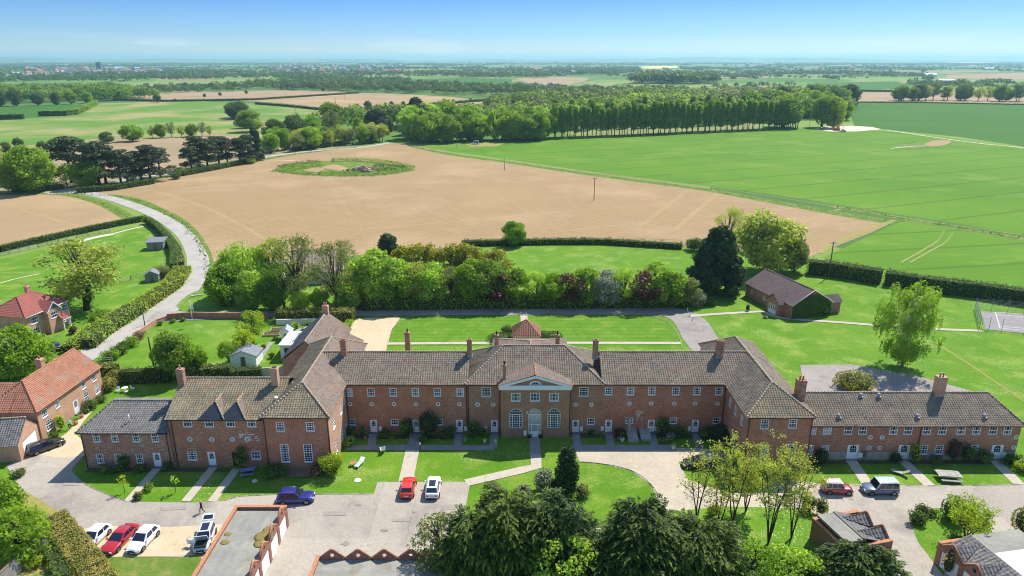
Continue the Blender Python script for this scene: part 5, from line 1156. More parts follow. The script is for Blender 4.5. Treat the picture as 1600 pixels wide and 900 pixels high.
chimney(rf, L_ - 2.9, 5.6, 6.2, 8.7, .8, .7, 1, 'brick_pink_sunlit', M['ridge'])
l = MB(); l.tube([(-.4, -.4, 4.85), (L_ + .4, -.4, 4.85)], .1, 6); l.build('gutter', M['white'], e)
# small brown roof at the left edge
e, rf, L_ = rot_house('garage', 'low outbuilding with purple brown roof behind the bright green tree at left edge', G(-40, 590), G(28, 556), 6, 2.4, 4.3, 'brick_pink_sunlit', 'tile_sunlit_pink', 'ridge', 0, 0); e['category'] = 'garage'

# village hall
hA = G(1164, 462); hB = G(1236, 499)
e, rf, L_ = rot_house('village_hall', 'single storey brick hall with brown tiled roof and ivy covered gable', hA, hB, 9.8, 3.0, 6.0, 'brick', 'tile_brown', 'tile_brown', 0, 0,
    win=[(2.4, 1.2, .9, .9, (2, 2)), (7.0, 1.2, .9, .9, (2, 2)), (10.4, 1.2, .9, .9, (2, 2))])
e['category'] = 'hall'
px_ = L_ - 4.2
l = MB(); wall_panel(l, (px_ - 1.9, -1.7, 0), (1, 0, 0), 3.8, 2.8, [(.7, .05, 3.1, 2.2)]); l.face([(px_ - 1.9, -1.7, 2.8), (px_ + 1.9, -1.7, 2.8), (px_, -1.7, 4.5)]); l.face([(px_ + 1.9, -1.7, 0), (px_ + 1.9, 0, 0), (px_ + 1.9, 0, 2.8), (px_ + 1.9, -1.7, 2.8)]); l.face([(px_ - 1.9, 0, 0), (px_ - 1.9, -1.7, 0), (px_ - 1.9, -1.7, 2.8), (px_ - 1.9, 0, 2.8)]); l.build('porch', M['brick'], e)
l = MB()
for s_ in (-1, 1): tile_plane(l, [(px_ + s_*2.2, -1.95, 2.65), (px_ + s_*2.2, 1.7, 2.65), (px_, 1.7, 4.62), (px_, -1.95, 4.62)])
l.build('porch_roof', M['tile_brown'], e)
l = MB(); l.box(px_ - 1.2, -1.66, .05, px_ + 1.2, -1.6, 2.2)
for k in range(5): x = px_ - 1.2 + k*.6; l.box(x - .06, -1.7, .05, x + .06, -1.662, 2.2)
l.build('porch_door', M['white'], e); l = MB()
for k in range(4): l.face([(px_ - 1.1 + k*.6, -1.664, .9), (px_ - .7 + k*.6, -1.664, .9), (px_ - .7 + k*.6, -1.664, 2.1), (px_ - 1.1 + k*.6, -1.664, 2.1)])
l.build('porch_glazing', M['glass'], e)
l = MB(); l.tube([(L_ + .25, -.35, 2.95), (L_ + .25, 4.9, 6.02), (L_ + .25, 10.15, 2.95)], .09, 5); l.build('verge', M['render'], rf)
def ivy_gable():
    g = np.random.default_rng(4); n = 9500; y = g.uniform(0, 9.8, n); z = g.uniform(0, 5.4, n); top = np.minimum(3.0 + (4.9 - np.abs(y - 4.9)) * .6, 5.2) - .3 * np.abs(np.sin(y * 2.2)) ; k = z < top; y, z = y[k], z[k]; n = len(y)
    C = np.column_stack([L_ + .12 + g.normal(0, .08, n) + .1 * np.sin(y * 3) * np.sin(z * 3), y, z]); N_ = np.tile((1., 0, .2), (n, 1)) + g.normal(size=(n, 3)) * .5; N_ /= np.linalg.norm(N_, axis=1)[:, None]
    t = np.cross(N_, g.normal(size=(n, 3))); t /= np.linalg.norm(t, axis=1)[:, None]; b_ = np.cross(N_, t); s = .22
    link('ivy', leaf_mesh('ivy', (C, t * s * .5, b_ * s * .5, np.clip(g.normal(.4, .25, n), 0, 1)), 'hedge'), e)
ivy_gable()
l = MB(); l.box(L_ - 3.5, 9.804, 0, L_ - .6, 12.9, 2.4); l.build('rear_annexe', M['brick'], e)
l = MB(); tile_plane(l, [(L_ - .3, 8.6, 2.4), (L_ - .3, 13.2, 2.4), (L_ - 2.05, 13.2, 3.7), (L_ - 2.05, 8.6, 3.7)]); tile_plane(l, [(L_ - 3.8, 8.6, 2.4), (L_ - 3.8, 13.2, 2.4), (L_ - 2.05, 13.2, 3.7), (L_ - 2.05, 8.6, 3.7)]); l.build('annexe_roof', M['tile_brown'], e)

# gazebo behind the centre
gx, gy = 2.75, 124.2; e = empty('gazebo', (gx, gy), 0, 'square garden shelter with hipped red tiled roof behind the centre house', 'gazebo')
l = MB()
for a in (-1, 1):
    for c in (-1, 1): l.box(a*2.1 - .3, c*2.1 - .3, 0, a*2.1 + .3, c*2.1 + .3, 2.5)
l.box(-1.8, 1.9, 0, 1.8, 2.2, 2.4); l.build('brick_piers', M['brick'], e)
r = MB(); q = [(-2.7, -2.7, 2.5), (2.7, -2.7, 2.5), (2.7, 2.7, 2.5), (-2.7, 2.7, 2.5)]
for i in range(4): tile_plane(r, [q[i], q[(i+1) % 4], (0, 0, 5.0)])
o = r.build('roof', M['tile_gazebo'], e); t = MB()
for i in range(4): ridge_line(t, q[i], (0, 0, 5.03), .11)
t.build('ridge_tiles', M['ridge_orange'], o); l = MB(); l.box(-2.55, -2.6, 2.3, 2.55, -2.4, 2.5); l.box(-1.7, 1.2, .0, 1.7, 1.7, .5); l.build('bench', M['render'], e)
m = MB(); m.cyl((gx, gy - .2, .03), 4.3, .09, 32); tag(m.build('gazebo_paving', M['paving']), kind='structure')

# pale house hidden among the trees, only its roof and walls glimpsed
e, rf, L_ = rot_house('bungalow', 'pale green walled bungalow with thatch coloured roof half hidden among the budding trees', G(455, 446), G(527, 442), 9, 3.0, 7.4, 'render', 'ridge', 'ridge', 0, 0, win=[(4, .9, 1.4, 1.2), (8.5, .9, 1.4, 1.2)])
l = MB(); l.box(L_ + .5, 1, 0, L_ + 5, 5, 2.6); l.build('white_extension', M['white'], e)

# sheds and small garden buildings
def shed(px, py, w, d, H, label, wall='grey_timber', roof='slate', rz=0., mono=True, cat='shed'):
    x, y = G(px, py); e = empty('shed', (x, y), rz, label, cat); l = MB()
    h2 = H + (.45 if mono else 0); l.add([(-w/2, 0, 0), (w/2, 0, 0), (w/2, d, 0), (-w/2, d, 0), (-w/2, 0, H), (w/2, 0, H), (w/2, d, h2), (-w/2, d, h2)], [(3,2,1,0), (0,1,5,4), (1,2,6,5), (2,3,7,6), (3,0,4,7), (4,5,6,7)])
    for i in range(1, 9): l.box(-w/2 - .015, -.02, H*i/9 - .02, w/2 + .015, -.001, H*i/9 + .01)
    l.build('wall', M[wall], e); r = MB()
    if mono: r.add([(-w/2 - .3, -.35, H + .02), (w/2 + .3, -.35, H + .02), (w/2 + .3, d + .3, h2 + .06), (-w/2 - .3, d + .3, h2 + .06)] + [(-w/2 - .3, -.35, H + .12), (w/2 + .3, -.35, H + .12), (w/2 + .3, d + .3, h2 + .16), (-w/2 - .3, d + .3, h2 + .16)], [(3,2,1,0), (4,5,6,7), (0,1,5,4), (1,2,6,5), (2,3,7,6), (3,0,4,7)])
    else:
        for s_ in (-1, 1): r.prism([(s_*(w/2 + .25), H - .1), (0, H + .9), (0, H + .8), (s_*(w/2 + .25), H - .2)], -.2, d + .2, 'y')
        l2 = MB(); l2.face([(-w/2, -.004, H), (w/2, -.004, H), (0, -.004, H + .8)]); l2.build('gable', M[wall], e); l2 = MB(); l2.face([(w/2, d, H), (-w/2, d, H), (0, d, H + .8)]); l2.build('gable', M[wall], e)
    r.build('roof', M[roof], e); dm = MB(); dm.box(-.4, -.05, .02, .4, -.021, min(1.85, H - .15)); dm.build('door', M['timber'], e); return e
shed(243, 391, 4.4, 4.0, 2.3, 'grey boarded field shelter with flat roof in the paddock beside the clipped hedge', rz=R(8))
shed(238, 441, 3.0, 2.6, 2.0, 'small dark playhouse with pitched roof beside the yellow hedge', 'grey_timber', 'slate', R(15), False)
shed(381, 573, 4.6, 3.4, 2.2, 'white garden shed with grey roof behind the dormer house', 'white', 'slate', 0, False)
shed(448, 533, 1.9, 2.4, 1.7, 'small glass greenhouse with blue white roof among garden beds', 'white', 'glass_pale', R(10), False, 'greenhouse')

# garages with gabled parapets
def garage_block(label, x, y, rz, nb, bw=2.95, D=9., H=2.45, slope=False, doors=True, roofm='felt', bp='brick_garage', wh=None):
    """facade along local +x facing local -y, roof behind it"""
    e = empty('garage_block', (x, y), rz, label, 'garage'); Lb = nb * bw; t = .26
    for i in range(nb):
        a = i * bw; f = MB()
        f.box(a, 0, 0, a + .32, t, H); f.box(a + bw - .32, 0, 0, a + bw, t, H); f.box(a + .32, 0, 2.08, a + bw - .32, t, H)
        zc, r_ = H + .52, .24; ap = H + 1.12; n = 12; out_ = [(a + bw*.04, H + .002), (a + bw*.96, H + .002), (a + bw*.5 + .1, ap), (a + bw*.5 - .1, ap)]
        cxm = a + bw/2; ring = [(cxm + r_*math.cos(2*math.pi*k/n + .4), zc + r_*math.sin(2*math.pi*k/n + .4)) for k in range(n)]
        # gable face as a fan of quads between the ring hole and the outline
        def edge_pt(q):
            dx, dz = q[0] - cxm, q[1] - zc; best = 1e9
            for k in range(4):
                (x1, z1), (x2, z2) = out_[k], out_[(k+1) % 4]; den = dx*(z2 - z1) - dz*(x2 - x1)
                if abs(den) < 1e-9: continue
                s_ = ((x1 - cxm)*(z2 - z1) - (z1 - zc)*(x2 - x1)) / den; u_ = ((x1 - cxm)*dz - (z1 - zc)*dx) / den
                if s_ > 0 and -1e-6 <= u_ <= 1 + 1e-6: best = min(best, s_)
            return (cxm + dx*best, zc + dz*best)
        angs = sorted(set([math.atan2(q[1] - zc, q[0] - cxm) for q in ring] + [math.atan2(q[1] - zc, q[0] - cxm) for q in out_]))
        for k in range(len(angs)):
            a1, a2 = angs[k], angs[(k+1) % len(angs)]
            p = [(cxm + r_*math.cos(v_), zc + r_*math.sin(v_)) for v_ in (a1, a2)]; q = [edge_pt(v_) for v_ in p]
            f.face([(p[0][0], 0, p[0][1]), (p[1][0], 0, p[1][1]), (q[1][0], 0, q[1][1]), (q[0][0], 0, q[0][1])][::-1])
            f.face([(p[0][0], t, p[0][1]), (p[1][0], t, p[1][1]), (q[1][0], t, q[1][1]), (q[0][0], t, q[0][1])])
            f.face([(p[0][0], 0, p[0][1]), (p[0][0], t, p[0][1]), (p[1][0], t, p[1][1]), (p[1][0], 0, p[1][1])])
        f.build('front_wall', M[bp], e)
        c = MB()
        c.tube([(a + .0, t/2, H + .07), (cxm - .1, t/2, ap + .05), (cxm + .1, t/2, ap + .05), (a + bw, t/2, H + .07)], .14, 4); c.build('coping', M['ridge_orange'], e)
        garage_door(e, (cxm, .03, 0), 0, bw - .64, 2.08)
    s = MB(); s.box(-.32, 0, 0, -.002, D, H + .3); s.box(-.32, D, 0, Lb + .32, D + .3, H + .3); s.box(Lb + .002, 0, 0, Lb + .32, D, H + .3); s.build('side_wall', M[bp], e)
    c = MB(); c.box(-.37, -.03, H + .303, .05, D + .35, H + .36); c.box(Lb - .05, -.03, H + .303, Lb + .37, D + .35, H + .36); c.box(.052, D - .05, H + .303, Lb - .052, D + .35, H + .36); c.build('coping', M['ridge_orange'], e)
    r = MB()
    if slope:
        r2 = MB(); tile_plane(r2, [(0, t, H - .2), (Lb, t, H - .2), (Lb, t + 3.2, H + 1.0), (0, t + 3.2, H + 1.0)], .42, .5)
        for i in range(nb):
            a = i*bw
            for s_ in (-1, 1): tile_plane(r2, [(a + bw/2 + s_*bw*.46, t, H), (a + bw/2, t, H + 1.0), (a + bw/2, t + 3.1, H + 1.0)], .42, .5)
        r2.build('tiled_slope', M['tile_dark'], e); r.box(0, t + 3.2, H + .6, Lb, D, H + .9)
        r.box(0, t + 3.16, H + .88, Lb, t + 3.3, H + 1.02)
    else: r.box(0, t, H - .25, Lb, D, H - .02)
    ro = r.build('flat_roof', M[roofm], e)
    if wh:
        q = MB(); q.box(wh[0]*Lb, t + 3.32, H + .905, wh[1]*Lb, D - .02, H + .925); q.build('white_coating', M['felt_white'], ro)
    return e, ro
xr, yb = G(446, 796, 2.45); xl, _ = G(370, 796, 2.45)
e, ro = garage_block('flat roofed garage row with sunlit pink gabled parapets and white doors beside parked open car', xr + .1, yb - 5*2.95, R(90), 5, D=xr - xl)
for px, py, r_ in ((412, 838, 1.0), (408, 849, .8), (420, 828, .7), (352, 847, .5), (356, 834, .4), (417, 840, .7)):
    X, Y = G(px, py, 2.45); q = MB(); q.ball((0, 0, 0), r_, 10, (1, 1.1, .08)); o = q.build('moss_patch', M['moss'], None); o.parent = ro
    dx, dy = X - (xr + .1), Y - (yb - 5*2.95); o.location = (dy, -dx, 2.45 - .02)
xl, y0 = G(499, 874, 2.45); garage_block('flat roofed garage row with zigzag brick parapet and round holes below the forecourt', xl + 6*2.72 - 2.7, y0 + .2, R(180), 5, bw=2.72, D=7)
x0, y0 = G(1392, 880, 0); garage_block('small garage pair with tiled slope and flat roof behind the bare trees', x0 - .2, y0 + .5, R(104), 2, bw=2.45, D=5.6, slope=True)
x0, y0 = G(1484, 905, 0); garage_block('garage with half white flat roof and gabled brick front at the bottom right corner', x0 - .2, y0 + 2.2, R(-80), 3, bw=3.0, D=9.5, slope=True, wh=(.33, 1.))
# ------------------------------------------------------------------ vehicles
P_TYRE = plain('tyre_rubber', (.018,.018,.02), .85, .2); P_RIM = plain('alloy', (.45,.46,.48), .3, .6, .8)
P_GLASS = plain('car_glass', (.012,.014,.035), .05, .9, var=.02); P_TRIM = plain('black_trim', (.02,.02,.022), .5, .4)
P_LAMP = plain('lamp_lens', (.7,.72,.75), .1, .8); P_RED = plain('tail_lamp', (.35,.01,.01), .2, .7); P_PLATE = plain('plate', (.7,.7,.66), .5, .4)
def car(px, py, heading, label, col, L_=4.4, W=1.82, H=1.6, style='suv', front=True, bonnet_open=False, glassroof=False, at=None, name='parked_car', roofcol=None, group='cars parked around the brick house', rimcol=None):
    """heading in degrees: direction of the bonnet from +X; px, py = centre of the car on the ground"""
    x, y = at or G(px, py); e = empty(name, (x, y), R(heading), label, 'car', group); pm = paint('car_paint', col)
    h = L_/2; hb = .95 if style != 'low' else .86; hood = hb - .02 if style in ('suv', 'box') else hb - .10; sill = .24
    tail = hb + .05 if style != 'saloon' else hb
    # body loft, stations from tail to nose: x, half width, z of the waist edge, z of the top centre
    st = [(-h, .74, sill + .2, tail - .12), (-h + .12, .90, sill, tail), (-h*.6, .98, sill - .02, hb + .02), (0, 1., sill - .02, hb), (h*.42, .99, sill - .02, hb - .02), (h*.72, .96, sill, hood), (h - .18, .86, sill + .03, hood - .14), (h, .66, sill + .12, hood - .34)]
    m = MB(); m.smooth = True; w2 = W/2; ring = []
    for (sx_, k, zl, zt) in st:
        w = w2 * k; ring.append([(sx_, -w*.9, zl), (sx_, -w, zl + (zt - zl)*.35), (sx_, -w*.985, zl + (zt - zl)*.8), (sx_, -w*.86, zt), (sx_, 0, zt + .04), (sx_, w*.86, zt), (sx_, w*.985, zl + (zt - zl)*.8), (sx_, w, zl + (zt - zl)*.35), (sx_, w*.9, zl)])
    n = 9
    m.add([p for r in ring for p in r], [(i*n + k, i*n + k + 1, (i+1)*n + k + 1, (i+1)*n + k) for i in range(len(ring) - 1) for k in range(n - 1)] + [tuple(range(n))[::-1], tuple(range((len(ring)-1)*n, len(ring)*n))] + [(i*n + n - 1, i*n, (i+1)*n, (i+1)*n + n - 1) for i in range(len(ring) - 1)])
    body = m.build('body', pm, e); bv = body.modifiers.new('soft', 'BEVEL'); bv.width = .10; bv.segments = 3; bv.angle_limit = R(18)
    # cabin: pillars and roof in body colour, glass set into it
    bf, br_, tf, tr_ = {'suv': (h*.38, -h*.90, h*.02, -h*.74), 'hatch': (h*.42, -h*.90, h*.05, -h*.66), 'low': (h*.36, -h*.86, -.05, -h*.50), 'saloon': (h*.36, -h*.72, h*.02, -h*.45), 'box': (h*.40, -h*.95, h*.22, -h*.90), 'estate': (h*.42, -h*.94, h*.06, -h*.86)}[style]
    wb, wt = w2*.90, w2*.72 if style != 'box' else w2*.82; zb, zt = hb + .0, H
    B = [(br_, -wb, zb), (bf, -wb, zb), (bf, wb, zb), (br_, wb, zb)]; T = [(tr_, -wt, zt - .04), (tf, -wt, zt - .04), (tf, wt, zt - .04), (tr_, wt, zt - .04)]
    m = MB(); m.smooth = False; m.add(B + T, [(0, 1, 5, 4), (1, 2, 6, 5), (2, 3, 7, 6), (3, 0, 4, 7)]); m.smooth = True
    m.add(T + [(tr_*.9, -wt*.7, zt), (tf*.9 - .1, -wt*.7, zt + .0), (tf*.9 - .1, wt*.7, zt), (tr_*.9, wt*.7, zt)], [(0, 1, 5, 4), (1, 2, 6, 5), (2, 3, 7, 6), (3, 0, 4, 7), (4, 5, 6, 7)])
    cb = m.build('cabin', paint('roof_paint', roofcol) if roofcol else pm, e); bv = cb.modifiers.new('soft', 'BEVEL'); bv.width = .05; bv.segments = 2; bv.angle_limit = R(25)
    def pane(nm, a, b, c, d, i0=.06, i1=.06, j0=.08, j1=.12, off=.012, mat=None):
        a, b, c, d = map(np.array, (a, b, c, d)); nn = np.cross(b - a, d - a); nn = nn / np.linalg.norm(nn)
        f = lambda u, v: (a*(1-u)*(1-v) + b*u*(1-v) + c*u*v + d*(1-u)*v) + nn*off
        g = MB(); g.face([f(i0, j0), f(1 - i1, j0), f(1 - i1, 1 - j1), f(i0, 1 - j1)]); g.build(nm, mat or P_GLASS, e)
    pane('windscreen', B[1], B[2], T[2], T[1], .05, .05, .06, .06)
    pane('rear_window', B[3], B[0], T[0], T[3], .09, .09, .18, .10)
    for sgn in (0, 1):
        a, b, c, d = (B[0], B[1], T[1], T[0]) if sgn == 0 else (B[2], B[3], T[3], T[2])
        for (u0, u1) in ((.05, .32), (.345, .62), (.645, .93)) if style in ('suv', 'estate', 'box') else ((.10, .44), (.48, .90)):
            if sgn: u0, u1 = 1 - u1, 1 - u0
            pane('side_window', a, b, c, d, u0, 1 - u1, .10, .12)
    if glassroof:
        g = MB(); g.face([(tr_*.86, -wt*.62, zt + .012), (tf*.82 - .1, -wt*.62, zt + .012), (tf*.82 - .1, wt*.62, zt + .012), (tr_*.86, wt*.62, zt + .012)]); g.build('glass_roof', P_GLASS, e)
    if style in ('suv', 'estate', 'box'):
        for s_ in (-1, 1):
            g = MB(); g.tube([(tr_*.9, s_*wt*.88, zt), (tr_*.8, s_*wt*.88, zt + .05), (tf*.7 - .15, s_*wt*.88, zt + .05), (tf*.9 - .2, s_*wt*.88, zt)], .02, 5); g.build('roof_rail', P_RIM if not roofcol else P_TRIM, e)
    for sx_ in (-.62, .62):
        for s_ in (-1, 1):
            r_ = .34; g = MB(); g.cyl((sx_*h, s_*(w2 - .20), r_), r_ + .06, s_*.185, 18, axis='y'); g.build('wheel_arch', P_TRIM, e)
            g = MB(); g.cyl((sx_*h, s_*(w2 - .22), r_), r_, s_*.23, 18, axis='y'); wv = g.build('wheel', P_TYRE, e)
            g = MB(); g.cyl((sx_*h, s_*(w2 + .008), r_), r_*.66, s_*.012, 12, axis='y'); ri = g.build('rim', rimcol or P_RIM, wv)
            g = MB()
            for k in range(5): a = k*1.2566; g.tube([(sx_*h, s_*(w2 + .024), r_), (sx_*h + .2*math.cos(a), s_*(w2 + .024), r_ + .2*math.sin(a))], .03, 4)
            g.build('hub', P_TRIM, wv)
    for s_ in (-1, 1):
        g = MB(); g.box(h - .24, s_*w2*.52 - .19, hood - .36, h - .03, s_*w2*.52 + .19, hood - .20); g.build('headlight', P_LAMP, e)
        g = MB(); g.box(-h - .012, s_*w2*.60 - .16, tail - .34, -h + .07, s_*w2*.60 + .16, tail - .17); g.build('tail_light', P_RED, e)
        g = MB(); g.box(bf - .35, s_*(w2*.96), hb + .0, bf - .15, s_*(w2 + .17), hb + .15); g.build('wing_mirror', pm, e)
    g = MB(); g.box(h - .10, -.42, sill + .18, h + .012, .42, sill + .40); g.build('grille', P_TRIM, e)
    g = MB(); g.box(h - .02, -.26, sill + .10, h + .03, .26, sill + .20); g.box(-h - .03, -.26, sill + .34, -h + .02, .26, sill + .45); g.build('number_plate', P_PLATE, e)
    g = MB(); g.box(-h - .02, -w2*.72, sill + .02, -h + .1, w2*.72, sill + .2); g.build('bumper', P_TRIM, e); g = MB(); g.box(h - .16, -w2*.62, sill - .02, h - .0, w2*.62, sill + .1); g.build('bumper', P_TRIM, e)
    if bonnet_open:
        g = MB(); g.add([(h*.36, -w2*.8, hb + .02), (h*.36, w2*.8, hb + .02), (h*.62, w2*.76, hb + .95), (h*.62, -w2*.76, hb + .95), (h*.39, -w2*.8, hb), (h*.39, w2*.8, hb), (h*.65, w2*.76, hb + .93), (h*.65, -w2*.76, hb + .93)], [(0,1,2,3), (7,6,5,4), (0,4,5,1), (3,2,6,7), (0,3,7,4), (1,5,6,2)]); g.build('bonnet', pm, e)
        g = MB(); g.box(h*.42, -w2*.7, hb - .1, h*.93, w2*.7, hb + .045); g.build('engine_bay', P_TRIM, e)
        g = MB(); g.add([(-h*.86, -wt, H), (-h*.86, wt, H), (-h*1.28, wt*.95, H + .22), (-h*1.28, -wt*.95, H + .22), (-h*.86, -wt, H - .06), (-h*.86, wt, H - .06), (-h*1.28, wt*.95, H + .16), (-h*1.28, -wt*.95, H + .16)], [(0,1,2,3), (7,6,5,4), (0,4,5,1), (3,2,6,7), (0,3,7,4), (1,5,6,2)]); t = g.build('tailgate', pm, e)
        g = MB(); g.face([(-h*.92, -wt*.8, H + .045), (-h*.92, wt*.8, H + .045), (-h*1.18, wt*.75, H + .182), (-h*1.18, -wt*.75, H + .182)]); g.build('tailgate_glass', P_GLASS, t)
        g = MB(); a = R(125); ox, oy = h*.36, -w2; d = (math.cos(a + math.pi), -math.sin(a)); g.add([(ox, oy, .4), (ox - .4, oy - .85, .4), (ox - .4, oy - .85, 1.0), (ox, oy, 1.0), (ox + .05, oy - .02, .4), (ox - .35, oy - .88, .4), (ox - .35, oy - .88, 1.0), (ox + .05, oy - .02, 1.0)], [(0,1,2,3), (7,6,5,4), (0,4,5,1), (3,2,6,7), (0,3,7,4), (1,5,6,2)]); g.tube([(ox, oy, 1.0), (ox - .2, oy - .35, H - .1), (ox - .4, oy - .85, 1.0)], .03, 4); g.build('open_door', pm, e)
    return e
car(149, 846, -97, 'white hatchback with its nose hidden by the golden hedge, leftmost on the gravel', (.80,.81,.82), 4.1, 1.8, 1.5, 'hatch')
car(188, 848, -97, 'dark red low coupe parked between two white cars on the gravel', (.42,.012,.018), 4.85, 1.9, 1.38, 'low')
car(225, 849, -97, 'white crossover with black lower grille parked to the right of the red coupe', (.80,.81,.82), 4.3, 1.84, 1.55, 'hatch')
car(321, 847, -80, 'silver white car with bonnet tailgate and one door open beside the garage wall', (.62,.66,.72), 4.5, 1.84, 1.56, 'suv', bonnet_open=True, glassroof=True)
car(463, 783, 5, 'dark blue SUV parked at the lawn edge above the garages', (.025,.025,.20), 4.5, 1.86, 1.66, 'suv')
car(638, 767, 91, 'bright red hatchback parked beside the white car on the forecourt', (.62,.03,.012), 4.25, 1.8, 1.55, 'suv')
car(677, 767, 91, 'white SUV with dark glass roof parked on the forecourt beside the red hatchback', (.80,.81,.82), 4.4, 1.86, 1.62, 'suv', glassroof=True)
car(73, 702, 52, 'black estate car parked in front of the cottage garage', (.012,.008,.014), 4.7, 1.8, 1.48, 'estate')
car(1307, 769, -3, 'small red off roader with white striped roof on the right forecourt', (.36,.03,.04), 3.75, 1.6, 1.72, 'box', roofcol=(.62,.45,.43))
car(1373, 769, 180, 'blue grey SUV with pale roof parked beside the small red off roader', (.10,.13,.20), 4.4, 1.9, 1.85, 'box', roofcol=(.42,.52,.60))
car(1092, 729, 180, 'dark car partly hidden behind the bare trees by the right wing', (.03,.035,.04), 4.5, 1.85, 1.5, 'estate')
car(83, 546, 150, 'small dark car on the drive of the modern red roofed house', (.02,.025,.03), 4.2, 1.75, 1.5, 'hatch')
car(477, 522, 170, 'silver car with blue windows behind the stone roofed rear house', (.45,.47,.5), 4.3, 1.8, 1.5, 'hatch')
car(1286, 203, 0, 'dark pickup parked on the chalk hardstanding beside the orange digger', (.05,.05,.06), 5.0, 1.9, 1.9, 'box', group='vehicles on the chalk hardstanding')
car(1316, 206.5, 180, 'pale van on the chalk hardstanding in front of the orange digger', (.5,.52,.52), 5.0, 1.9, 1.5, 'box', group='vehicles on the chalk hardstanding')
e = car(742, 225.5, 180, 'white van parked in the field gateway before the poplar belt', (.8,.8,.8), 5.4, 2.0, 2.3, 'box', name='parked_van', group=None); e['category'] = 'van'
def digger(px, py, s, label):
    x, y = G(px, py); e = empty('excavator', (x, y), R(10), label, 'digger', 'vehicles on the chalk hardstanding'); om = plain('orange_machine', (.55,.14,.03), .5, .4)
    g = MB(); g.box(-2, -1.3, 0, 2, -.7, .8); g.box(-2, .7, 0, 2, 1.3, .8); g.build('track', P_TRIM, e)
    g = MB(); g.box(-1.8, -1.3, .9, 1.4, 1.3, 2.0); g.box(-.2, -1.2, 2.0, 1.2, .2, 3.0); g.build('body', om, e)
    g = MB(); g.tube([(1.0, .5, 1.6), (3.2, .5, 4.2), (5.2, .5, 2.4), (5.4, .5, .6)], [.25, .28, .2, .15], 6); g.box(4.7, .1, .1, 5.6, .9, .9); g.build('boom', om, e)
    g = MB(); g.box(1.21, -1.1, 2.1, 1.23, .1, 2.9); g.build('cab_window', P_GLASS, e); e.scale = (s, s, s)
digger(1307, 204, 1.1, 'orange tracked digger on the chalk hardstanding at the poplar belt end')
# covered car body and boat-like cover on the right lawn
x, y = G(1481, 748); e = empty('garden_table', (x, y), R(-8), 'grey covered garden table with bench seats on the lawn before the right range', 'table')
g = MB(); g.prism([(-1.3, .62), (1.3, .62), (1.45, .75), (1.1, .82), (-1.1, .82), (-1.45, .75)], -.75, .75, 'y'); g.build('table_top', M['concrete'], e)
g = MB(); g.box(-1.3, -1.35, .38, 1.3, -1.0, .46); g.box(-1.3, 1.0, .38, 1.3, 1.35, .46); g.build('bench_seat', M['grey_timber'], e)
for a in (-1, 1):
    g = MB(); g.tube([(a*.9, -1.1, 0), (a*.9, -.4, .62)], .05, 4); g.tube([(a*.9, 1.1, 0), (a*.9, .4, .62)], .05, 4); g.build('leg', M['grey_timber'], e)
x, y = G(1405, 741); e = empty('garden_chair', (x, y), R(-35), 'grey reclining garden chair with rumpled cover beside the double door path', 'chair')
g = MB(); g.add([(-1, -.35, .4), (.3, -.35, .35), (1.1, -.35, .9), (-1, .35, .4), (.3, .35, .35), (1.1, .35, .9), (-1, -.35, .32), (.3, -.35, .27), (1.1, -.35, .82), (-1, .35, .32), (.3, .35, .27), (1.1, .35, .82)], [(0,1,4,3), (1,2,5,4), (9,10,7,6), (10,11,8,7), (0,6,7,1), (1,7,8,2), (3,4,10,9), (4,5,11,10), (0,3,9,6), (2,8,11,5)]); g.build('seat', M['concrete'], e)
for a in (-.8, .5):
    for c in (-.3, .3): g = MB(); g.tube([(a, c, 0), (a, c, .34)], .03, 5); g.build('leg', M['grey_timber'], e)
# garden furniture
x, y = G(388, 741); e = empty('picnic_table', (x, y), R(12), 'blue grey picnic table in the shade before the dormer house', 'table', None); bm = plain('blue_painted_timber', (.18,.20,.42), .7, .3)
g = MB()
for i in range(4): g.box(-.9, -.38 + i*.2, .70, .9, -.20 + i*.2, .75)
g.build('table_top', bm, e)
for a in (-1, 1): g = MB(); g.box(-.9, a*.75 - .13, .42, .9, a*.75 + .13, .46); g.build('bench_seat', bm, e)
for a in (-.7, .7): g = MB(); g.tube([(a, -.85, 0), (a, -.25, .7)], .04, 4); g.tube([(a, .85, 0), (a, .25, .7)], .04, 4); g.tube([(a, -.8, .4), (a, .8, .4)], .035, 4); g.build('leg', bm, e)
x, y = G(598, 706); e = empty('garden_chair', (x, y), R(200), 'white slatted garden chair alone on the left lawn', 'chair')
g = MB(); g.box(-.32, -.3, .36, .32, .35, .41); g.build('seat', M['white'], e)
g = MB()
for i in range(4): g.add([(-.32 + i*.17, .33, .4), (-.18 + i*.17, .33, .4), (-.18 + i*.17, .62, 1.15), (-.32 + i*.17, .62, 1.15), (-.32 + i*.17, .37, .4), (-.18 + i*.17, .37, .4), (-.18 + i*.17, .66, 1.15), (-.32 + i*.17, .66, 1.15)], [(0,1,2,3), (7,6,5,4), (0,4,5,1), (3,2,6,7), (0,3,7,4), (1,5,6,2)])
g.build('backrest', M['white'], e)
for a in (-.29, .29): g = MB(); g.box(a - .05, -.32, .6, a + .05, .4, .64); g.build('armrest', M['white'], e)
for a in (-.28, .28):
    for c in (-.26, .3): g = MB(); g.box(a - .03, c - .03, 0, a + .03, c + .03, .6 if c < 0 else .4); g.build('leg', M['white'], e)
x, y = G(562, 727); e = empty('sun_lounger', (x, y), R(72), 'pale green sun lounger with white head end on the left lawn', 'lounger'); gm = plain('green_cushion', (.38,.50,.44), .8, .2)
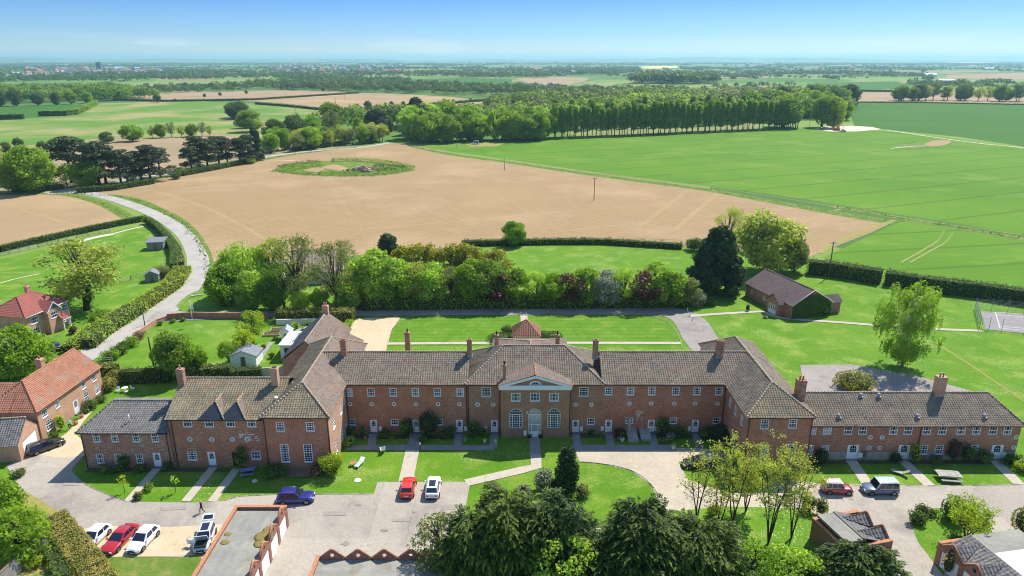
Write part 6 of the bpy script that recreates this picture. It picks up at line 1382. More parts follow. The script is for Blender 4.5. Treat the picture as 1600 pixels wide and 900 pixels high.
g = MB(); g.box(-.95, -.33, .3, .45, .33, .38); g.build('cushion', gm, e); g = MB(); g.add([(.45, -.33, .3), (.45, .33, .3), (1.05, .33, .65), (1.05, -.33, .65), (.45, -.33, .38), (.45, .33, .38), (1.02, .33, .73), (1.02, -.33, .73)], [(3,2,1,0), (4,5,6,7), (0,1,5,4), (2,3,7,6), (1,2,6,5), (0,4,7,3)]); g.build('headrest', M['white'], e)
for a in (-.8, .4):
    for c in (-.28, .28): g = MB(); g.box(a - .03, c - .03, 0, a + .03, c + .03, .3); g.build('leg', M['white'], e)
x, y = G(552, 728); e = empty('side_table', (x, y), R(20), 'small orange brown wooden table beside the green sun lounger', 'table'); om = plain('varnished_timber', (.40,.19,.08), .6, .3)
g = MB(); g.box(-.4, -.3, .45, .4, .3, .5); g.build('table_top', om, e)
for a in (-.33, .33):
    for c in (-.24, .24): g = MB(); g.box(a - .03, c - .03, 0, a + .03, c + .03, .45); g.build('leg', om, e)
for px, py, r_, lab in ((559, 751, .45, 'round pale inspection cover on the left lawn above the blue SUV'), (398, 752, .35, 'pale square drain cover on the shaded lawn by the picnic table')):
    x, y = G(px, py); g = MB(); g.cyl((0, 0, .02), r_, .06, 20); tag(g.build('drain_cover', M['render'], None, (x, y, 0)), lab, 'drain cover')
# concrete ramp and steps in front of the right range
x, y = G(1000, 681); e = empty('concrete_ramp', (x, y), 0, 'pair of grey concrete ramps rising to the wall of the right range', 'ramp')
g = MB(); g.box(-2.0, 1.0, 0, 1.6, 1.9, .9); g.build('landing', M['concrete'], e)
for xa, y0_ in ((-2.0, -1.9), (-.1, -1.5)): g = MB(); g.add([(xa, y0_, 0), (xa + 1.5, y0_, 0), (xa + 1.5, 1.0, 0), (xa, 1.0, 0), (xa, y0_, .35), (xa + 1.5, y0_, .35), (xa + 1.5, .997, .88), (xa, .997, .88)], [(3,2,1,0), (4,5,6,7), (0,1,5,4), (1,2,6,5), (3,0,4,7), (2,3,7,6)]); g.build('ramp', M['concrete'], e)
x, y = G(982.5, 682); g = MB(); g.box(-.16, -.12, 0, .16, .12, 3.0); g.box(-.22, -.18, 3.0, .22, .18, 3.08); tag(g.build('stone_pillar', M['concrete'], None, (x, y, 0)), 'slim grey stone pillar standing before a ground floor window', 'pillar')
def pot(px, py, r_, col, label, plant='hedge', h=.5, ph=.6, group='plant pots along the range', at=None):
    x, y = at or G(px, py); e = empty('plant_pot', (x, y), 0, label, 'plant pot', group); g = MB(); g.cyl((0, 0, 0), r_*.7, h, 12, r_); g.cyl((0, 0, h - .04), r_*1.08, .06, 12); g.build('pot', M[col], e)
    link('plant', leaf_mesh('plant', puff_leaves([(0, 0, h + ph*.5, r_*1.1, ph/r_*.5, .5)], 30, .12, seed=int(px)), plant), e)
pot(827.5, 684, .34, 'black', 'clipped ball plant in a dark pot left of the arched door', ph=.8); pot(844.5, 684, .34, 'black', 'clipped ball plant in a dark pot right of the arched door', ph=.8)
pot(972, 690, .32, 'render', 'pale stone pot with tall plant beside the concrete ramps', ph=1.0)
pot(757.5, 692, .25, 'render', 'stone urn near the path left of the centre house', ph=.5); pot(774.5, 692, .25, 'render', 'stone urn beside the door path next to the centre house', ph=.4)
pot(726, 690, .25, 'concrete', 'grey pot by the path two doors left of the centre house'); pot(571, 688, .22, 'ridge_orange', 'clay pot beside the first door path of the left range'); pot(641, 681, .22, 'ridge_orange', 'clay pot with orange flowers under the dark climbing tree', 'dry')
pot(966, 689, .22, 'bluebrick', 'small blue pot beside the stone pot', ph=.3); pot(1052, 702, .3, 'render', 'pale tub at the end of the paved path by the right range', 'yellow')
for i, (px, py, c, ph) in enumerate(((128, 653, 'ridge_orange', .7), (119, 664, 'ridge_orange', .6), (136, 645, 'render', .9))): pot(px, py, .32, c, ('clay pot nearest the cottage lawn corner', 'clay pot of red leaves beside the standing person', 'pale pot with rounded shrub near the cottage door')[i], ('purple' if i == 1 else 'hedge'), ph=ph, group='plant pots along the cottage')
# cast iron bollard light and posts
def post(px, py, H, r_, label, name, cat, mat='timber', top=None, group=None, arms=0, lean=0.):
    x, y = G(px, py); e = empty(name, (x, y), 0, label, cat, group); g = MB(); g.tube([(0, 0, 0), (lean*H, 0, H)], [r_, r_*.75], 8); g.build('pole', M[mat], e)
    if arms:
        g = MB(); g.box(-.9, -.05, H - .5, .9, .05, H - .38); g.build('crossarm', M['timber'], e)
        for a in (-.75, -.25, .25, .75): g = MB(); g.cyl((a, 0, H - .38), .05, .18, 8); g.build('insulator', M['white'], e)
    if top == 'lamp':
        g = MB(); g.cyl((0, 0, H), .11, .22, 10); g.cyl((0, 0, H + .22), .15, .05, 10, .03); g.build('lantern', M['white'], e)
    return e
post(656.5, 703, .85, .07, 'short black garden light at the corner of the left lawn path', 'garden_light', 'light', 'black', 'lamp')
post(788, 266, ZA(247, G(788, 266)[1]), .16, 'wooden pole standing far back in the ploughed field', 'utility_pole', 'pole', arms=1); post(928, 313, ZA(277, G(928, 313)[1]), .16, 'wooden power pole near the right side of the ploughed field', 'utility_pole', 'pole', arms=1)
post(1294.5, 433, ZA(377, G(1294.5, 433)[1]), .18, 'wooden power pole beside the field hedge right of the hall', 'utility_pole', 'pole', arms=1)
post(226.5, 509, ZA(486, G(226.5, 509)[1]), .12, 'thin pole beside the lane at the bend', 'utility_pole', 'pole'); post(240, 571, ZA(527, G(240, 571)[1]), .14, 'leaning dark pole in the garden behind the dormer house', 'utility_pole', 'pole', 'bark_dark', lean=-.02)
post(714, 232, 9, .15, 'wooden pole by the field gateway near the white van', 'utility_pole', 'pole', arms=1); post(1264, 203, ZA(178, G(1264, 203)[1]), .15, 'pole standing at the right end of the poplar belt', 'utility_pole', 'pole', arms=1)
for i, (px, py, pt) in enumerate(((446, 152, 138), (539, 157, 145), (525, 168, 153), (463, 181, 166))): post(px, py, max(7, ZA(pt, G(px, py)[1])), .2, 'power pole crossing the far fields beyond the tree belt', 'utility_pole', 'pole', group='power poles crossing the far fields', arms=1)
# flag and sign
x, y = G(302, 509); e = empty('flagpole', (x, y), 0, 'white flagpole with drooping flag at the lane junction', 'flagpole'); g = MB(); g.tube([(0, 0, 0), (0, 0, 5.2)], .05, 6); g.cyl((0, 0, 5.2), .09, .1, 8); g.build('pole', M['white'], e)
g = MB()
for i in range(8): a, c = i/8, (i+1)/8; g.add([(.06 + .5*a, .12*math.sin(5*a), 5.05 - .5*a), (.06 + .5*c, .12*math.sin(5*c), 5.05 - .5*c), (.06 + .5*c, .12*math.sin(5*c), 3.9 - .7*c), (.06 + .5*a, .12*math.sin(5*a), 3.9 - .7*a), (.06 + .5*a, .03 + .12*math.sin(5*a), 5.05 - .5*a), (.06 + .5*c, .03 + .12*math.sin(5*c), 5.05 - .5*c), (.06 + .5*c, .03 + .12*math.sin(5*c), 3.9 - .7*c), (.06 + .5*a, .03 + .12*math.sin(5*a), 3.9 - .7*a)], [(0,1,2,3), (7,6,5,4), (0,4,5,1), (3,2,6,7)])
g.build('flag', M['white'], e)
x, y = G(308, 463); g = MB(); g.box(-1.3, -.12, 0, 1.3, .12, .35); tag(g.build('marker_stone', M['render'], None, (x, y, 0), R(30)), 'low white stone block on the grass triangle by the lane', 'stone')
x, y = G(1086, 488); e = empty('post_rail', (x, y), 0, 'low white posts beside the drive near the large conifer', 'posts'); 
for i in range(4): g = MB(); xx, yy = G(1070 + i*4, 480 + i*7); g.box(xx - x - .08, yy - y - .08, 0, xx - x + .08, yy - y + .08, .9); g.build('post', M['render'], e)
# fences
def rail_fence(pts, label, H=1.2, sp=2.6, rails=3, mat='grey_timber', z=0, group='post and rail fences of the paddock'):
    P = [G(*q) for q in pts]; e = empty('rail_fence', (P[0][0], P[0][1]), 0, label, 'fence', group); ox, oy = P[0]; prev = None; rl = MB(); ps = []
    for a, b_ in zip(P[:-1], P[1:]):
        L_ = math.hypot(b_[0]-a[0], b_[1]-a[1]); n = max(1, int(L_/sp))
        for i in range(n + 1): ps.append((a[0] + (b_[0]-a[0])*i/n - ox, a[1] + (b_[1]-a[1])*i/n - oy))
        for r_ in range(rails): zz = H*(r_ + 1)/rails - .1; rl.tube([(a[0]-ox, a[1]-oy, zz), (b_[0]-ox, b_[1]-oy, zz)], .05, 4)
    rl.build('rail', M[mat], e); base = MB(); base.box(-.06, -.06, 0, .06, .06, H + .05); me = base.mesh('post', M[mat])
    for p in ps[:95]: link('post', me, e, (p[0], p[1], 0))
rail_fence([(-60, 412), (0, 401), (60, 387), (120, 373), (172, 364)], 'long grey rail fence below the hedge of the left ploughed field')
rail_fence([(175, 446), (205, 438), (232, 430)], 'short pale rail fence beside the dark playhouse'); rail_fence([(258, 376), (266, 392), (268, 418)], 'curved wooden fence inside the clipped paddock hedge')
rail_fence([(156, 569), (176, 567)], 'short dark gate fence beside the lane garden hedge', group=None)
# tennis court fence
def court_fence():
    P = [G(1523, 484), G(1530, 514), G(1600, 520), G(1750, 533)]; Q = [G(1523, 484), G(1600, 490), G(1750, 501)]; e = empty('court_fence', (P[0][0], P[0][1]), 0, 'tall grey wire fence with steel posts around the tennis court', 'fence'); ox, oy = P[0]
    gm = MB(); ps = []
    for A in (P, Q):
        for a, b_ in zip(A[:-1], A[1:]):
            L_ = math.hypot(b_[0]-a[0], b_[1]-a[1]); n = max(1, int(L_/3))
            for i in range(n + 1): ps.append((a[0] + (b_[0]-a[0])*i/n - ox, a[1] + (b_[1]-a[1])*i/n - oy))
            for k in range(10): zz = .1 + k*.27; gm.tube([(a[0]-ox, a[1]-oy, zz), (b_[0]-ox, b_[1]-oy, zz)], .008, 3, False)
            for k in range(int(L_/.35)): t = k*.35/L_; gm.tube([(a[0] + (b_[0]-a[0])*t - ox, a[1] + (b_[1]-a[1])*t - oy, .05), (a[0] + (b_[0]-a[0])*t - ox, a[1] + (b_[1]-a[1])*t - oy, 2.6)], .008, 3, False)
    gm.build('wire_mesh', M['lead'], e); pm_ = MB(); pm_.tube([(0, 0, 0), (0, 0, 2.75)], .045, 6); me = pm_.mesh('post', M['lead'])
    for p in ps[:60]: link('post', me, e, (p[0], p[1], 0))
court_fence()
x, y = G(1538, 514); e = empty('court_gate', (x, y), R(0), 'steel framed gate of the tennis court at the end of the path', 'gate'); g = MB(); g.tube([(-.6, 0, 0), (-.6, 0, 2.6), (.9, 0, 2.6), (.9, 0, 0)], .05, 5); g.tube([(-.6, 0, 1.3), (.9, 0, 1.3)], .04, 4); g.build('gate_frame', M['lead'], e)
# garden walls
def wall_line(pts, H, label, mat='brick_pink_sunlit', t=.23, cope='ridge_orange'):
    P = [G(*q) for q in pts]; ox, oy = P[0]; e = empty('garden_wall', (ox, oy), 0, label, 'wall'); m = MB(); c = MB()
    for a, b_ in zip(P[:-1], P[1:]):
        d = np.array(b_) - np.array(a); L_ = np.linalg.norm(d); d /= L_; q = np.array((-d[1], d[0]))*t/2; o_ = np.array((ox, oy)); A, B = np.array(a) - o_, np.array(b_) - o_
        for (mm, z0, z1, k) in ((m, 0, H, 1), (c, H + .002, H + .07, 1.3)):
            vs = [(*(A - q*k), z0), (*(B - q*k), z0), (*(B + q*k), z0), (*(A + q*k), z0), (*(A - q*k), z1), (*(B - q*k), z1), (*(B + q*k), z1), (*(A + q*k), z1)]
            mm.add(vs, [(0,3,2,1), (4,5,6,7), (0,1,5,4), (1,2,6,5), (2,3,7,6), (3,0,4,7)])
    m.build('brickwork', M[mat], e); c.build('coping', M[cope], e)
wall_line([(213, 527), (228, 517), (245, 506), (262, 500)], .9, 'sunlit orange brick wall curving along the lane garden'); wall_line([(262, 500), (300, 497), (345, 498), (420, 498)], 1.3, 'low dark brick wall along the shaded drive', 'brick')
wall_line([(432, 508), (500, 507)], 1.2, 'pale wall under the long clipped hedge', 'render', cope='render'); wall_line([(390, 593), (455, 588)], 1.9, 'weathered pale garden wall behind the dormer house', 'render', cope='concrete')
wall_line([(0, 925), (38, 888), (78, 862)], 1.9, 'timber topped wall below the bright bush at bottom left', 'grey_timber', cope='timber')
# raised beds in the rear garden
for i, (px, py) in enumerate(((425, 523), (436, 517))):
    x, y = G(px, py); e = empty('raised_bed', (x, y), R(10), ('nearer', 'farther')[i] + ' timber raised bed beside the small greenhouse', 'raised bed', 'raised beds in the rear garden'); g = MB()
    g.box(-1.6, -1, 0, 1.6, -.9, .4); g.box(-1.6, .9, 0, 1.6, 1, .4); g.box(-1.6, -.9, 0, -1.5, .9, .4); g.box(1.5, -.9, 0, 1.6, .9, .4); g.build('timber_edge', plain('new_timber', (.48,.36,.2), .8, .2), e); s = MB(); s.box(-1.5, -.9, 0, 1.5, .9, .3); s.build('soil', M['soil'], e)
x, y = G(196, 612); e = empty('garden_table', (x, y), 0, 'round white garden table on the lawn behind the low end house', 'table'); g = MB(); g.cyl((0, 0, .7), .5, .05, 20); g.build('table_top', M['white'], e); g = MB(); g.cyl((0, 0, 0), .35, .04, 12); g.cyl((0, 0, .04), .05, .66, 8); g.build('pedestal', M['white'], e)
for i, (dx, dy) in enumerate(((-1.1, -.2), (1.0, .5))):
    e = empty('garden_chair', (x + dx, y + dy), i*2.5, ('left', 'right')[i] + ' white chair at the round garden table', 'chair'); g = MB(); g.box(-.25, -.25, .42, .25, .25, .46); g.build('seat', M['white'], e); g = MB(); g.box(-.25, .22, .46, .25, .26, .95); g.build('backrest', M['white'], e)
    for a in (-.2, .2):
        for c in (-.2, .2): g = MB(); g.box(a - .02, c - .02, 0, a + .02, c + .02, .42); g.build('leg', M['white'], e)
# heap of rubble in the field island
x, y = G(568, 267); e = empty('rubble_heap', (x, y), 0, 'heap of broken rubble on the weedy island in the ploughed field', 'rubble heap'); g = MB(); q = random.Random(8)
for i in range(170):
    a, r_ = q.uniform(0, 6.28), abs(q.gauss(0, 1))*3.4; z = max(.1, 2.6*(1 - min(1, r_/7.5))) * q.uniform(.5, 1); s_ = q.uniform(.25, .7); cx_, cy_ = r_*math.cos(a)*1.5, r_*math.sin(a)
    vs = [(cx_ + sx_*s_*q.uniform(.6, 1.2), cy_ + sy_*s_*q.uniform(.6, 1.2), z + sz_*s_*.6*q.uniform(.6, 1.2)) for sx_, sy_, sz_ in ((-1,-1,-1),(1,-1,-1),(1,1,-1),(-1,1,-1),(-1,-1,1),(1,-1,1),(1,1,1),(-1,1,1))]; g.mi = q.randrange(3)
    g.add(vs, [(0,3,2,1),(4,5,6,7),(0,1,5,4),(1,2,6,5),(2,3,7,6),(3,0,4,7)])
g.build('rubble', [M['concrete'], M['timber'], M['brick_pink_sunlit']], e); m = MB(); m.ball((0, 0, 0), 4.2, 14, (1.5, 1, .38)); m.build('soil_mound', M['plough2'], e)

# ------------------------------------------------------------------ people
SKIN = plain('skin', (.50,.30,.22), .6, .3)
def person(px, py, rz, label, top, legs, hair, pose):
    x, y = G(px, py); e = empty('person', (x, y), rz, label, 'person')
    J = {'pelvis': (0, 0, .95), 'waist': (0, -.01, 1.10), 'chest': (0, 0, 1.30), 'neck': (0, -.01, 1.47), 'head0': (0, -.02, 1.56), 'head1': (0, -.03, 1.70)}
    E_ = [('pelvis', 'waist'), ('waist', 'chest'), ('chest', 'neck'), ('neck', 'head0'), ('head0', 'head1')]; Rr = {'pelvis': .155, 'waist': .13, 'chest': .155, 'neck': .055, 'head0': .085, 'head1': .088}
    for s_, n in ((-1, 'l'), (1, 'r')):
        hx = s_*.1; ky, fy = pose['leg'][n]; J['hip'+n] = (hx, 0, .88); J['knee'+n] = (hx*1.05, ky, .49); J['ank'+n] = (hx*1.1, fy, .09); J['toe'+n] = (hx*1.2, fy - .17, .04)
        E_ += [('pelvis', 'hip'+n), ('hip'+n, 'knee'+n), ('knee'+n, 'ank'+n), ('ank'+n, 'toe'+n)]; Rr.update({'hip'+n: .10, 'knee'+n: .062, 'ank'+n: .042, 'toe'+n: .035})
        el, wr, hd = pose['arm'][n]; J['sh'+n] = (s_*.19, 0, 1.41); J['el'+n] = (s_*el[0], el[1], el[2]); J['wr'+n] = (s_*wr[0], wr[1], wr[2]); J['hd'+n] = (s_*hd[0], hd[1], hd[2])
        E_ += [('chest', 'sh'+n), ('sh'+n, 'el'+n), ('el'+n, 'wr'+n), ('wr'+n, 'hd'+n)]; Rr.update({'sh'+n: .07, 'el'+n: .045, 'wr'+n: .03, 'hd'+n: .032})
        for f in range(4):
            a = J['hd'+n]; nm = f'f{n}{f}'; J[nm] = (a[0] + (f - 1.5)*.016, a[1] - .03, a[2] - .07); E_.append(('hd'+n, nm)); Rr[nm] = .009
    ks = list(J); me = bpy.data.meshes.new('body'); me.from_pydata([J[k] for k in ks], [(ks.index(a), ks.index(b_)) for a, b_ in E_], []); 
    for m_ in (top, legs, SKIN, hair): me.materials.append(m_)
    o = link('body', me, e); sk = o.modifiers.new('skin', 'SKIN'); 
    for i, k in enumerate(ks):
        me.skin_vertices[0].data[i].radius = (Rr[k], Rr[k]*(.72 if k in ('chest', 'waist', 'pelvis') else 1)); me.skin_vertices[0].data[i].use_root = (k == 'pelvis')
    o.modifiers.new('sub', 'SUBSURF').levels = 1; o.modifiers['sub'].render_levels = 2
    dg = bpy.context.evaluated_depsgraph_get(); nm_ = bpy.data.meshes.new_from_object(o.evaluated_get(dg)); o.modifiers.clear(); nm_.name = 'body'; nm_.materials.clear()
    for m_ in (top, legs, SKIN, hair): nm_.materials.append(m_)
    o.data = nm_
    for p in nm_.polygons:
        c = p.center; p.use_smooth = True; p.material_index = 3 if (c.z > 1.66 or (c.z > 1.52 and c.y > .01 and abs(c.x) < .12)) else 2 if c.z > 1.47 and abs(c.x) < .12 else (1 if c.z < .98 and not (abs(c.x) > .2) else 0)
        if any(math.dist(c, J['hd'+n]) < .11 for n in 'lr'): p.material_index = 2
        if c.z < .08: p.material_index = 3
    return e
stand = {'leg': {'l': (-.03, .0), 'r': (.0, .12)}, 'arm': {'l': ((.30, -.05, 1.15), (.22, -.28, 1.12), (.16, -.35, 1.13)), 'r': ((.30, .05, 1.14), (.33, -.10, .92), (.33, -.14, .86))}}
walk = {'leg': {'l': (-.18, -.22), 'r': (.02, .30)}, 'arm': {'l': ((.28, .12, 1.14), (.27, .18, .90), (.27, .19, .83)), 'r': ((.28, -.12, 1.15), (.26, -.28, .95), (.26, -.32, .90))}}
person(316, 801.5, R(-35), 'person in dark clothes walking across the forecourt towards the open car', plain('dark_jacket', (.03,.035,.03), .8, .2), plain('dark_trousers', (.05,.05,.055), .8, .2), plain('dark_hair', (.03,.02,.015), .7, .2), walk)
person(110, 671, R(20), 'person in a white top and dark trousers standing at the cottage door', M['white'], plain('navy_trousers', (.015,.018,.035), .8, .2), plain('brown_hair', (.05,.03,.02), .7, .2), stand)
# ------------------------------------------------------------------ planting near the house
# foreground conifers and shrubs
leylandii(790, 905, 758, 5.2, 4.6, 'largest dark green conifer in front at the foot of the forecourt', 11, 2100)
leylandii(868, 905, 772, 5.0, 4.4, 'dark green conifer just right of the largest one, below the cypress', 12, 1900)
leylandii(738, 915, 792, 3.6, 3.2, 'dark green conifer left of the largest one beside the olive tree', 17, 1400)
leylandii(1000, 915, 773, 5.4, 4.6, 'dark feathery conifer below the lawn island', 13, 2000)
leylandii(1085, 920, 808, 5.6, 4.6, 'lower dark feathery conifer at the foot of the bare trees', 14, 1900)
leylandii(945, 925, 832, 3.6, 3.2, 'small dark conifer between the two conifer groups', 18, 900)
spray_mass(885, 935, 838, 4.4, 3.0, 'pale fresh green shrub in front of the dark conifers', 'pale', 15, n=60, pr=(.7, 1.3), dens=9, size=.24, shape='round', aspect=1.2, droop=.1, name='shrub', cat='shrub')
spray_mass(686, 900, 805, 2.9, 2.9, 'olive grey rounded tree at the left of the dark conifers', 'olive', 16, n=70, pr=(.6, 1.1), dens=10, size=.20, shape='round', aspect=1.1, droop=.05, name='broadleaf_tree', cat='tree', mat='bark')
spray_mass(1215, 925, 858, 5.0, 3.2, 'green spreading shrubs below the small garage pair', 'pale', 19, n=70, pr=(.7, 1.2), dens=9, size=.24, shape='round', aspect=1.3, droop=.2, name='shrub', cat='shrub')
leylandii(1335, 935, 850, 6.0, 3.6, 'dark green spreading conifer at the bottom right below the garage pair', 20, 1500, cone=.4)
spray_mass(1170, 935, 850, 2.8, 2.6, 'leafy shrub beside the foot of the bare trees', 'spring', 21, n=44, pr=(.6, 1.1), dens=10, size=.22, shape='round', aspect=1.2, droop=.1, name='shrub', cat='shrub')
# sparse budding trees: slender stems and a light haze of leaves
def slender(px, py, pytop, rx, label, seed, lf='khaki', dens=3.2, n=46, stems=4, lean=0.):
    x, y = G(px, py); H = ZA(pytop, y); g = random.Random(seed); e = empty('sparse_tree', (x, y, 0), 0, label, 'tree', None); P = []; m = MB(); tips = []
    for s_ in range(stems):
        a = 6.283*s_/stems + g.uniform(-.4, .4); k = g.uniform(.35, .75); pts = [(0, 0, 0)]; 
        for i in range(1, 6): t = i/5; pts.append((rx*k*math.cos(a)*t**1.2 + g.uniform(-.12, .12) + lean*t, rx*k*math.sin(a)*t**1.2 + g.uniform(-.12, .12), H*.86*t))
        m.tube(pts, [.085, .075, .06, .045, .03, .015], 6)
        for j in range(13):
            t = g.uniform(.3, 1.); i = min(4, int(t*5)); f = t*5 - i; p = np.array(pts[i])*(1-f) + np.array(pts[i+1])*f; b_ = g.uniform(0, 6.28); l = rx*g.uniform(.25, .6)*(1.2 - t*.5)
            e_ = p + np.array((math.cos(b_)*l, math.sin(b_)*l, l*g.uniform(.4, 1.1))); mid = (p + e_)/2 + np.array((0, 0, -.1)); m.tube([p, mid, e_], [.035, .024, .008], 4, False); tips.append(e_)
            for _ in range(3): q = e_ + np.array([g.uniform(-.6, .6), g.uniform(-.6, .6), g.uniform(0, .7)]); m.tube([mid, q], [.014, .005], 3, False); tips.append(q)
    for q in tips: P.append((q[0], q[1], min(q[2], H), g.uniform(.28, .62), .9, g.uniform(.3, .95)))
    link('crown', leaf_mesh('crown', puff_leaves(P, dens, .17, 1.3, .1, seed=seed, shell=(.1, 1.2), rnd=1.5), lf), e); m.build('trunk', M['bark_mid'], e); return e
M['bark_mid'] = plain('mid_bark', (.075,.06,.045), .9, .1, var=.3)
slender(1088, 818, 690, 3.0, 'slim bare stemmed tree at the left of the budding group', 31, 'khaki', 1.6, stems=4)
slender(1145, 822, 678, 3.3, 'budding tree with thick dark trunk in the middle of the group', 32, 'khaki', 5.5, stems=4)
slender(1120, 832, 720, 2.6, 'thin leaning budding tree beside the thick trunked one', 36, 'khaki', 2.2, stems=3)
slender(1200, 850, 690, 3.2, 'tall multi stemmed budding tree in front of the right wing windows', 33, 'khaki', 5.0, stems=5)
slender(1236, 842, 700, 2.8, 'budding tree at the right of the group beside the small red off roader', 34, 'khaki', 4.2, stems=4)
slender(1165, 800, 712, 2.4, 'fresh yellow leaved tree glowing in the middle of the budding group', 35, 'yellow', 9, stems=3)
bush(1113, 806, 1.1, 1.5, 'small yellow flowering bush under the bare stemmed tree', 'yellow'); bush(1262, 800, 1.2, 2.2, 'green ivy clad shrub at the corner of the small garage pair', 'hedge')
bush(1281, 805, 1.0, 2.4, 'yellow green shrub against the small garage pair', 'olive'); 
# beds and lawn shrubs in front
x, y = G(885, 772); e = empty('cypress_tree', (x, y, 0), 0, 'dense dark columnar yew standing on the front lawn', 'conifer'); P = []; g = random.Random(3); H = ZA(699, y)
for i in range(90):
    a, u = g.uniform(0, 6.28), g.random(); rr = 1.45*(math.sin(math.pi*min(1, (u*.86 + .14)))**.55)*.72; P.append((rr*math.cos(a), rr*math.sin(a), .4 + u*(H - 1.0), g.uniform(.42, .62), 1.5, g.uniform(.2, .8)))
link('crown', leaf_mesh('crown', puff_leaves(P, 26, .15, 1.8, .2, seed=3), 'dark'), e); m = MB(); m.tube([(0, 0, 0), (0, 0, H*.9)], [.25, .08], 8); m.build('trunk', M['bark_dark'], e)
bush(848, 766, 1.5, 3.0, 'white flowering shrub beside the dark columnar yew', 'silver', n=14); bush(818, 775, 1.2, 1.8, 'silvery mound shrub left of the white flowering one', 'silver'); bush(866, 768, 1.0, 2.0, 'dark blue green shrub touching the columnar yew', 'dark')
bush(803, 783, 1.2, 1.5, 'green shrub at the left end of the lawn bed', 'spring'); bush(908, 775, 1.3, 1.6, 'brown green twiggy shrub right of the columnar yew', 'olive'); bush(893, 781, .8, 1.1, 'low fresh green plant at the foot of the columnar yew', 'pale')
bush(520, 742, 2.0, 3.2, 'large yellow green bush at the corner of the left wing', 'yellow', n=16); bush(493, 742, 1.1, 1.9, 'pink flowering bush beside the garden steps', 'pinkish', n=12); bush(430, 744, 1.9, 1.6, 'dark spreading shrub between picnic table and garden steps', 'hedge', n=14)
bush(545, 697, 1.1, 1.3, 'flowering shrub at the inner corner of the left wing', 'pale')
tpx('purple', 380, 733, 699, 'dark rounded wall tree beside the open doorway of the dormer house', lf='hedge', wide=.9)
bush(196, 733, 1.1, 2.4, 'tall dark clipped shrub between ground floor windows of the end house', 'hedge', n=6); bush(163, 737, 1.0, 1.0, 'grey green lavender mound under the first window of the end house', 'silver' if False else 'olive'); bush(180, 739, .8, .9, 'low dark shrub in the bed of the end house', 'hedge'); bush(221, 737, 1.1, 1.0, 'low bush under the third window of the end house', 'hedge'); bush(262, 735, 1.0, 1.2, 'climbing shrub beside the white door of the end house', 'hedge')
for i, (px, py, r_, h, lf, lab) in enumerate(((545, 683, .9, 1.8, 'darkshrub', 'dark shrub at the far left of the shaded border'), (566, 683, .6, 1.9, 'oak', 'thin upright shrub left of the first door'), (600, 684, 1.1, 1.3, 'darkshrub', 'low shrub right of the first door of the left range'), (635, 682, 1.3, 2.9, 'darkshrub', 'rounded green shrub between window and second door'), (670, 683, 1.9, 4.4, 'dark', 'tall dark wall tree covering a window of the left range'), (700, 685, 1.4, 1.7, 'darkshrub', 'wide shrub beside the third door of the left range'), (740, 682, 1.2, 2.5, 'darkshrub', 'dark rounded shrub left of the fourth door'), (757, 681, .7, 1.2, 'oak', 'small bush under the climbing stems by the centre house'), (612, 686, .8, .9, 'oak', 'low plant along the left range border'), (660, 690, .9, .8, 'oak', 'low plant at the foot of the tall dark wall tree'))):
    bush(px, py, r_, h, lab, {'darkshrub': 'hedge', 'oak': 'oak', 'dark': 'dark'}[lf])
for px, py, r_, h, lf, lab in ((923, 679, .6, .9, 'hedge', 'small bush under the first window right of the centre'), (943, 688, .45, 1.7, 'olive', 'slender shrub on the grass right of the centre house'), (1032, 681, 1.0, 3.2, 'hedge', 'upright dark conifer left of a pair by the right range'), (1040, 680, .8, 2.9, 'hedge', 'upright dark conifer right of a pair by the right range'), (1060, 682, 1.3, 1.6, 'hedge', 'rounded shrub between doors of the right range'), (1048, 688, .9, 1.1, 'silver', 'pale flowered plant at the front of the right border'), (1036, 692, .8, .8, 'olive', 'low yellowish plant at the front of the right border'), (1100, 684, 1.4, 1.5, 'hedge', 'dark shrub near the last door of the right range'), (1122, 688, 1.8, 2.4, 'dark', 'dark shrub mass at the inner corner of the right wing'), (968, 684, .9, 1.7, 'purple', 'purple leaved shrub behind the stone pot'), (1140, 700, 1.8, 2.2, 'dark', 'dark evergreen behind the budding trees by the right wing')): bush(px, py, r_, h, lab, lf)
for px, py, r_, h, lf, lab in ((1427.5, 723, .95, 3.0, 'yellow', 'yellow green column shrub beside the second double door'), (1487, 722, 1.0, 3.6, 'purple', 'purple leaved shrub on the wall of the right range'), (1510, 722, 1.1, 2.9, 'hedge', 'dark clipped block shrub beside the purple shrub'), (1536, 723, 1.3, 1.9, 'hedge', 'rounded shrub left of the last double door'), (1583, 724, 1.3, 1.6, 'hedge', 'low bush at the right corner of the right range'), (1283, 724, 1.4, 2.2, 'dark', 'dark shrub under the pale windows of the right range'), (1345, 716, .8, 1.6, 'pinkish', 'pink flowering climber right of the first double door'), (1400, 722, .9, 1.5, 'dark', 'dark shrub left of the second double door'), (1462, 724, 1.1, 1.1, 'hedge', 'low shrub under two windows of the right range'), (1597, 735, 1.3, 1.5, 'yellow', 'yellow bush at the right end of the right range'), (1568, 725, .7, .8, 'hedge', 'small plant below the white box of the right range')): bush(px, py, r_, h, lab, lf)
bush(1334, 606, 3.2, 2.6, 'large clipped dome hedge behind the right range', 'hedgetop', topiary=True, size=.2, dens=14)
bush(216, 780, .6, 1.0, 'small clipped ball at the foot of the front path', 'olive', topiary=True)
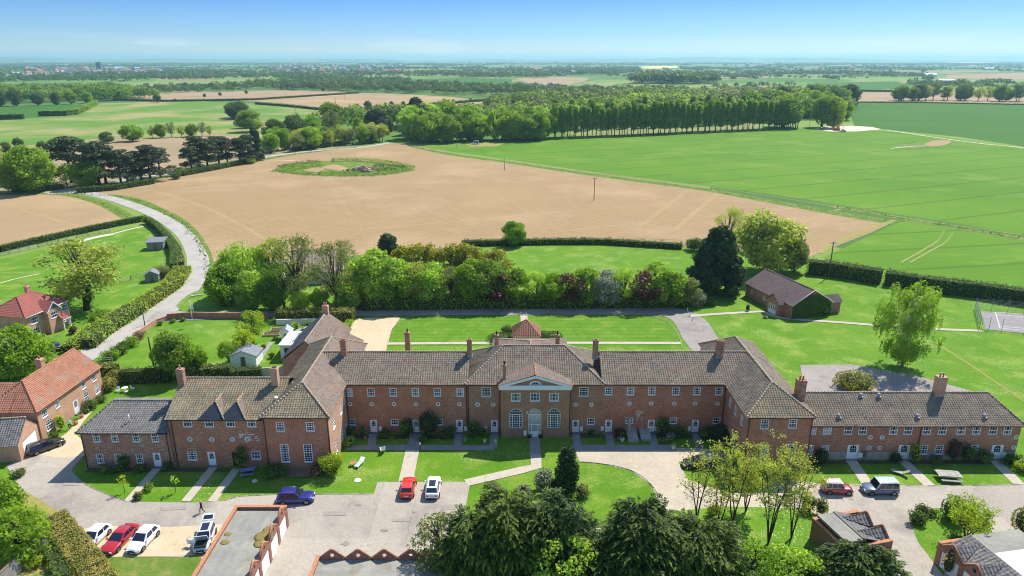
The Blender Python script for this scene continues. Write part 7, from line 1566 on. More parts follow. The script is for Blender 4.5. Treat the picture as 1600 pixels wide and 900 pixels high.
for px, py, r_, lf, lab in ((195, 770, .6, 'yellow', 'young yellow green sapling on the first front lawn'), (275, 770, .5, 'pale', 'young pale sapling on the second front lawn')):
    x, y = G(px, py); e = empty('sapling', (x, y, 0), 0, lab, 'tree', 'saplings on the front lawns'); link('crown', leaf_mesh('crown', puff_leaves([(0, 0, 2.0, r_, 1, .6), (.2, .1, 1.6, r_*.7, 1, .5)], 12, .2, seed=int(px)), lf), e); m = MB(); m.tube([(0, 0, 0), (0, 0, 1.9)], [.04, .02], 5); m.build('trunk', M['bark'], e)
bush(232, 765, .9, .9, 'low green plant beside the front path of the end house', 'spring')
# left edge
spray_mass(34, 872, 798, 3.0, 2.9, 'large bright green bush at the bottom left corner', 'spring', 41, n=60, pr=(.7, 1.2), dens=11, size=.26, shape='round', aspect=1.3, droop=.1, name='bush', cat='bush')
spray_mass(2, 815, 748, 2.4, 2.6, 'bright green bush at the left edge below the garage', 'spring', 42, n=44, pr=(.7, 1.1), dens=11, size=.26, shape='round', aspect=1.3, droop=.1, name='bush', cat='bush')
bush(55, 815, 1.4, 1.6, 'white flowered low bush between the two bright bushes at left', 'pale'); bush(60, 880, 1.6, 1.3, 'yellow green low shrub behind the timber topped wall', 'yellow')
hedge([G(84, 818), G(106, 846), G(140, 888), G(180, 950)], 2.9, 1.3, 'broad sloping golden brown hedge beside the parked white cars', 'goldhedge', seed=5, lump=.12, size=.13, dens=110)
hedge([G(62, 838), G(84, 872), G(118, 945)], 1.5, 1.2, 'dark green hedge strip along the bottom left bank', 'hedge', seed=6, lump=.2, dens=50, size=.17)
bush(30, 745, 1.2, 1.0, 'low dark shrub beside the garage wall at left', 'hedge')
# cottage planting
bush(97, 672, .9, 2.6, 'climbing rose on the cottage front', 'pale'); bush(86, 686, .9, 1.0, 'low planting under the cottage window nearest the garage', 'hedge'); bush(141, 640, 1.5, 1.5, 'rounded dark shrub right of the cottage door', 'hedge'); bush(158, 628, 1.2, 1.0, 'low shrub under the right cottage window', 'hedge')
bush(170, 610, 1.45, 2.3, 'clipped ball shrub at the cottage corner', 'hedgetop', topiary=True); bush(183, 598, 1.6, 2.3, 'second clipped ball shrub behind the cottage corner', 'hedgetop', topiary=True); bush(134, 646, .6, .8, 'small box ball at the cottage path', 'hedge', topiary=True)
hedge([G(162, 590), G(185, 590)], 2.2, 2.4, 'square clipped hedge behind the cottage', 'hedgetop', seed=8)
hedge([G(190, 598), G(255, 596), G(268, 595)], 1.8, 2.4, 'dark informal hedge along the rear garden left part', 'hedge', seed=9, lump=.3); hedge([G(288, 595), G(330, 594), G(362, 592)], 1.9, 2.6, 'golden green informal hedge behind the dormer house', 'olive', seed=10, lump=.25); hedge([G(362, 595), G(410, 592)], 1.8, 2.2, 'dark ivy hedge in front of the white shed', 'hedge', seed=11, lump=.3)
bush(404, 600, .8, 1.4, 'yellow green bush by the pale garden wall', 'yellow')
tpx('oak', 277, 592, 516, 'round dark green garden tree behind the dormer house', wide=.85); tpx('oak', 306, 590, 535, 'smaller dark green garden tree touching the round one', wide=.8, lf='spring')
tpx('yellow', 396, 535, 481, 'bright yellow green tree on the garden lawn'); tpx('yellow', 358, 568, 532, 'yellow green fruit tree left of the pair by the white shed', lf='spring'); tpx('yellow', 384, 560, 516, 'yellow green fruit tree behind the pair by the white shed', wide=1.1)
for i, (px, py, r_, h, lf) in enumerate(((175, 562, 1.8, 1.8, 'spring'), (190, 553, 2.0, 2.0, 'hedge'), (205, 541, 1.9, 1.9, 'spring'), (218, 530, 1.6, 1.5, 'pinkish'))): bush(px, py, r_, h, 'lane side shrub ' + ('at the lower end by the dark gate', 'second from the dark gate', 'third from the dark gate', 'with pinkish flowers at the brick wall end')[i], lf)
for i, (px, py) in enumerate(((250, 508), (270, 504), (286, 502))): bush(px, py, .8, .9, ('low plant', 'small round plant', 'tiny plant')[i] + ' inside the curved garden wall', 'oak')
# trees at the left
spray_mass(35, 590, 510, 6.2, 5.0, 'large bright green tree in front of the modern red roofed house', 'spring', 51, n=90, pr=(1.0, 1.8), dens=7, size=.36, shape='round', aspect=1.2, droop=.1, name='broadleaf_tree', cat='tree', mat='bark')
bush(40, 528, 2.6, 3.4, 'grey green creeper tree on the front of the modern house', 'olive'); bush(115, 521, 1.2, 1.6, 'purple round bush beside the modern house', 'purple')
tpx('khaki', 136, 484, 374, 'big half leafed tree with ivy on its trunk behind the modern house', v=1, wide=1.5)
bush(141, 484, 1.6, 9.0, 'dark ivy mass climbing the big half leafed tree', 'hedge', name='ivy', cat='ivy', n=14); bush(100, 480, 3.2, 3.6, 'green undergrowth left of the big half leafed tree', 'spring', n=14); bush(160, 497, 3.0, 2.0, 'grassy bramble right of the big half leafed tree', 'spring', n=12)
tpx('spring', 55, 300, 229, 'bright green rounded tree at the left end of the pine row', v=0, wide=1.15); tpx('spring', 22, 300, 240, 'green tree partly hidden at the left edge by the lane', v=1); tpx('yellow', 105, 290, 256, 'small yellow green tree beside the bright rounded tree', wide=1.3)
tpx('khaki', -8, 300, 225, 'russet tree at the left edge above the lane', wide=1.1)
for i, (px, py, pt, k) in enumerate(((112, 286, 214, 'pine'), (140, 292, 250, 'spring'), (155, 291, 221, 'pine'), (166, 287, 227, 'pine'), (189, 288, 234, 'pine'), (200, 288, 240, 'pine'), (222, 284, 236, 'pine'), (236, 282, 227, 'pine'), (251, 277, 231, 'pine'), (300, 268, 229, 'pine'), (312, 264, 212, 'pine'), (325, 262, 216, 'pine'), (343, 258, 213, 'pine'), (356, 256, 215, 'pine'), (376, 256, 216, 'pine'), (389, 254, 211, 'pine'))):
    tpx(k, px, py, pt, 'dark pine in the row along the far side of the lane at left' if k == 'pine' else 'small leafy tree among the dark lane side pines', 'pine row beside the lane' if k == 'pine' else None, wide=1.45)
tpx('cedar', 402, 250, 199, 'tall dark conifer at the right end of the pine row', wide=.7)
for i, (px, py, lf) in enumerate(((282, 272, 'spring'), (275, 280, 'hedge'), (392, 256, 'yellow'), (210, 290, 'hedge'))): bush(px, py, 3.0, 3.2, ('bright bush between the pine groups', 'dark bush under the pine gap', 'fresh green bush before the tall dark conifer', 'dark clump under the middle pines')[i], lf, dens=8, size=.35)
hedge([G(120, 302), G(180, 297), G(240, 287)], 2, 2.2, 'dark roadside hedge below the pine row', 'hedge', seed=12, size=.35, dens=8, lump=.3); hedge([G(285, 275), G(340, 265), G(400, 252)], 2, 2.4, 'dark hedge below the second pine group', 'hedge', seed=13, size=.35, dens=8, lump=.3)
hedge([G(20, 300), G(60, 299), G(100, 295)], 2, 2.0, 'shaded hedge beneath the bright rounded tree', 'hedge', seed=14, size=.35, dens=8)
def cot(px, py, w, d, label, rm): e, rf, L_ = rot_house('house', label, G(px, py), G(px + w, py), d, 3.2, 6.0, 'brick_pink_sunlit', rm, rm, 0, 0, win=[(3, .9, 1.4, 1.2), (7, .9, 1.4, 1.2)])
cot(112, 279, 48, 9, 'low pink roofed bungalow glimpsed between the pines', 'tile_orange'); cot(-30, 292, 55, 9, 'brown roofed building behind the bright green tree at left edge', 'tile_brown')
# paddock hedges
hedge([G(-60, 403), G(0, 394), G(70, 378), G(140, 362), G(200, 350), G(228, 345)], 1.8, 1.9, 'long clipped hedge below the left ploughed field', 'hedge', seed=15, size=.28, dens=10)
hedge([G(232, 349), G(248, 361), G(264, 379), G(273, 400), G(273, 424)], 1.8, 2.2, 'curved clipped hedge between the lane and the paddock', 'hedge', seed=16, size=.26, dens=12)
hedge([G(242, 350), G(262, 368), G(279, 392), G(284, 415)], 1.6, 1.1, 'lower pale hedge strip on the lane side', 'olive', seed=17, size=.26, dens=12)
hedge([G(286, 425), G(272, 448), G(243, 468), G(215, 486)], 4.2, 1.7, 'golden yellow flowering hedge at the lane bend', 'yellow', seed=18, size=.26, dens=14, lump=.35)
hedge([G(215, 486), G(185, 505), G(160, 520), G(130, 545)], 4.8, 1.9, 'mixed green and yellow hedge along the lane past the modern house', 'pale', seed=19, size=.26, dens=14, lump=.4)
hedge([G(168, 510), G(140, 528), G(108, 552)], 2.6, 1.7, 'bright yellow green hedge beside the drive of the modern house', 'yellow', seed=20, size=.26, dens=14, lump=.4)
bush(256, 433, 2.6, 3.0, 'grey green rounded bush beside the dark playhouse', 'olive', n=14); bush(229, 350, 1.5, 3.0, 'small ivy stump tree at the hedge corner on the lane', 'spring')
# clipped hedge and belt behind the lawns
hedge([G(434, 501), G(500, 501), G(554, 501)], 3.2, 2.5, 'long square clipped hedge behind the rear house', 'hedgetop', seed=21, size=.22, dens=18, lump=.05)
hedge([G(566, 483), G(640, 482), G(720, 481), G(820, 480), G(900, 480), G(980, 479), G(1060, 478), G(1092, 476)], 2.8, 2.7, 'long rough hedge at the foot of the thicket behind the striped lawns', 'spring', seed=22, size=.3, dens=12, lump=.35)
g = random.Random(77)
mid = [('willow', 385, 462, 377, 'pale hanging willow at the left end of the thicket', None), ('spring', 352, 478, 415, 'rounded green tree at the lane corner', None), ('spring', 395, 482, 425, 'green tree right of the lane corner tree', 'pale'), ('khaki', 432, 458, 372, 'tall budding tree behind the willow', None),
 ('bare', 466, 482, 366, 'tall twin trunked budding tree before the bungalow', None), ('bare', 527, 484, 378, 'bare stemmed tree to the right of the bungalow', None), ('bare', 540, 426, 372, 'wispy budding tree behind the bungalow', None), ('spring', 560, 470, 410, 'bright green tree beside the bungalow extension', 'pale'),
 ('spring', 586, 476, 393, 'tall mid green tree at the centre left of the thicket', 'pale'), ('spring', 620, 478, 405, 'pale green tree next to the tall mid green one', 'pale'), ('khaki', 650, 478, 410, 'reddish budding tree in the thicket', None), ('spring', 676, 478, 412, 'fresh green tree below the golden conifers left', 'pale'), ('khaki', 706, 478, 415, 'grey budding tree in the thicket middle', 'olive'),
 ('purple', 783, 481, 428, 'purple leaved tree left of three in the thicket', None), ('spring', 735, 476, 408, 'blue green tree beside the left purple tree', None), ('spring', 760, 476, 405, 'rounded blue green tree above the left purple tree', 'oak'), ('spring', 803, 478, 420, 'bright green tree right of the left purple tree', None),
 ('khaki', 838, 478, 424, 'thin pale tree left of the middle purple tree', 'pale'), ('spring', 862, 478, 426, 'fresh green tree behind the middle purple tree', None), ('purple', 890, 481, 428, 'purple leaved tree in the middle of three in the thicket', None), ('spring', 914, 477, 418, 'bright tree right of the middle purple tree', 'pale'), ('spring', 947, 479, 424, 'white blossoming tree between two purple trees', 'silver'), ('khaki', 975, 478, 418, 'wispy tree left of the right purple tree', 'pale'), ('purple', 1005, 481, 424, 'purple leaved tree right of three in the thicket', None), ('spring', 1024, 476, 412, 'fresh green tree beside the right purple tree', 'pale'), ('spring', 1050, 478, 425, 'green tree near the right end of the thicket', None), ('oak', 1075, 478, 435, 'grey green tree at the right end of the thicket', 'olive'),
 ('khaki', 445, 484, 408, 'slender understorey tree before the willow', 'spring'), ('spring', 500, 487, 452, 'low bushy tree before the bungalow', None), ('spring', 545, 484, 428, 'low bushy tree right of the bare stemmed tree', 'pale'), ('oak', 425, 486, 432, 'low dark bushy tree near the drive', None), ('spring', 470, 487, 455, 'low leafy tree beside the twin trunks', 'pale')]
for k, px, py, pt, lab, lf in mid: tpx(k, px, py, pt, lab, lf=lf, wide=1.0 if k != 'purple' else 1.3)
for i, (px, pt) in enumerate(((632, 388), (655, 385), (680, 382), (705, 381), (728, 384), (752, 388), (778, 393))): tpx('golden', px, 434, pt - 3, 'golden tipped conifer in the row above the thicket', 'row of golden tipped conifers', wide=1.25)
tpx('cedar', 608, 425, 364, 'dark flat topped conifer behind the golden conifers', wide=1.1)
bush(606, 420, 3.4, 6.6, 'rusty brown spreading shrub before the flat topped conifer', 'pinkish', n=10, dens=10, size=.26)
bush(1090, 478, 2.6, 3.4, 'silvery green rounded bush at the drive bend', 'silver', n=12, dens=16); bush(1107, 476, 1.6, 1.7, 'low clipped green bush beside the silvery one', 'hedge', topiary=True)
spray_mass(1117, 458, 351, 6.6, 6.0, 'very large dark conifer left of the hall', 'dark', 61, n=170, pr=(1.0, 1.9), dens=11, size=.36, aspect=1.8, droop=.4)
tpx('oak', 1196, 428, 331, 'large spreading pale green tree behind the hall', v=0, lf='khaki', wide=1.2); tpx('bare', 1136, 400, 321, 'bare topped tree behind the very large conifer', lf='khaki'); tpx('oak', 1240, 425, 375, 'grey green tree at the right of the hall roof', lf='olive', wide=.9)
tpx('spring', 803, 384, 347, 'solitary round bush like tree on the field edge', v=0, wide=1.25); bush(1085, 392, 3.0, 4.0, 'dark bush at the corner of the ploughed field', 'hedge', dens=10, size=.3)
hedge([G(722, 384.5), G(790, 383), G(860, 381.5), G(940, 381.5), G(1000, 385), G(1065, 389)], 2.2, 1.7, 'low dark hedge between the meadow and the ploughed field', 'hedge', seed=23, size=.34, dens=8, lump=.3)
hedge([G(1262, 427), G(1310, 432), G(1375, 443)], 3.2, 3.6, 'rough tall hedge between the hall lawn and the crop at the pole', 'hedge', seed=24, size=.3, dens=10, lump=.4); hedge([G(1382, 444), G(1440, 453), G(1520, 463), G(1600, 475), G(1760, 500)], 3.2, 3.4, 'long dark field hedge behind the tennis court', 'hedge', seed=25, size=.3, dens=10, lump=.25)
hedge([G(458, 236), G(500, 231), G(545, 225)], 2.5, 2.6, 'neat hedge on the lane bend before the budding trees', 'hedge', seed=26, size=.5, dens=5)
# birch on the right lawn
def birch():
    x, y = G(1409, 573); H = ZA(447, y); e = empty('birch_tree', (x, y, 0), 0, 'weeping birch standing alone on the right lawn', 'tree'); g = random.Random(9); P = []; m = MB(); m.tube([(0, 0, 0), (.15, 0, H*.4), (-.1, .1, H*.75), (0, 0, H*.98)], [.3, .22, .12, .03], 8)
    for i in range(110):
        u = g.random(); a = g.uniform(0, 6.28); z = H*(.10 + .86*u); rr = 5.7*math.sin(math.pi*min(1, .18 + .80*(1 - u)))**.7*g.uniform(.35, .95); P.append((rr*math.cos(a), rr*math.sin(a), z, g.uniform(.6, 1.1), 1.1, g.uniform(.2, .8)))
        m.tube([(0, 0, z*.75), (rr*.5*math.cos(a), rr*.5*math.sin(a), z*.95), P[-1][:3]], [.06, .035, .01], 4, False)
    Q = []
    for p in P:
        for _ in range(4):
            ox, oy = g.uniform(-.8, .8), g.uniform(-.8, .8)
            for j in range(g.randrange(3, 8)): Q.append((p[0] + ox, p[1] + oy, p[2] - .3 - j*.34, .24, 1, .35 + .06*j))
    D = [puff_leaves(P, 9, .22, 1.6, .6, seed=9), puff_leaves([q for q in Q if q[2] > H*.14], 6, .2, 2.0, .85, seed=10)]
    link('crown', leaf_mesh('crown', D, 'spring'), e); m.build('trunk', plain('birch_bark', (.45,.42,.38), .8, .2, var=.5, vs=3), e)
birch()
bush(1282, 492, 1.7, 2.6, 'rounded green bush at the corner of the ivy covered gable', 'spring', n=10); bush(1196, 497, .7, .6, 'low pale plant beside the hall path', 'silver'); bush(1168, 486, .5, 1.6, 'little upright conifer on the hall lawn', 'dark', topiary=True, size=.12)
bush(1192, 470, .7, 2.6, 'dark climber on the left hall wall', 'hedge'); bush(1204, 477, .7, 2.8, 'dark climber on the middle of the hall wall', 'hedge')
for i, (px, py, r_, h, lf) in enumerate(((470, 533, 1.0, 1.6, 'spring'), (462, 517, 1.2, 2.0, 'pale'), (430, 531, .7, .9, 'oak'), (452, 543, .8, 1.0, 'silver'), (412, 545, .7, .8, 'hedge'), (425, 560, .8, 1.2, 'hedge'), (482, 512, 1.1, 1.4, 'oak'), (545, 510, 1.1, 1.6, 'pale'), (541, 521, .8, 2.6, 'yellow'))): bush(px, py, r_, h, ('mid green shrub beside the garden room', 'pale shrub behind the greenhouse', 'low plant by the nearer raised bed', 'silvery clump in the rear garden', 'low dark clump on the rear garden path', 'dark shrub before the garden room wall', 'dark shrub near the silver car', 'pale shrub at the corner of the gravel yard', 'tall yellow green climber on the rear house wall')[i], lf)
strip('path', [(398,575),(412,552),(424,535)], .9, .06, 'slab')
# gazebo hedges
for px, py, r_, h, lab in ((793, 522, 1.4, 1.8, 'dark clipped block bush left of the garden shelter'), (783, 532, 2.6, 1.2, 'low clipped hedge far left of the garden shelter'), (848, 528, 1.4, 1.4, 'dark clipped bush right of the garden shelter'), (862, 528, 2.2, .9, 'low flat hedge far right of the garden shelter')): bush(px, py, r_, h, lab, 'hedge', topiary=True)
# right hand shrubs
bush(1489, 812, 1.5, 3.0, 'dark cube cut shrub on the right lawn island', 'hedge', topiary=True); bush(1507, 812, 1.4, 2.2, 'golden topped clipped shrub beside the dark one', 'hedgetop', topiary=True); slender(1508, 848, 792, 2.6, 'spreading yellow green ornamental tree on the right lawn island', 71, 'yellow', 5, stems=5); bush(1497, 852, 1.6, 1.3, 'dark low shrub under the ornamental tree', 'hedge')
bush(1432, 818, 1.3, 1.6, 'grey green shrub at the left tip of the right lawn island', 'hedge'); bush(1440, 808, 1.1, 1.9, 'brownish flowering shrub at the tip of the right lawn island', 'silver' if False else 'olive'); bush(1453, 806, 1.0, 1.0, 'low bluish shrub on the right lawn island', 'hedge')
bush(1606, 838, 1.9, 3.8, 'golden topped yew column at the right edge of the drive', 'hedgetop', topiary=True)
bush(1478, 900, .9, 3.6, 'brown leafed climber on the corner of the bottom right garage', 'dry', n=10, dens=8); bush(1517, 906, 1.2, 1.6, 'orange brown shrub before the bottom right garage', 'dry', n=8)
# weeds round the field island
for i, (pts, wd) in enumerate((([(432, 267), (470, 272), (520, 275), (590, 274), (640, 266)], 7), ([(440, 262), (470, 256), (500, 254)], 5), ([(520, 252), (560, 251.5), (600, 255), (642, 263)], 6), ([(590, 268), (620, 266)], 6), ([(445, 266), (480, 262), (500, 258)], 9), ([(585, 262), (630, 263)], 10), ([(500, 271), (560, 272)], 6))):
    P = [G(*q) for q in pts]; ox, oy = P[0]; o = link('weeds', leaf_mesh('weeds', box_leaves([(p[0]-ox, p[1]-oy) for p in P], wd, .9 + .25*(i % 3), 4, .5, 90 + i, 0, .45, taper=.5), 'hedge' if i % 2 else 'oak'), None, (ox, oy, 0)); tag(o, kind='stuff')

for i, (pts, wd) in enumerate((([(118,298),(200,286),(300,270),(400,252),(460,241),(560,230)], 2.5), ([(640,228),(700,240.5),(800,254.5),(900,269.5),(1000,283),(1100,296),(1200,314),(1300,332),(1400,348.5)], 4), ([(112,302),(200,309),(252,329),(290,352),(316,388),(326,424)], 2.4), ([(-60,306),(60,302),(110,305),(160,318),(206,343)], 2.6), ([(1300,322),(1400,340),(1500,357),(1600,374)], 3), ([(1385,203),(1450,213),(1530,224),(1600,231)], 3))):
    P = [G(*q) for q in pts]; ox, oy = P[0]; o = link('rough_grass', leaf_mesh('rough_grass', box_leaves([(p[0]-ox, p[1]-oy) for p in P], wd, .35, 2.2, .45, 190 + i, 0, .35, taper=.7), 'oak' if i % 2 else 'hedge'), None, (ox, oy, 0)); tag(o, kind='stuff')
# ------------------------------------------------------------------ middle distance: belts of trees, each one a tree
g = random.Random(123); count = 0
def belt(pts, sp, kinds, hts, label, group, lfs=(None,), rows=1, rowgap=9., jit=2.5):
    global count
    P = [G(*q) for q in pts]
    for a, b_ in zip(P[:-1], P[1:]):
        L_ = math.hypot(b_[0]-a[0], b_[1]-a[1]); n = max(1, int(L_/sp)); d = ((b_[0]-a[0])/L_, (b_[1]-a[1])/L_)
        for r_ in range(rows):
            for i in range(n):
                t = (i + .5*(r_ % 2))/n; x = a[0] + (b_[0]-a[0])*t + g.uniform(-jit, jit) - d[1]*r_*rowgap; y = a[1] + (b_[1]-a[1])*t + g.uniform(-jit, jit) + d[0]*r_*rowgap
                tree(g.choice(kinds), x, y, g.uniform(*hts), label, group, lf=g.choice(lfs), wide=g.uniform(.9, 1.25)); count += 1
belt([(869, 216), (940, 213.5), (1010, 211), (1090, 207), (1160, 204), (1225, 201.5), (1252, 200)], 4.6, ('poplar',), (20, 24), 'tall bare stemmed poplar in the long plantation beyond the crop', 'poplars in the long plantation', rows=2, rowgap=9, jit=.7)
belt([(868, 205), (950, 202), (1060, 198), (1180, 193)], 13, ('poplar',), (21, 25), 'tall bare stemmed poplar in the long plantation beyond the crop', 'poplars in the long plantation', rows=1, rowgap=12)
belt([(1225, 200), (1262, 199)], 8, ('oak', 'poplar'), (24, 29), 'tall dark tree at the right end of the poplar plantation', 'dark trees ending the plantation', rows=2)
tpx('spring', 1302, 200, 152, 'bright green broad tree ending the plantation by the hardstanding', v=0, lf='yellow', wide=.85); tpx('oak', 1284, 199, 150, 'dark tree just behind the bright one ending the plantation', wide=1.0); tpx('spring', 1318, 188, 158, 'round green tree at the corner of the dark crop', wide=1.1)
belt([(1200, 190), (1290, 178), (1330, 168)], 20, ('oak', 'spring'), (20, 27), 'large dark tree in the wood behind the plantation end', 'trees of the wood behind the plantation', ('far', None), rows=2, rowgap=22)
belt([(648, 223), (700, 222), (745, 221), (800, 220), (868, 219)], 8, ('lombardy', 'spring', 'oak'), (16, 22), 'fresh green tree in the belt beyond the field gateway', 'trees in the belt beyond the gateway', (None, 'spring', 'pale', 'oak', 'poplar'), rows=2, rowgap=12)
belt([(640, 218), (700, 212), (780, 208), (868, 205)], 14, ('lombardy', 'spring', 'oak', 'khaki'), (18, 24), 'fresh green tree in the belt beyond the field gateway', 'trees in the belt beyond the gateway', (None, 'pale', 'spring'), rows=1)
belt([(425, 238), (460, 236), (500, 230), (550, 226), (610, 220)], 6.5, ('spring', 'khaki', 'oak'), (9, 14), 'budding tree along the lane at the top of the ploughed field', 'budding trees along the top lane', (None, 'khaki', 'spring', 'olive'), rows=2, rowgap=8)
belt([(430, 226), (520, 214), (600, 210), (650, 208)], 16, ('oak', 'khaki', 'spring'), (12, 19), 'budding tree along the lane at the top of the ploughed field', 'budding trees along the top lane', (None, 'far', 'olive'), rows=1)
for px, py, pt, k, lab, lf in ((517, 205, 160, 'oak', 'dark pair tree standing above the lane belt left', None), (590, 212, 170, 'oak', 'dark purple brown tree above the lane belt', 'dark'), (651, 210, 153, 'cedar', 'tall dark conifer towering above the lane belt', None), (660, 215, 163, 'oak', 'dark evergreen behind the tall conifer', 'dark'), (207, 221, 194, 'oak', 'round green tree on the near edge of the left pasture', 'spring'), (392, 206, 172, 'oak', 'broad dark tree at the right of the left pasture', None), (372, 186, 158, 'oak', 'grey green tree behind the broad dark pasture tree', 'far'), (168, 224, 206, 'oak', 'dark small tree left of the round pasture tree', 'hedge'), (128, 228, 217, 'oak', 'low dark tree far left on the pasture edge', 'hedge'), (805, 216, 165, 'bare', 'grey bare tree standing in the belt', None), (366, 184, 160, 'oak', 'left tree of the dark clump on the pasture', 'far'), (385, 200, 176, 'spring', 'nearest low tree of the dark clump on the pasture', 'oak')): tpx(k, px, py, pt, lab, lf=lf, wide=1.45 if px < 400 else 1.1)
for i, px in enumerate((238, 252, 268, 284, 300, 316, 328)): tpx(('khaki', 'oak', 'bare')[i % 3], px, 216 - i*.6, 196 - (i % 3)*3, 'tree in the scrubby clump between pasture and brown field', 'scrubby clump on the pasture edge')
for i, (px, py, pt) in enumerate(((68, 238, 220), (30, 232, 215), (10, 240, 222), (-20, 236, 214))): tpx('oak', px, py, pt, 'dark tree beyond the lane at the left edge', 'dark trees at the left edge', lf='far')
belt([(-30, 166), (60, 165), (112, 163), (165, 160)], 17, ('oak', 'spring'), (14, 21), 'rounded tree in the row behind the dark left crop', 'row of trees behind the dark left crop', ('far', None), rows=1)
for i, (px, py, pt) in enumerate(((558, 172, 162), (575, 171, 157), (612, 167, 158), (630, 166, 158), (652, 164, 154), (246, 160, 147), (274, 159, 154), (708, 161, 155), (735, 159, 153), (320, 152, 146), (344, 150, 144), (385, 147, 141), (505, 143, 136))): tpx('oak', px, py, pt, 'lone round tree on a far hedge line', 'lone trees on the far hedge lines', lf='far')
def hpx(pts, w, h, label, lf='hedge', grp='far field hedges', s=9): hedge([G(*q) for q in pts], w, h, label, lf, dens=1.2, size=.9, seed=s, lump=.5, group=grp)
hpx([(62, 181.5), (100, 181), (118, 179), (135, 172), (150, 163)], 5, 5, 'pale curving hedge beside the dark left crop', 'spring', None); hpx([(-200, 188), (0, 187), (38, 186)], 5, 4.5, 'dark hedge in front of the dark left crop', 'hedge', None)
hpx([(178, 157), (260, 159), (330, 158), (400, 156.5), (560, 146)], 3, 2.5, 'thin far hedge line between brown fields', s=31); hpx([(520, 175), (600, 170), (700, 163), (760, 158)], 3, 3, 'thin far hedge line right of the lone trees', s=32); hpx([(400, 163), (440, 166), (500, 172)], 3, 2.5, 'hedge along the top of the left pasture', s=33)
hpx([(1325, 160), (1450, 161), (1600, 164), (1900, 170)], 3, 1.2, 'low hedge above the dark right crop', s=34); hpx([(1340, 143), (1420, 144)], 4, 3, 'hedge left of the right hand wood', s=35)
belt([(1408, 158), (1450, 157), (1500, 157.5), (1560, 158.5), (1640, 160)], 15, ('oak', 'khaki'), (17, 22), 'tree of the narrow wood across the right brown field', 'trees of the narrow right hand wood', ('far', None), rows=2, rowgap=14)

# ------------------------------------------------------------------ far countryside: woods and hedgerows that read as one mass
rng = np.random.default_rng(2024)
OPEN = [[(178,155),(240,148),(430,141),(560,141),(742,154),(870,161),(760,180),(545,186),(330,166)], [(-400,164),(150,158),(330,157),(510,168),(520,235),(-400,300)], [(1322,143),(2000,143),(2000,300),(1322,300)], [(390,140),(745,155),(600,175),(372,160)],
        [(330,121),(430,120.5),(445,128),(330,133)], [(640,123.5),(800,123.5),(800,138),(640,134)], [(805,122),(925,120),(1180,130),(1110,141),(880,141),(805,131)], [(1268,127),(1420,126.5),(1420,141),(1268,143)], [(1455,113.5),(1900,113.5),(1900,134),(1455,133)], [(998,102),(1062,102),(1062,109),(998,109)], [(1476,97),(1565,97),(1565,99.5),(1476,99.5)], [(480,209),(870,222),(1330,205),(1330,300),(-200,320)]]
def inpoly(x, y, P):
    r = np.zeros(len(x), bool)
    for i in range(len(P)):
        x1, y1 = P[i]; x2, y2 = P[(i+1) % len(P)]
        c = ((y1 > y) != (y2 > y)) & (x < (x2 - x1)*(y - y1)/((y2 - y1) + 1e-12) + x1); r ^= c
    return r
def to_px(x, y, z=0):
    d = y*math.cos(_p) - (z - CAM_H)*math.sin(_p); u = (z - CAM_H)*math.cos(_p) + y*math.sin(_p); return 800 + FPX*x/d, 450 - FPX*u/d
def vnoise(x, y, s, seed):
    r = np.random.default_rng(seed); T = r.random((64, 64)); fx, fy = x/s, y/s; ix, iy = np.floor(fx).astype(int), np.floor(fy).astype(int); tx, ty = fx - ix, fy - iy; tx, ty = tx*tx*(3-2*tx), ty*ty*(3-2*ty)
    g_ = lambda a, b_: T[a % 64, b_ % 64]; return (g_(ix, iy)*(1-tx) + g_(ix+1, iy)*tx)*(1-ty) + (g_(ix, iy+1)*(1-tx) + g_(ix+1, iy+1)*tx)*ty
def scatter(y0, y1, n_wood, n_line, wood_t, seed):
    r = np.random.default_rng(seed); Y = np.sqrt(r.uniform(y0*y0, y1*y1, n_wood)); X = r.uniform(-.80, .80, n_wood)*Y
    f = vnoise(X, Y, 260, seed)*.55 + vnoise(X, Y, 700, seed + 1)*.45; k = f > wood_t; A = [np.column_stack([X[k], Y[k]])]
    for _ in range(n_line):
        yy = math.sqrt(r.uniform(y0*y0, y1*y1)); xx = r.uniform(-.8, .8)*yy; an = r.choice([0.12, 1.45, -.25, .35, 1.2]) + r.normal(0, .12); L_ = r.uniform(150, 520)*(1 + yy/6000); m = int(L_/13); t = np.arange(m)*13*1. + r.uniform(-3, 3, m); keep = r.random(m) < .78
        A.append(np.column_stack([xx + np.cos(an)*t, yy + np.sin(an)*t])[keep])
    A = np.concatenate(A); A = A[(A[:, 1] > y0) & (A[:, 1] < y1*1.05)]; px, py = to_px(A[:, 0], A[:, 1]); bad = np.zeros(len(A), bool)
    for P in OPEN: bad |= inpoly(px, py, P)
    return A[~bad]
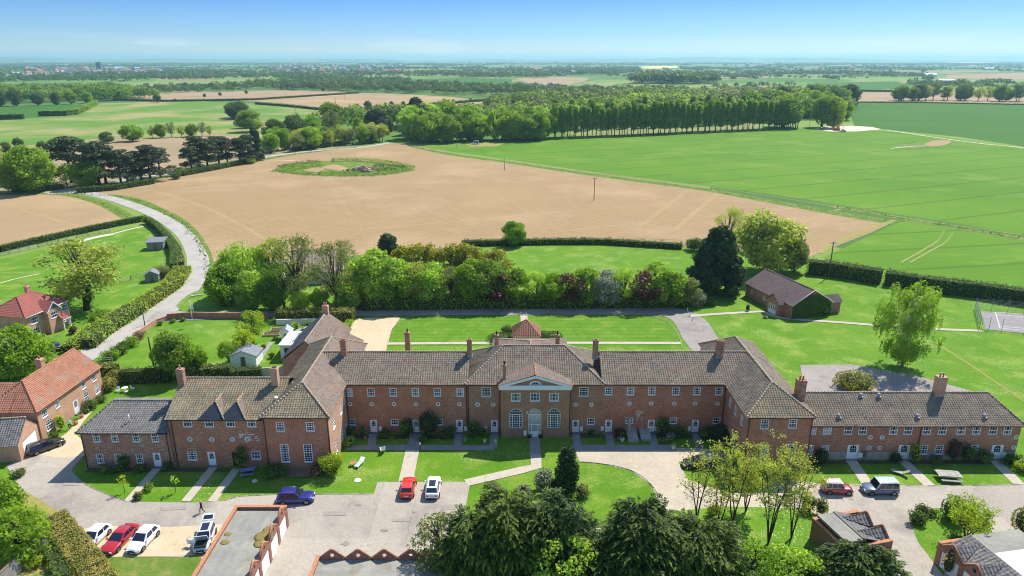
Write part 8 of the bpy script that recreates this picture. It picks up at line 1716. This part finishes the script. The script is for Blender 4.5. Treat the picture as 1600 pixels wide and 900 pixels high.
def mass(name, A, hr, leaves, size, seed, lf='far'):
    r = np.random.default_rng(seed); n = len(A); H = r.uniform(*hr, n)*(1 + .3*(vnoise(A[:, 0], A[:, 1], 90, seed) - .5)); W = H*r.uniform(.38, .62, n); sh0 = r.uniform(.1, .9, n)
    idx = np.repeat(np.arange(n), leaves); m = len(idx); d = r.normal(size=(m, 3)); d[:, 2] = np.abs(d[:, 2])*.9 - .25; d /= np.linalg.norm(d, axis=1)[:, None]
    lump = 1 + .18*np.sin(d[:, 0]*6 + idx)*np.sin(d[:, 1]*6 + idx*1.7)
    C = np.column_stack([A[idx, 0] + d[:, 0]*W[idx]*lump, A[idx, 1] + d[:, 1]*W[idx]*lump, H[idx]*(.52 + .48*d[:, 2]*lump)]); C[:, 2] = np.maximum(C[:, 2], .3)
    nr = d + r.normal(size=(m, 3))*.45; nr /= np.linalg.norm(nr, axis=1)[:, None]; t = np.cross(nr, r.normal(size=(m, 3))); t /= np.linalg.norm(t, axis=1)[:, None]; b_ = np.cross(nr, t); s = (size*r.uniform(.7, 1.3, m)*(H[idx]/12))[:, None]
    o = link(name, leaf_mesh(name, (C, t*s*.62, b_*s*.55, np.clip(sh0[idx] + r.normal(0, .15, m), 0, 1)), lf)); return tag(o, kind='stuff')
mass('woodland', scatter(560, 1150, 2600, 26, .62, 1), (7, 14), 200, 1.25, 2)
mass('woodland', scatter(1150, 2300, 9000, 60, .70, 3), (6, 13), 70, 2.2, 4)
mass('woodland', scatter(2300, 4800, 20000, 90, .70, 5), (6, 13), 26, 4.0, 6)
mass('woodland', scatter(4800, 11000, 30000, 100, .62, 7), (7, 14), 12, 7.0, 8)
# woods the photograph shows plainly
def wood_px(pts, n, hr, leaves, size, seed, lf='far'):
    P = [G(*q) for q in pts]; xs = [p[0] for p in P]; ys = [p[1] for p in P]; r = np.random.default_rng(seed); X = r.uniform(min(xs), max(xs), n*4); Y = r.uniform(min(ys), max(ys), n*4); k = inpoly(X, Y, P); mass('woodland', np.column_stack([X[k], Y[k]])[:n], hr, leaves, size, seed, lf)
wood_px([(985,131),(1060,132),(1120,131.5),(1118,127),(1000,126)], 260, (18, 24), 60, 2.6, 11)
wood_px([(650,119),(750,120.5),(860,122),(860,119),(650,116.5)], 260, (12, 17), 30, 3.5, 12)
wood_px([(480,210),(650,205),(870,203),(1210,192),(1320,182),(1318,160),(1000,158),(860,163),(700,190),(560,200)], 520, (10, 18), 230, 1.35, 13, 'oak'); wood_px([(480,210),(650,205),(870,203),(1210,192),(1320,182),(1318,160),(1000,158),(860,163),(700,190),(560,200)], 330, (11, 19), 230, 1.35, 23, 'olive'); wood_px([(640,208),(870,203),(1100,198),(1100,170),(860,170)], 140, (11, 17), 230, 1.3, 24, 'spring')
wood_px([(0,162),(250,156),(170,146),(-100,150)], 380, (11, 17), 200, 1.4, 14, 'oak')
wood_px([(430,141),(830,152),(1000,156),(1000,146),(600,136),(430,134)], 520, (9, 15), 120, 1.7, 15)
wood_px([(180,128),(640,120),(640,115),(100,118)], 420, (10, 14), 26, 3.6, 16)
# villages, the church tower and farms far off
hm = MB(); hm.box(-5, -4, 0, 5, 4, 5.2); hme = hm.mesh('wall', M['render']); rm_ = MB(); rm_.prism([(-4.4, 5.15), (4.4, 5.15), (0, 8.3)], -5.3, 5.3, 'x'); rme = rm_.mesh('roof', M['tile_orange']); rme2 = rme.copy(); rme2.materials.clear(); rme2.materials.append(M['slate']); hme2 = hme.copy(); hme2.materials.clear(); hme2.materials.append(M['brick_pink_sunlit'])
g = random.Random(31)
def village(px0, px1, py0, py1, n, label, group):
    for i in range(n):
        x, y = G(g.uniform(px0, px1), g.uniform(py0, py1)); e = empty('village_house', (x, y, 0), g.uniform(0, 3.1), label, 'house', group); s = 1 + y/3200; e.scale = (s, s, s); link('wall', g.choice((hme, hme2)), e); link('roof', g.choice((rme, rme2, rme2)), e)
village(40, 260, 108, 118, 60, 'pale house of the far town around the church tower', 'houses of the far left town'); village(420, 640, 103, 116, 60, 'pale house of the far town left of centre', 'houses of the far middle town'); village(700, 900, 112, 120, 14, 'house in the far hamlet behind the dark wood', 'houses of the far hamlet'); village(800, 870, 137, 150, 6, 'farmhouse among trees beyond the belt', 'farmhouses beyond the belt'); village(1080, 1400, 102, 116, 16, 'pale farm house in the far right country', 'far right farm houses')
village(828, 870, 178, 184, 3, 'pink roofed house hidden in the belt', 'houses hidden in the belt')
x, y = G(156, 113); e = empty('church_tower', (x, y, 0), .3, 'dark square church tower rising from the far left town', 'church'); t = MB(); z_ = 40; t.box(-9, -9, 0, 9, 9, z_); t.build('tower', M['bluebrick'], e); t = MB()
for a in (-7, -2.5, 2, 6.5):
    for c in (-9, 8): t.box(a, c, z_, a + 2.2, c + 1, z_ + 2.4); t.box(c, a, z_, c + 1, a + 2.2, z_ + 2.4) if abs(a) < 6 else None
t.build('battlement', M['bluebrick'], e); t = MB(); t.box(-3, -9.1, z_ - 12, 3, -9.02, z_ - 5); t.build('belfry_opening', M['black'], e)
def barn(px, py, w, d, h, label, mat='render', rz=0):
    x, y = G(px, py); e = empty('barn', (x, y, 0), rz, label, 'barn', 'far farm sheds'); m = MB(); m.box(-w/2, -d/2, 0, w/2, d/2, h); m.build('wall', M[mat], e); m = MB(); m.prism([(-d/2 - .5, h), (d/2 + .5, h), (0, h + d*.2)], -w/2 - .5, w/2 + .5, 'x'); m.build('roof', M['felt_white'], e)
barn(1452, 120.5, 34, 22, 8, 'large white roofed farm shed right of centre horizon'); barn(1477, 129.5, 36, 16, 6, 'long grey farm shed beyond the narrow wood', 'concrete'); barn(1545, 109, 60, 20, 7, 'white roofed shed near the right horizon'); barn(172, 104, 60, 26, 9, 'white warehouse beside the church tower'); barn(185, 108, 60, 26, 8, 'second white warehouse near the far town'); barn(215, 109, 50, 22, 8, 'third white warehouse in the far town'); barn(25, 116.5, 26, 14, 6, 'white shed at the far left edge')

# ------------------------------------------------------------------ haze: the air between here and the horizon
hz = MB(); hz.box(-26000, -250, -1.0, 26000, 36000, 150.0)
ht = NT('haze_air'); vol = ht.n('VolumePrincipled'); vol.inputs['Color'].default_value = (.42, .70, .88, 1); vol.inputs['Density'].default_value = .00009; vol.inputs['Anisotropy'].default_value = .3
ht.l(vol.outputs[0], ht.o.inputs['Volume']); o = hz.build('haze', ht.m); tag(o, kind='stuff')

# ordinal places for the look-alikes of a row, read from left to right
ORD = 'first second third fourth fifth sixth seventh eighth ninth tenth eleventh twelfth thirteenth fourteenth fifteenth sixteenth seventeenth eighteenth nineteenth twentieth'.split()
ORD += ['twenty-' + q for q in ORD[:9]] + ['thirtieth']; bpy.context.view_layer.update(); GR = {}
for o in COL.objects:
    if o.parent is None and o.get('group') in ('pine row beside the lane', 'scrubby clump on the pasture edge', 'row of golden tipped conifers', 'lone trees on the far hedge lines', 'dark trees at the left edge', 'power poles crossing the far fields', 'trees of the narrow right hand wood', 'budding trees along the top lane', 'trees in the belt beyond the gateway', 'row of trees behind the dark left crop', 'dark trees ending the plantation', 'houses hidden in the belt', 'farmhouses beyond the belt', 'trees of the wood behind the plantation'): GR.setdefault(o['label'], []).append(o)
for lab, os_ in GR.items():
    os_.sort(key=lambda o: o.location.x / depth(o.location.x, o.location.y))
    if 1 < len(os_) <= len(ORD):
        for i, o in enumerate(os_): o['label'] = ' '.join((lab + ', ' + ORD[i] + ' from left').split()[:16])
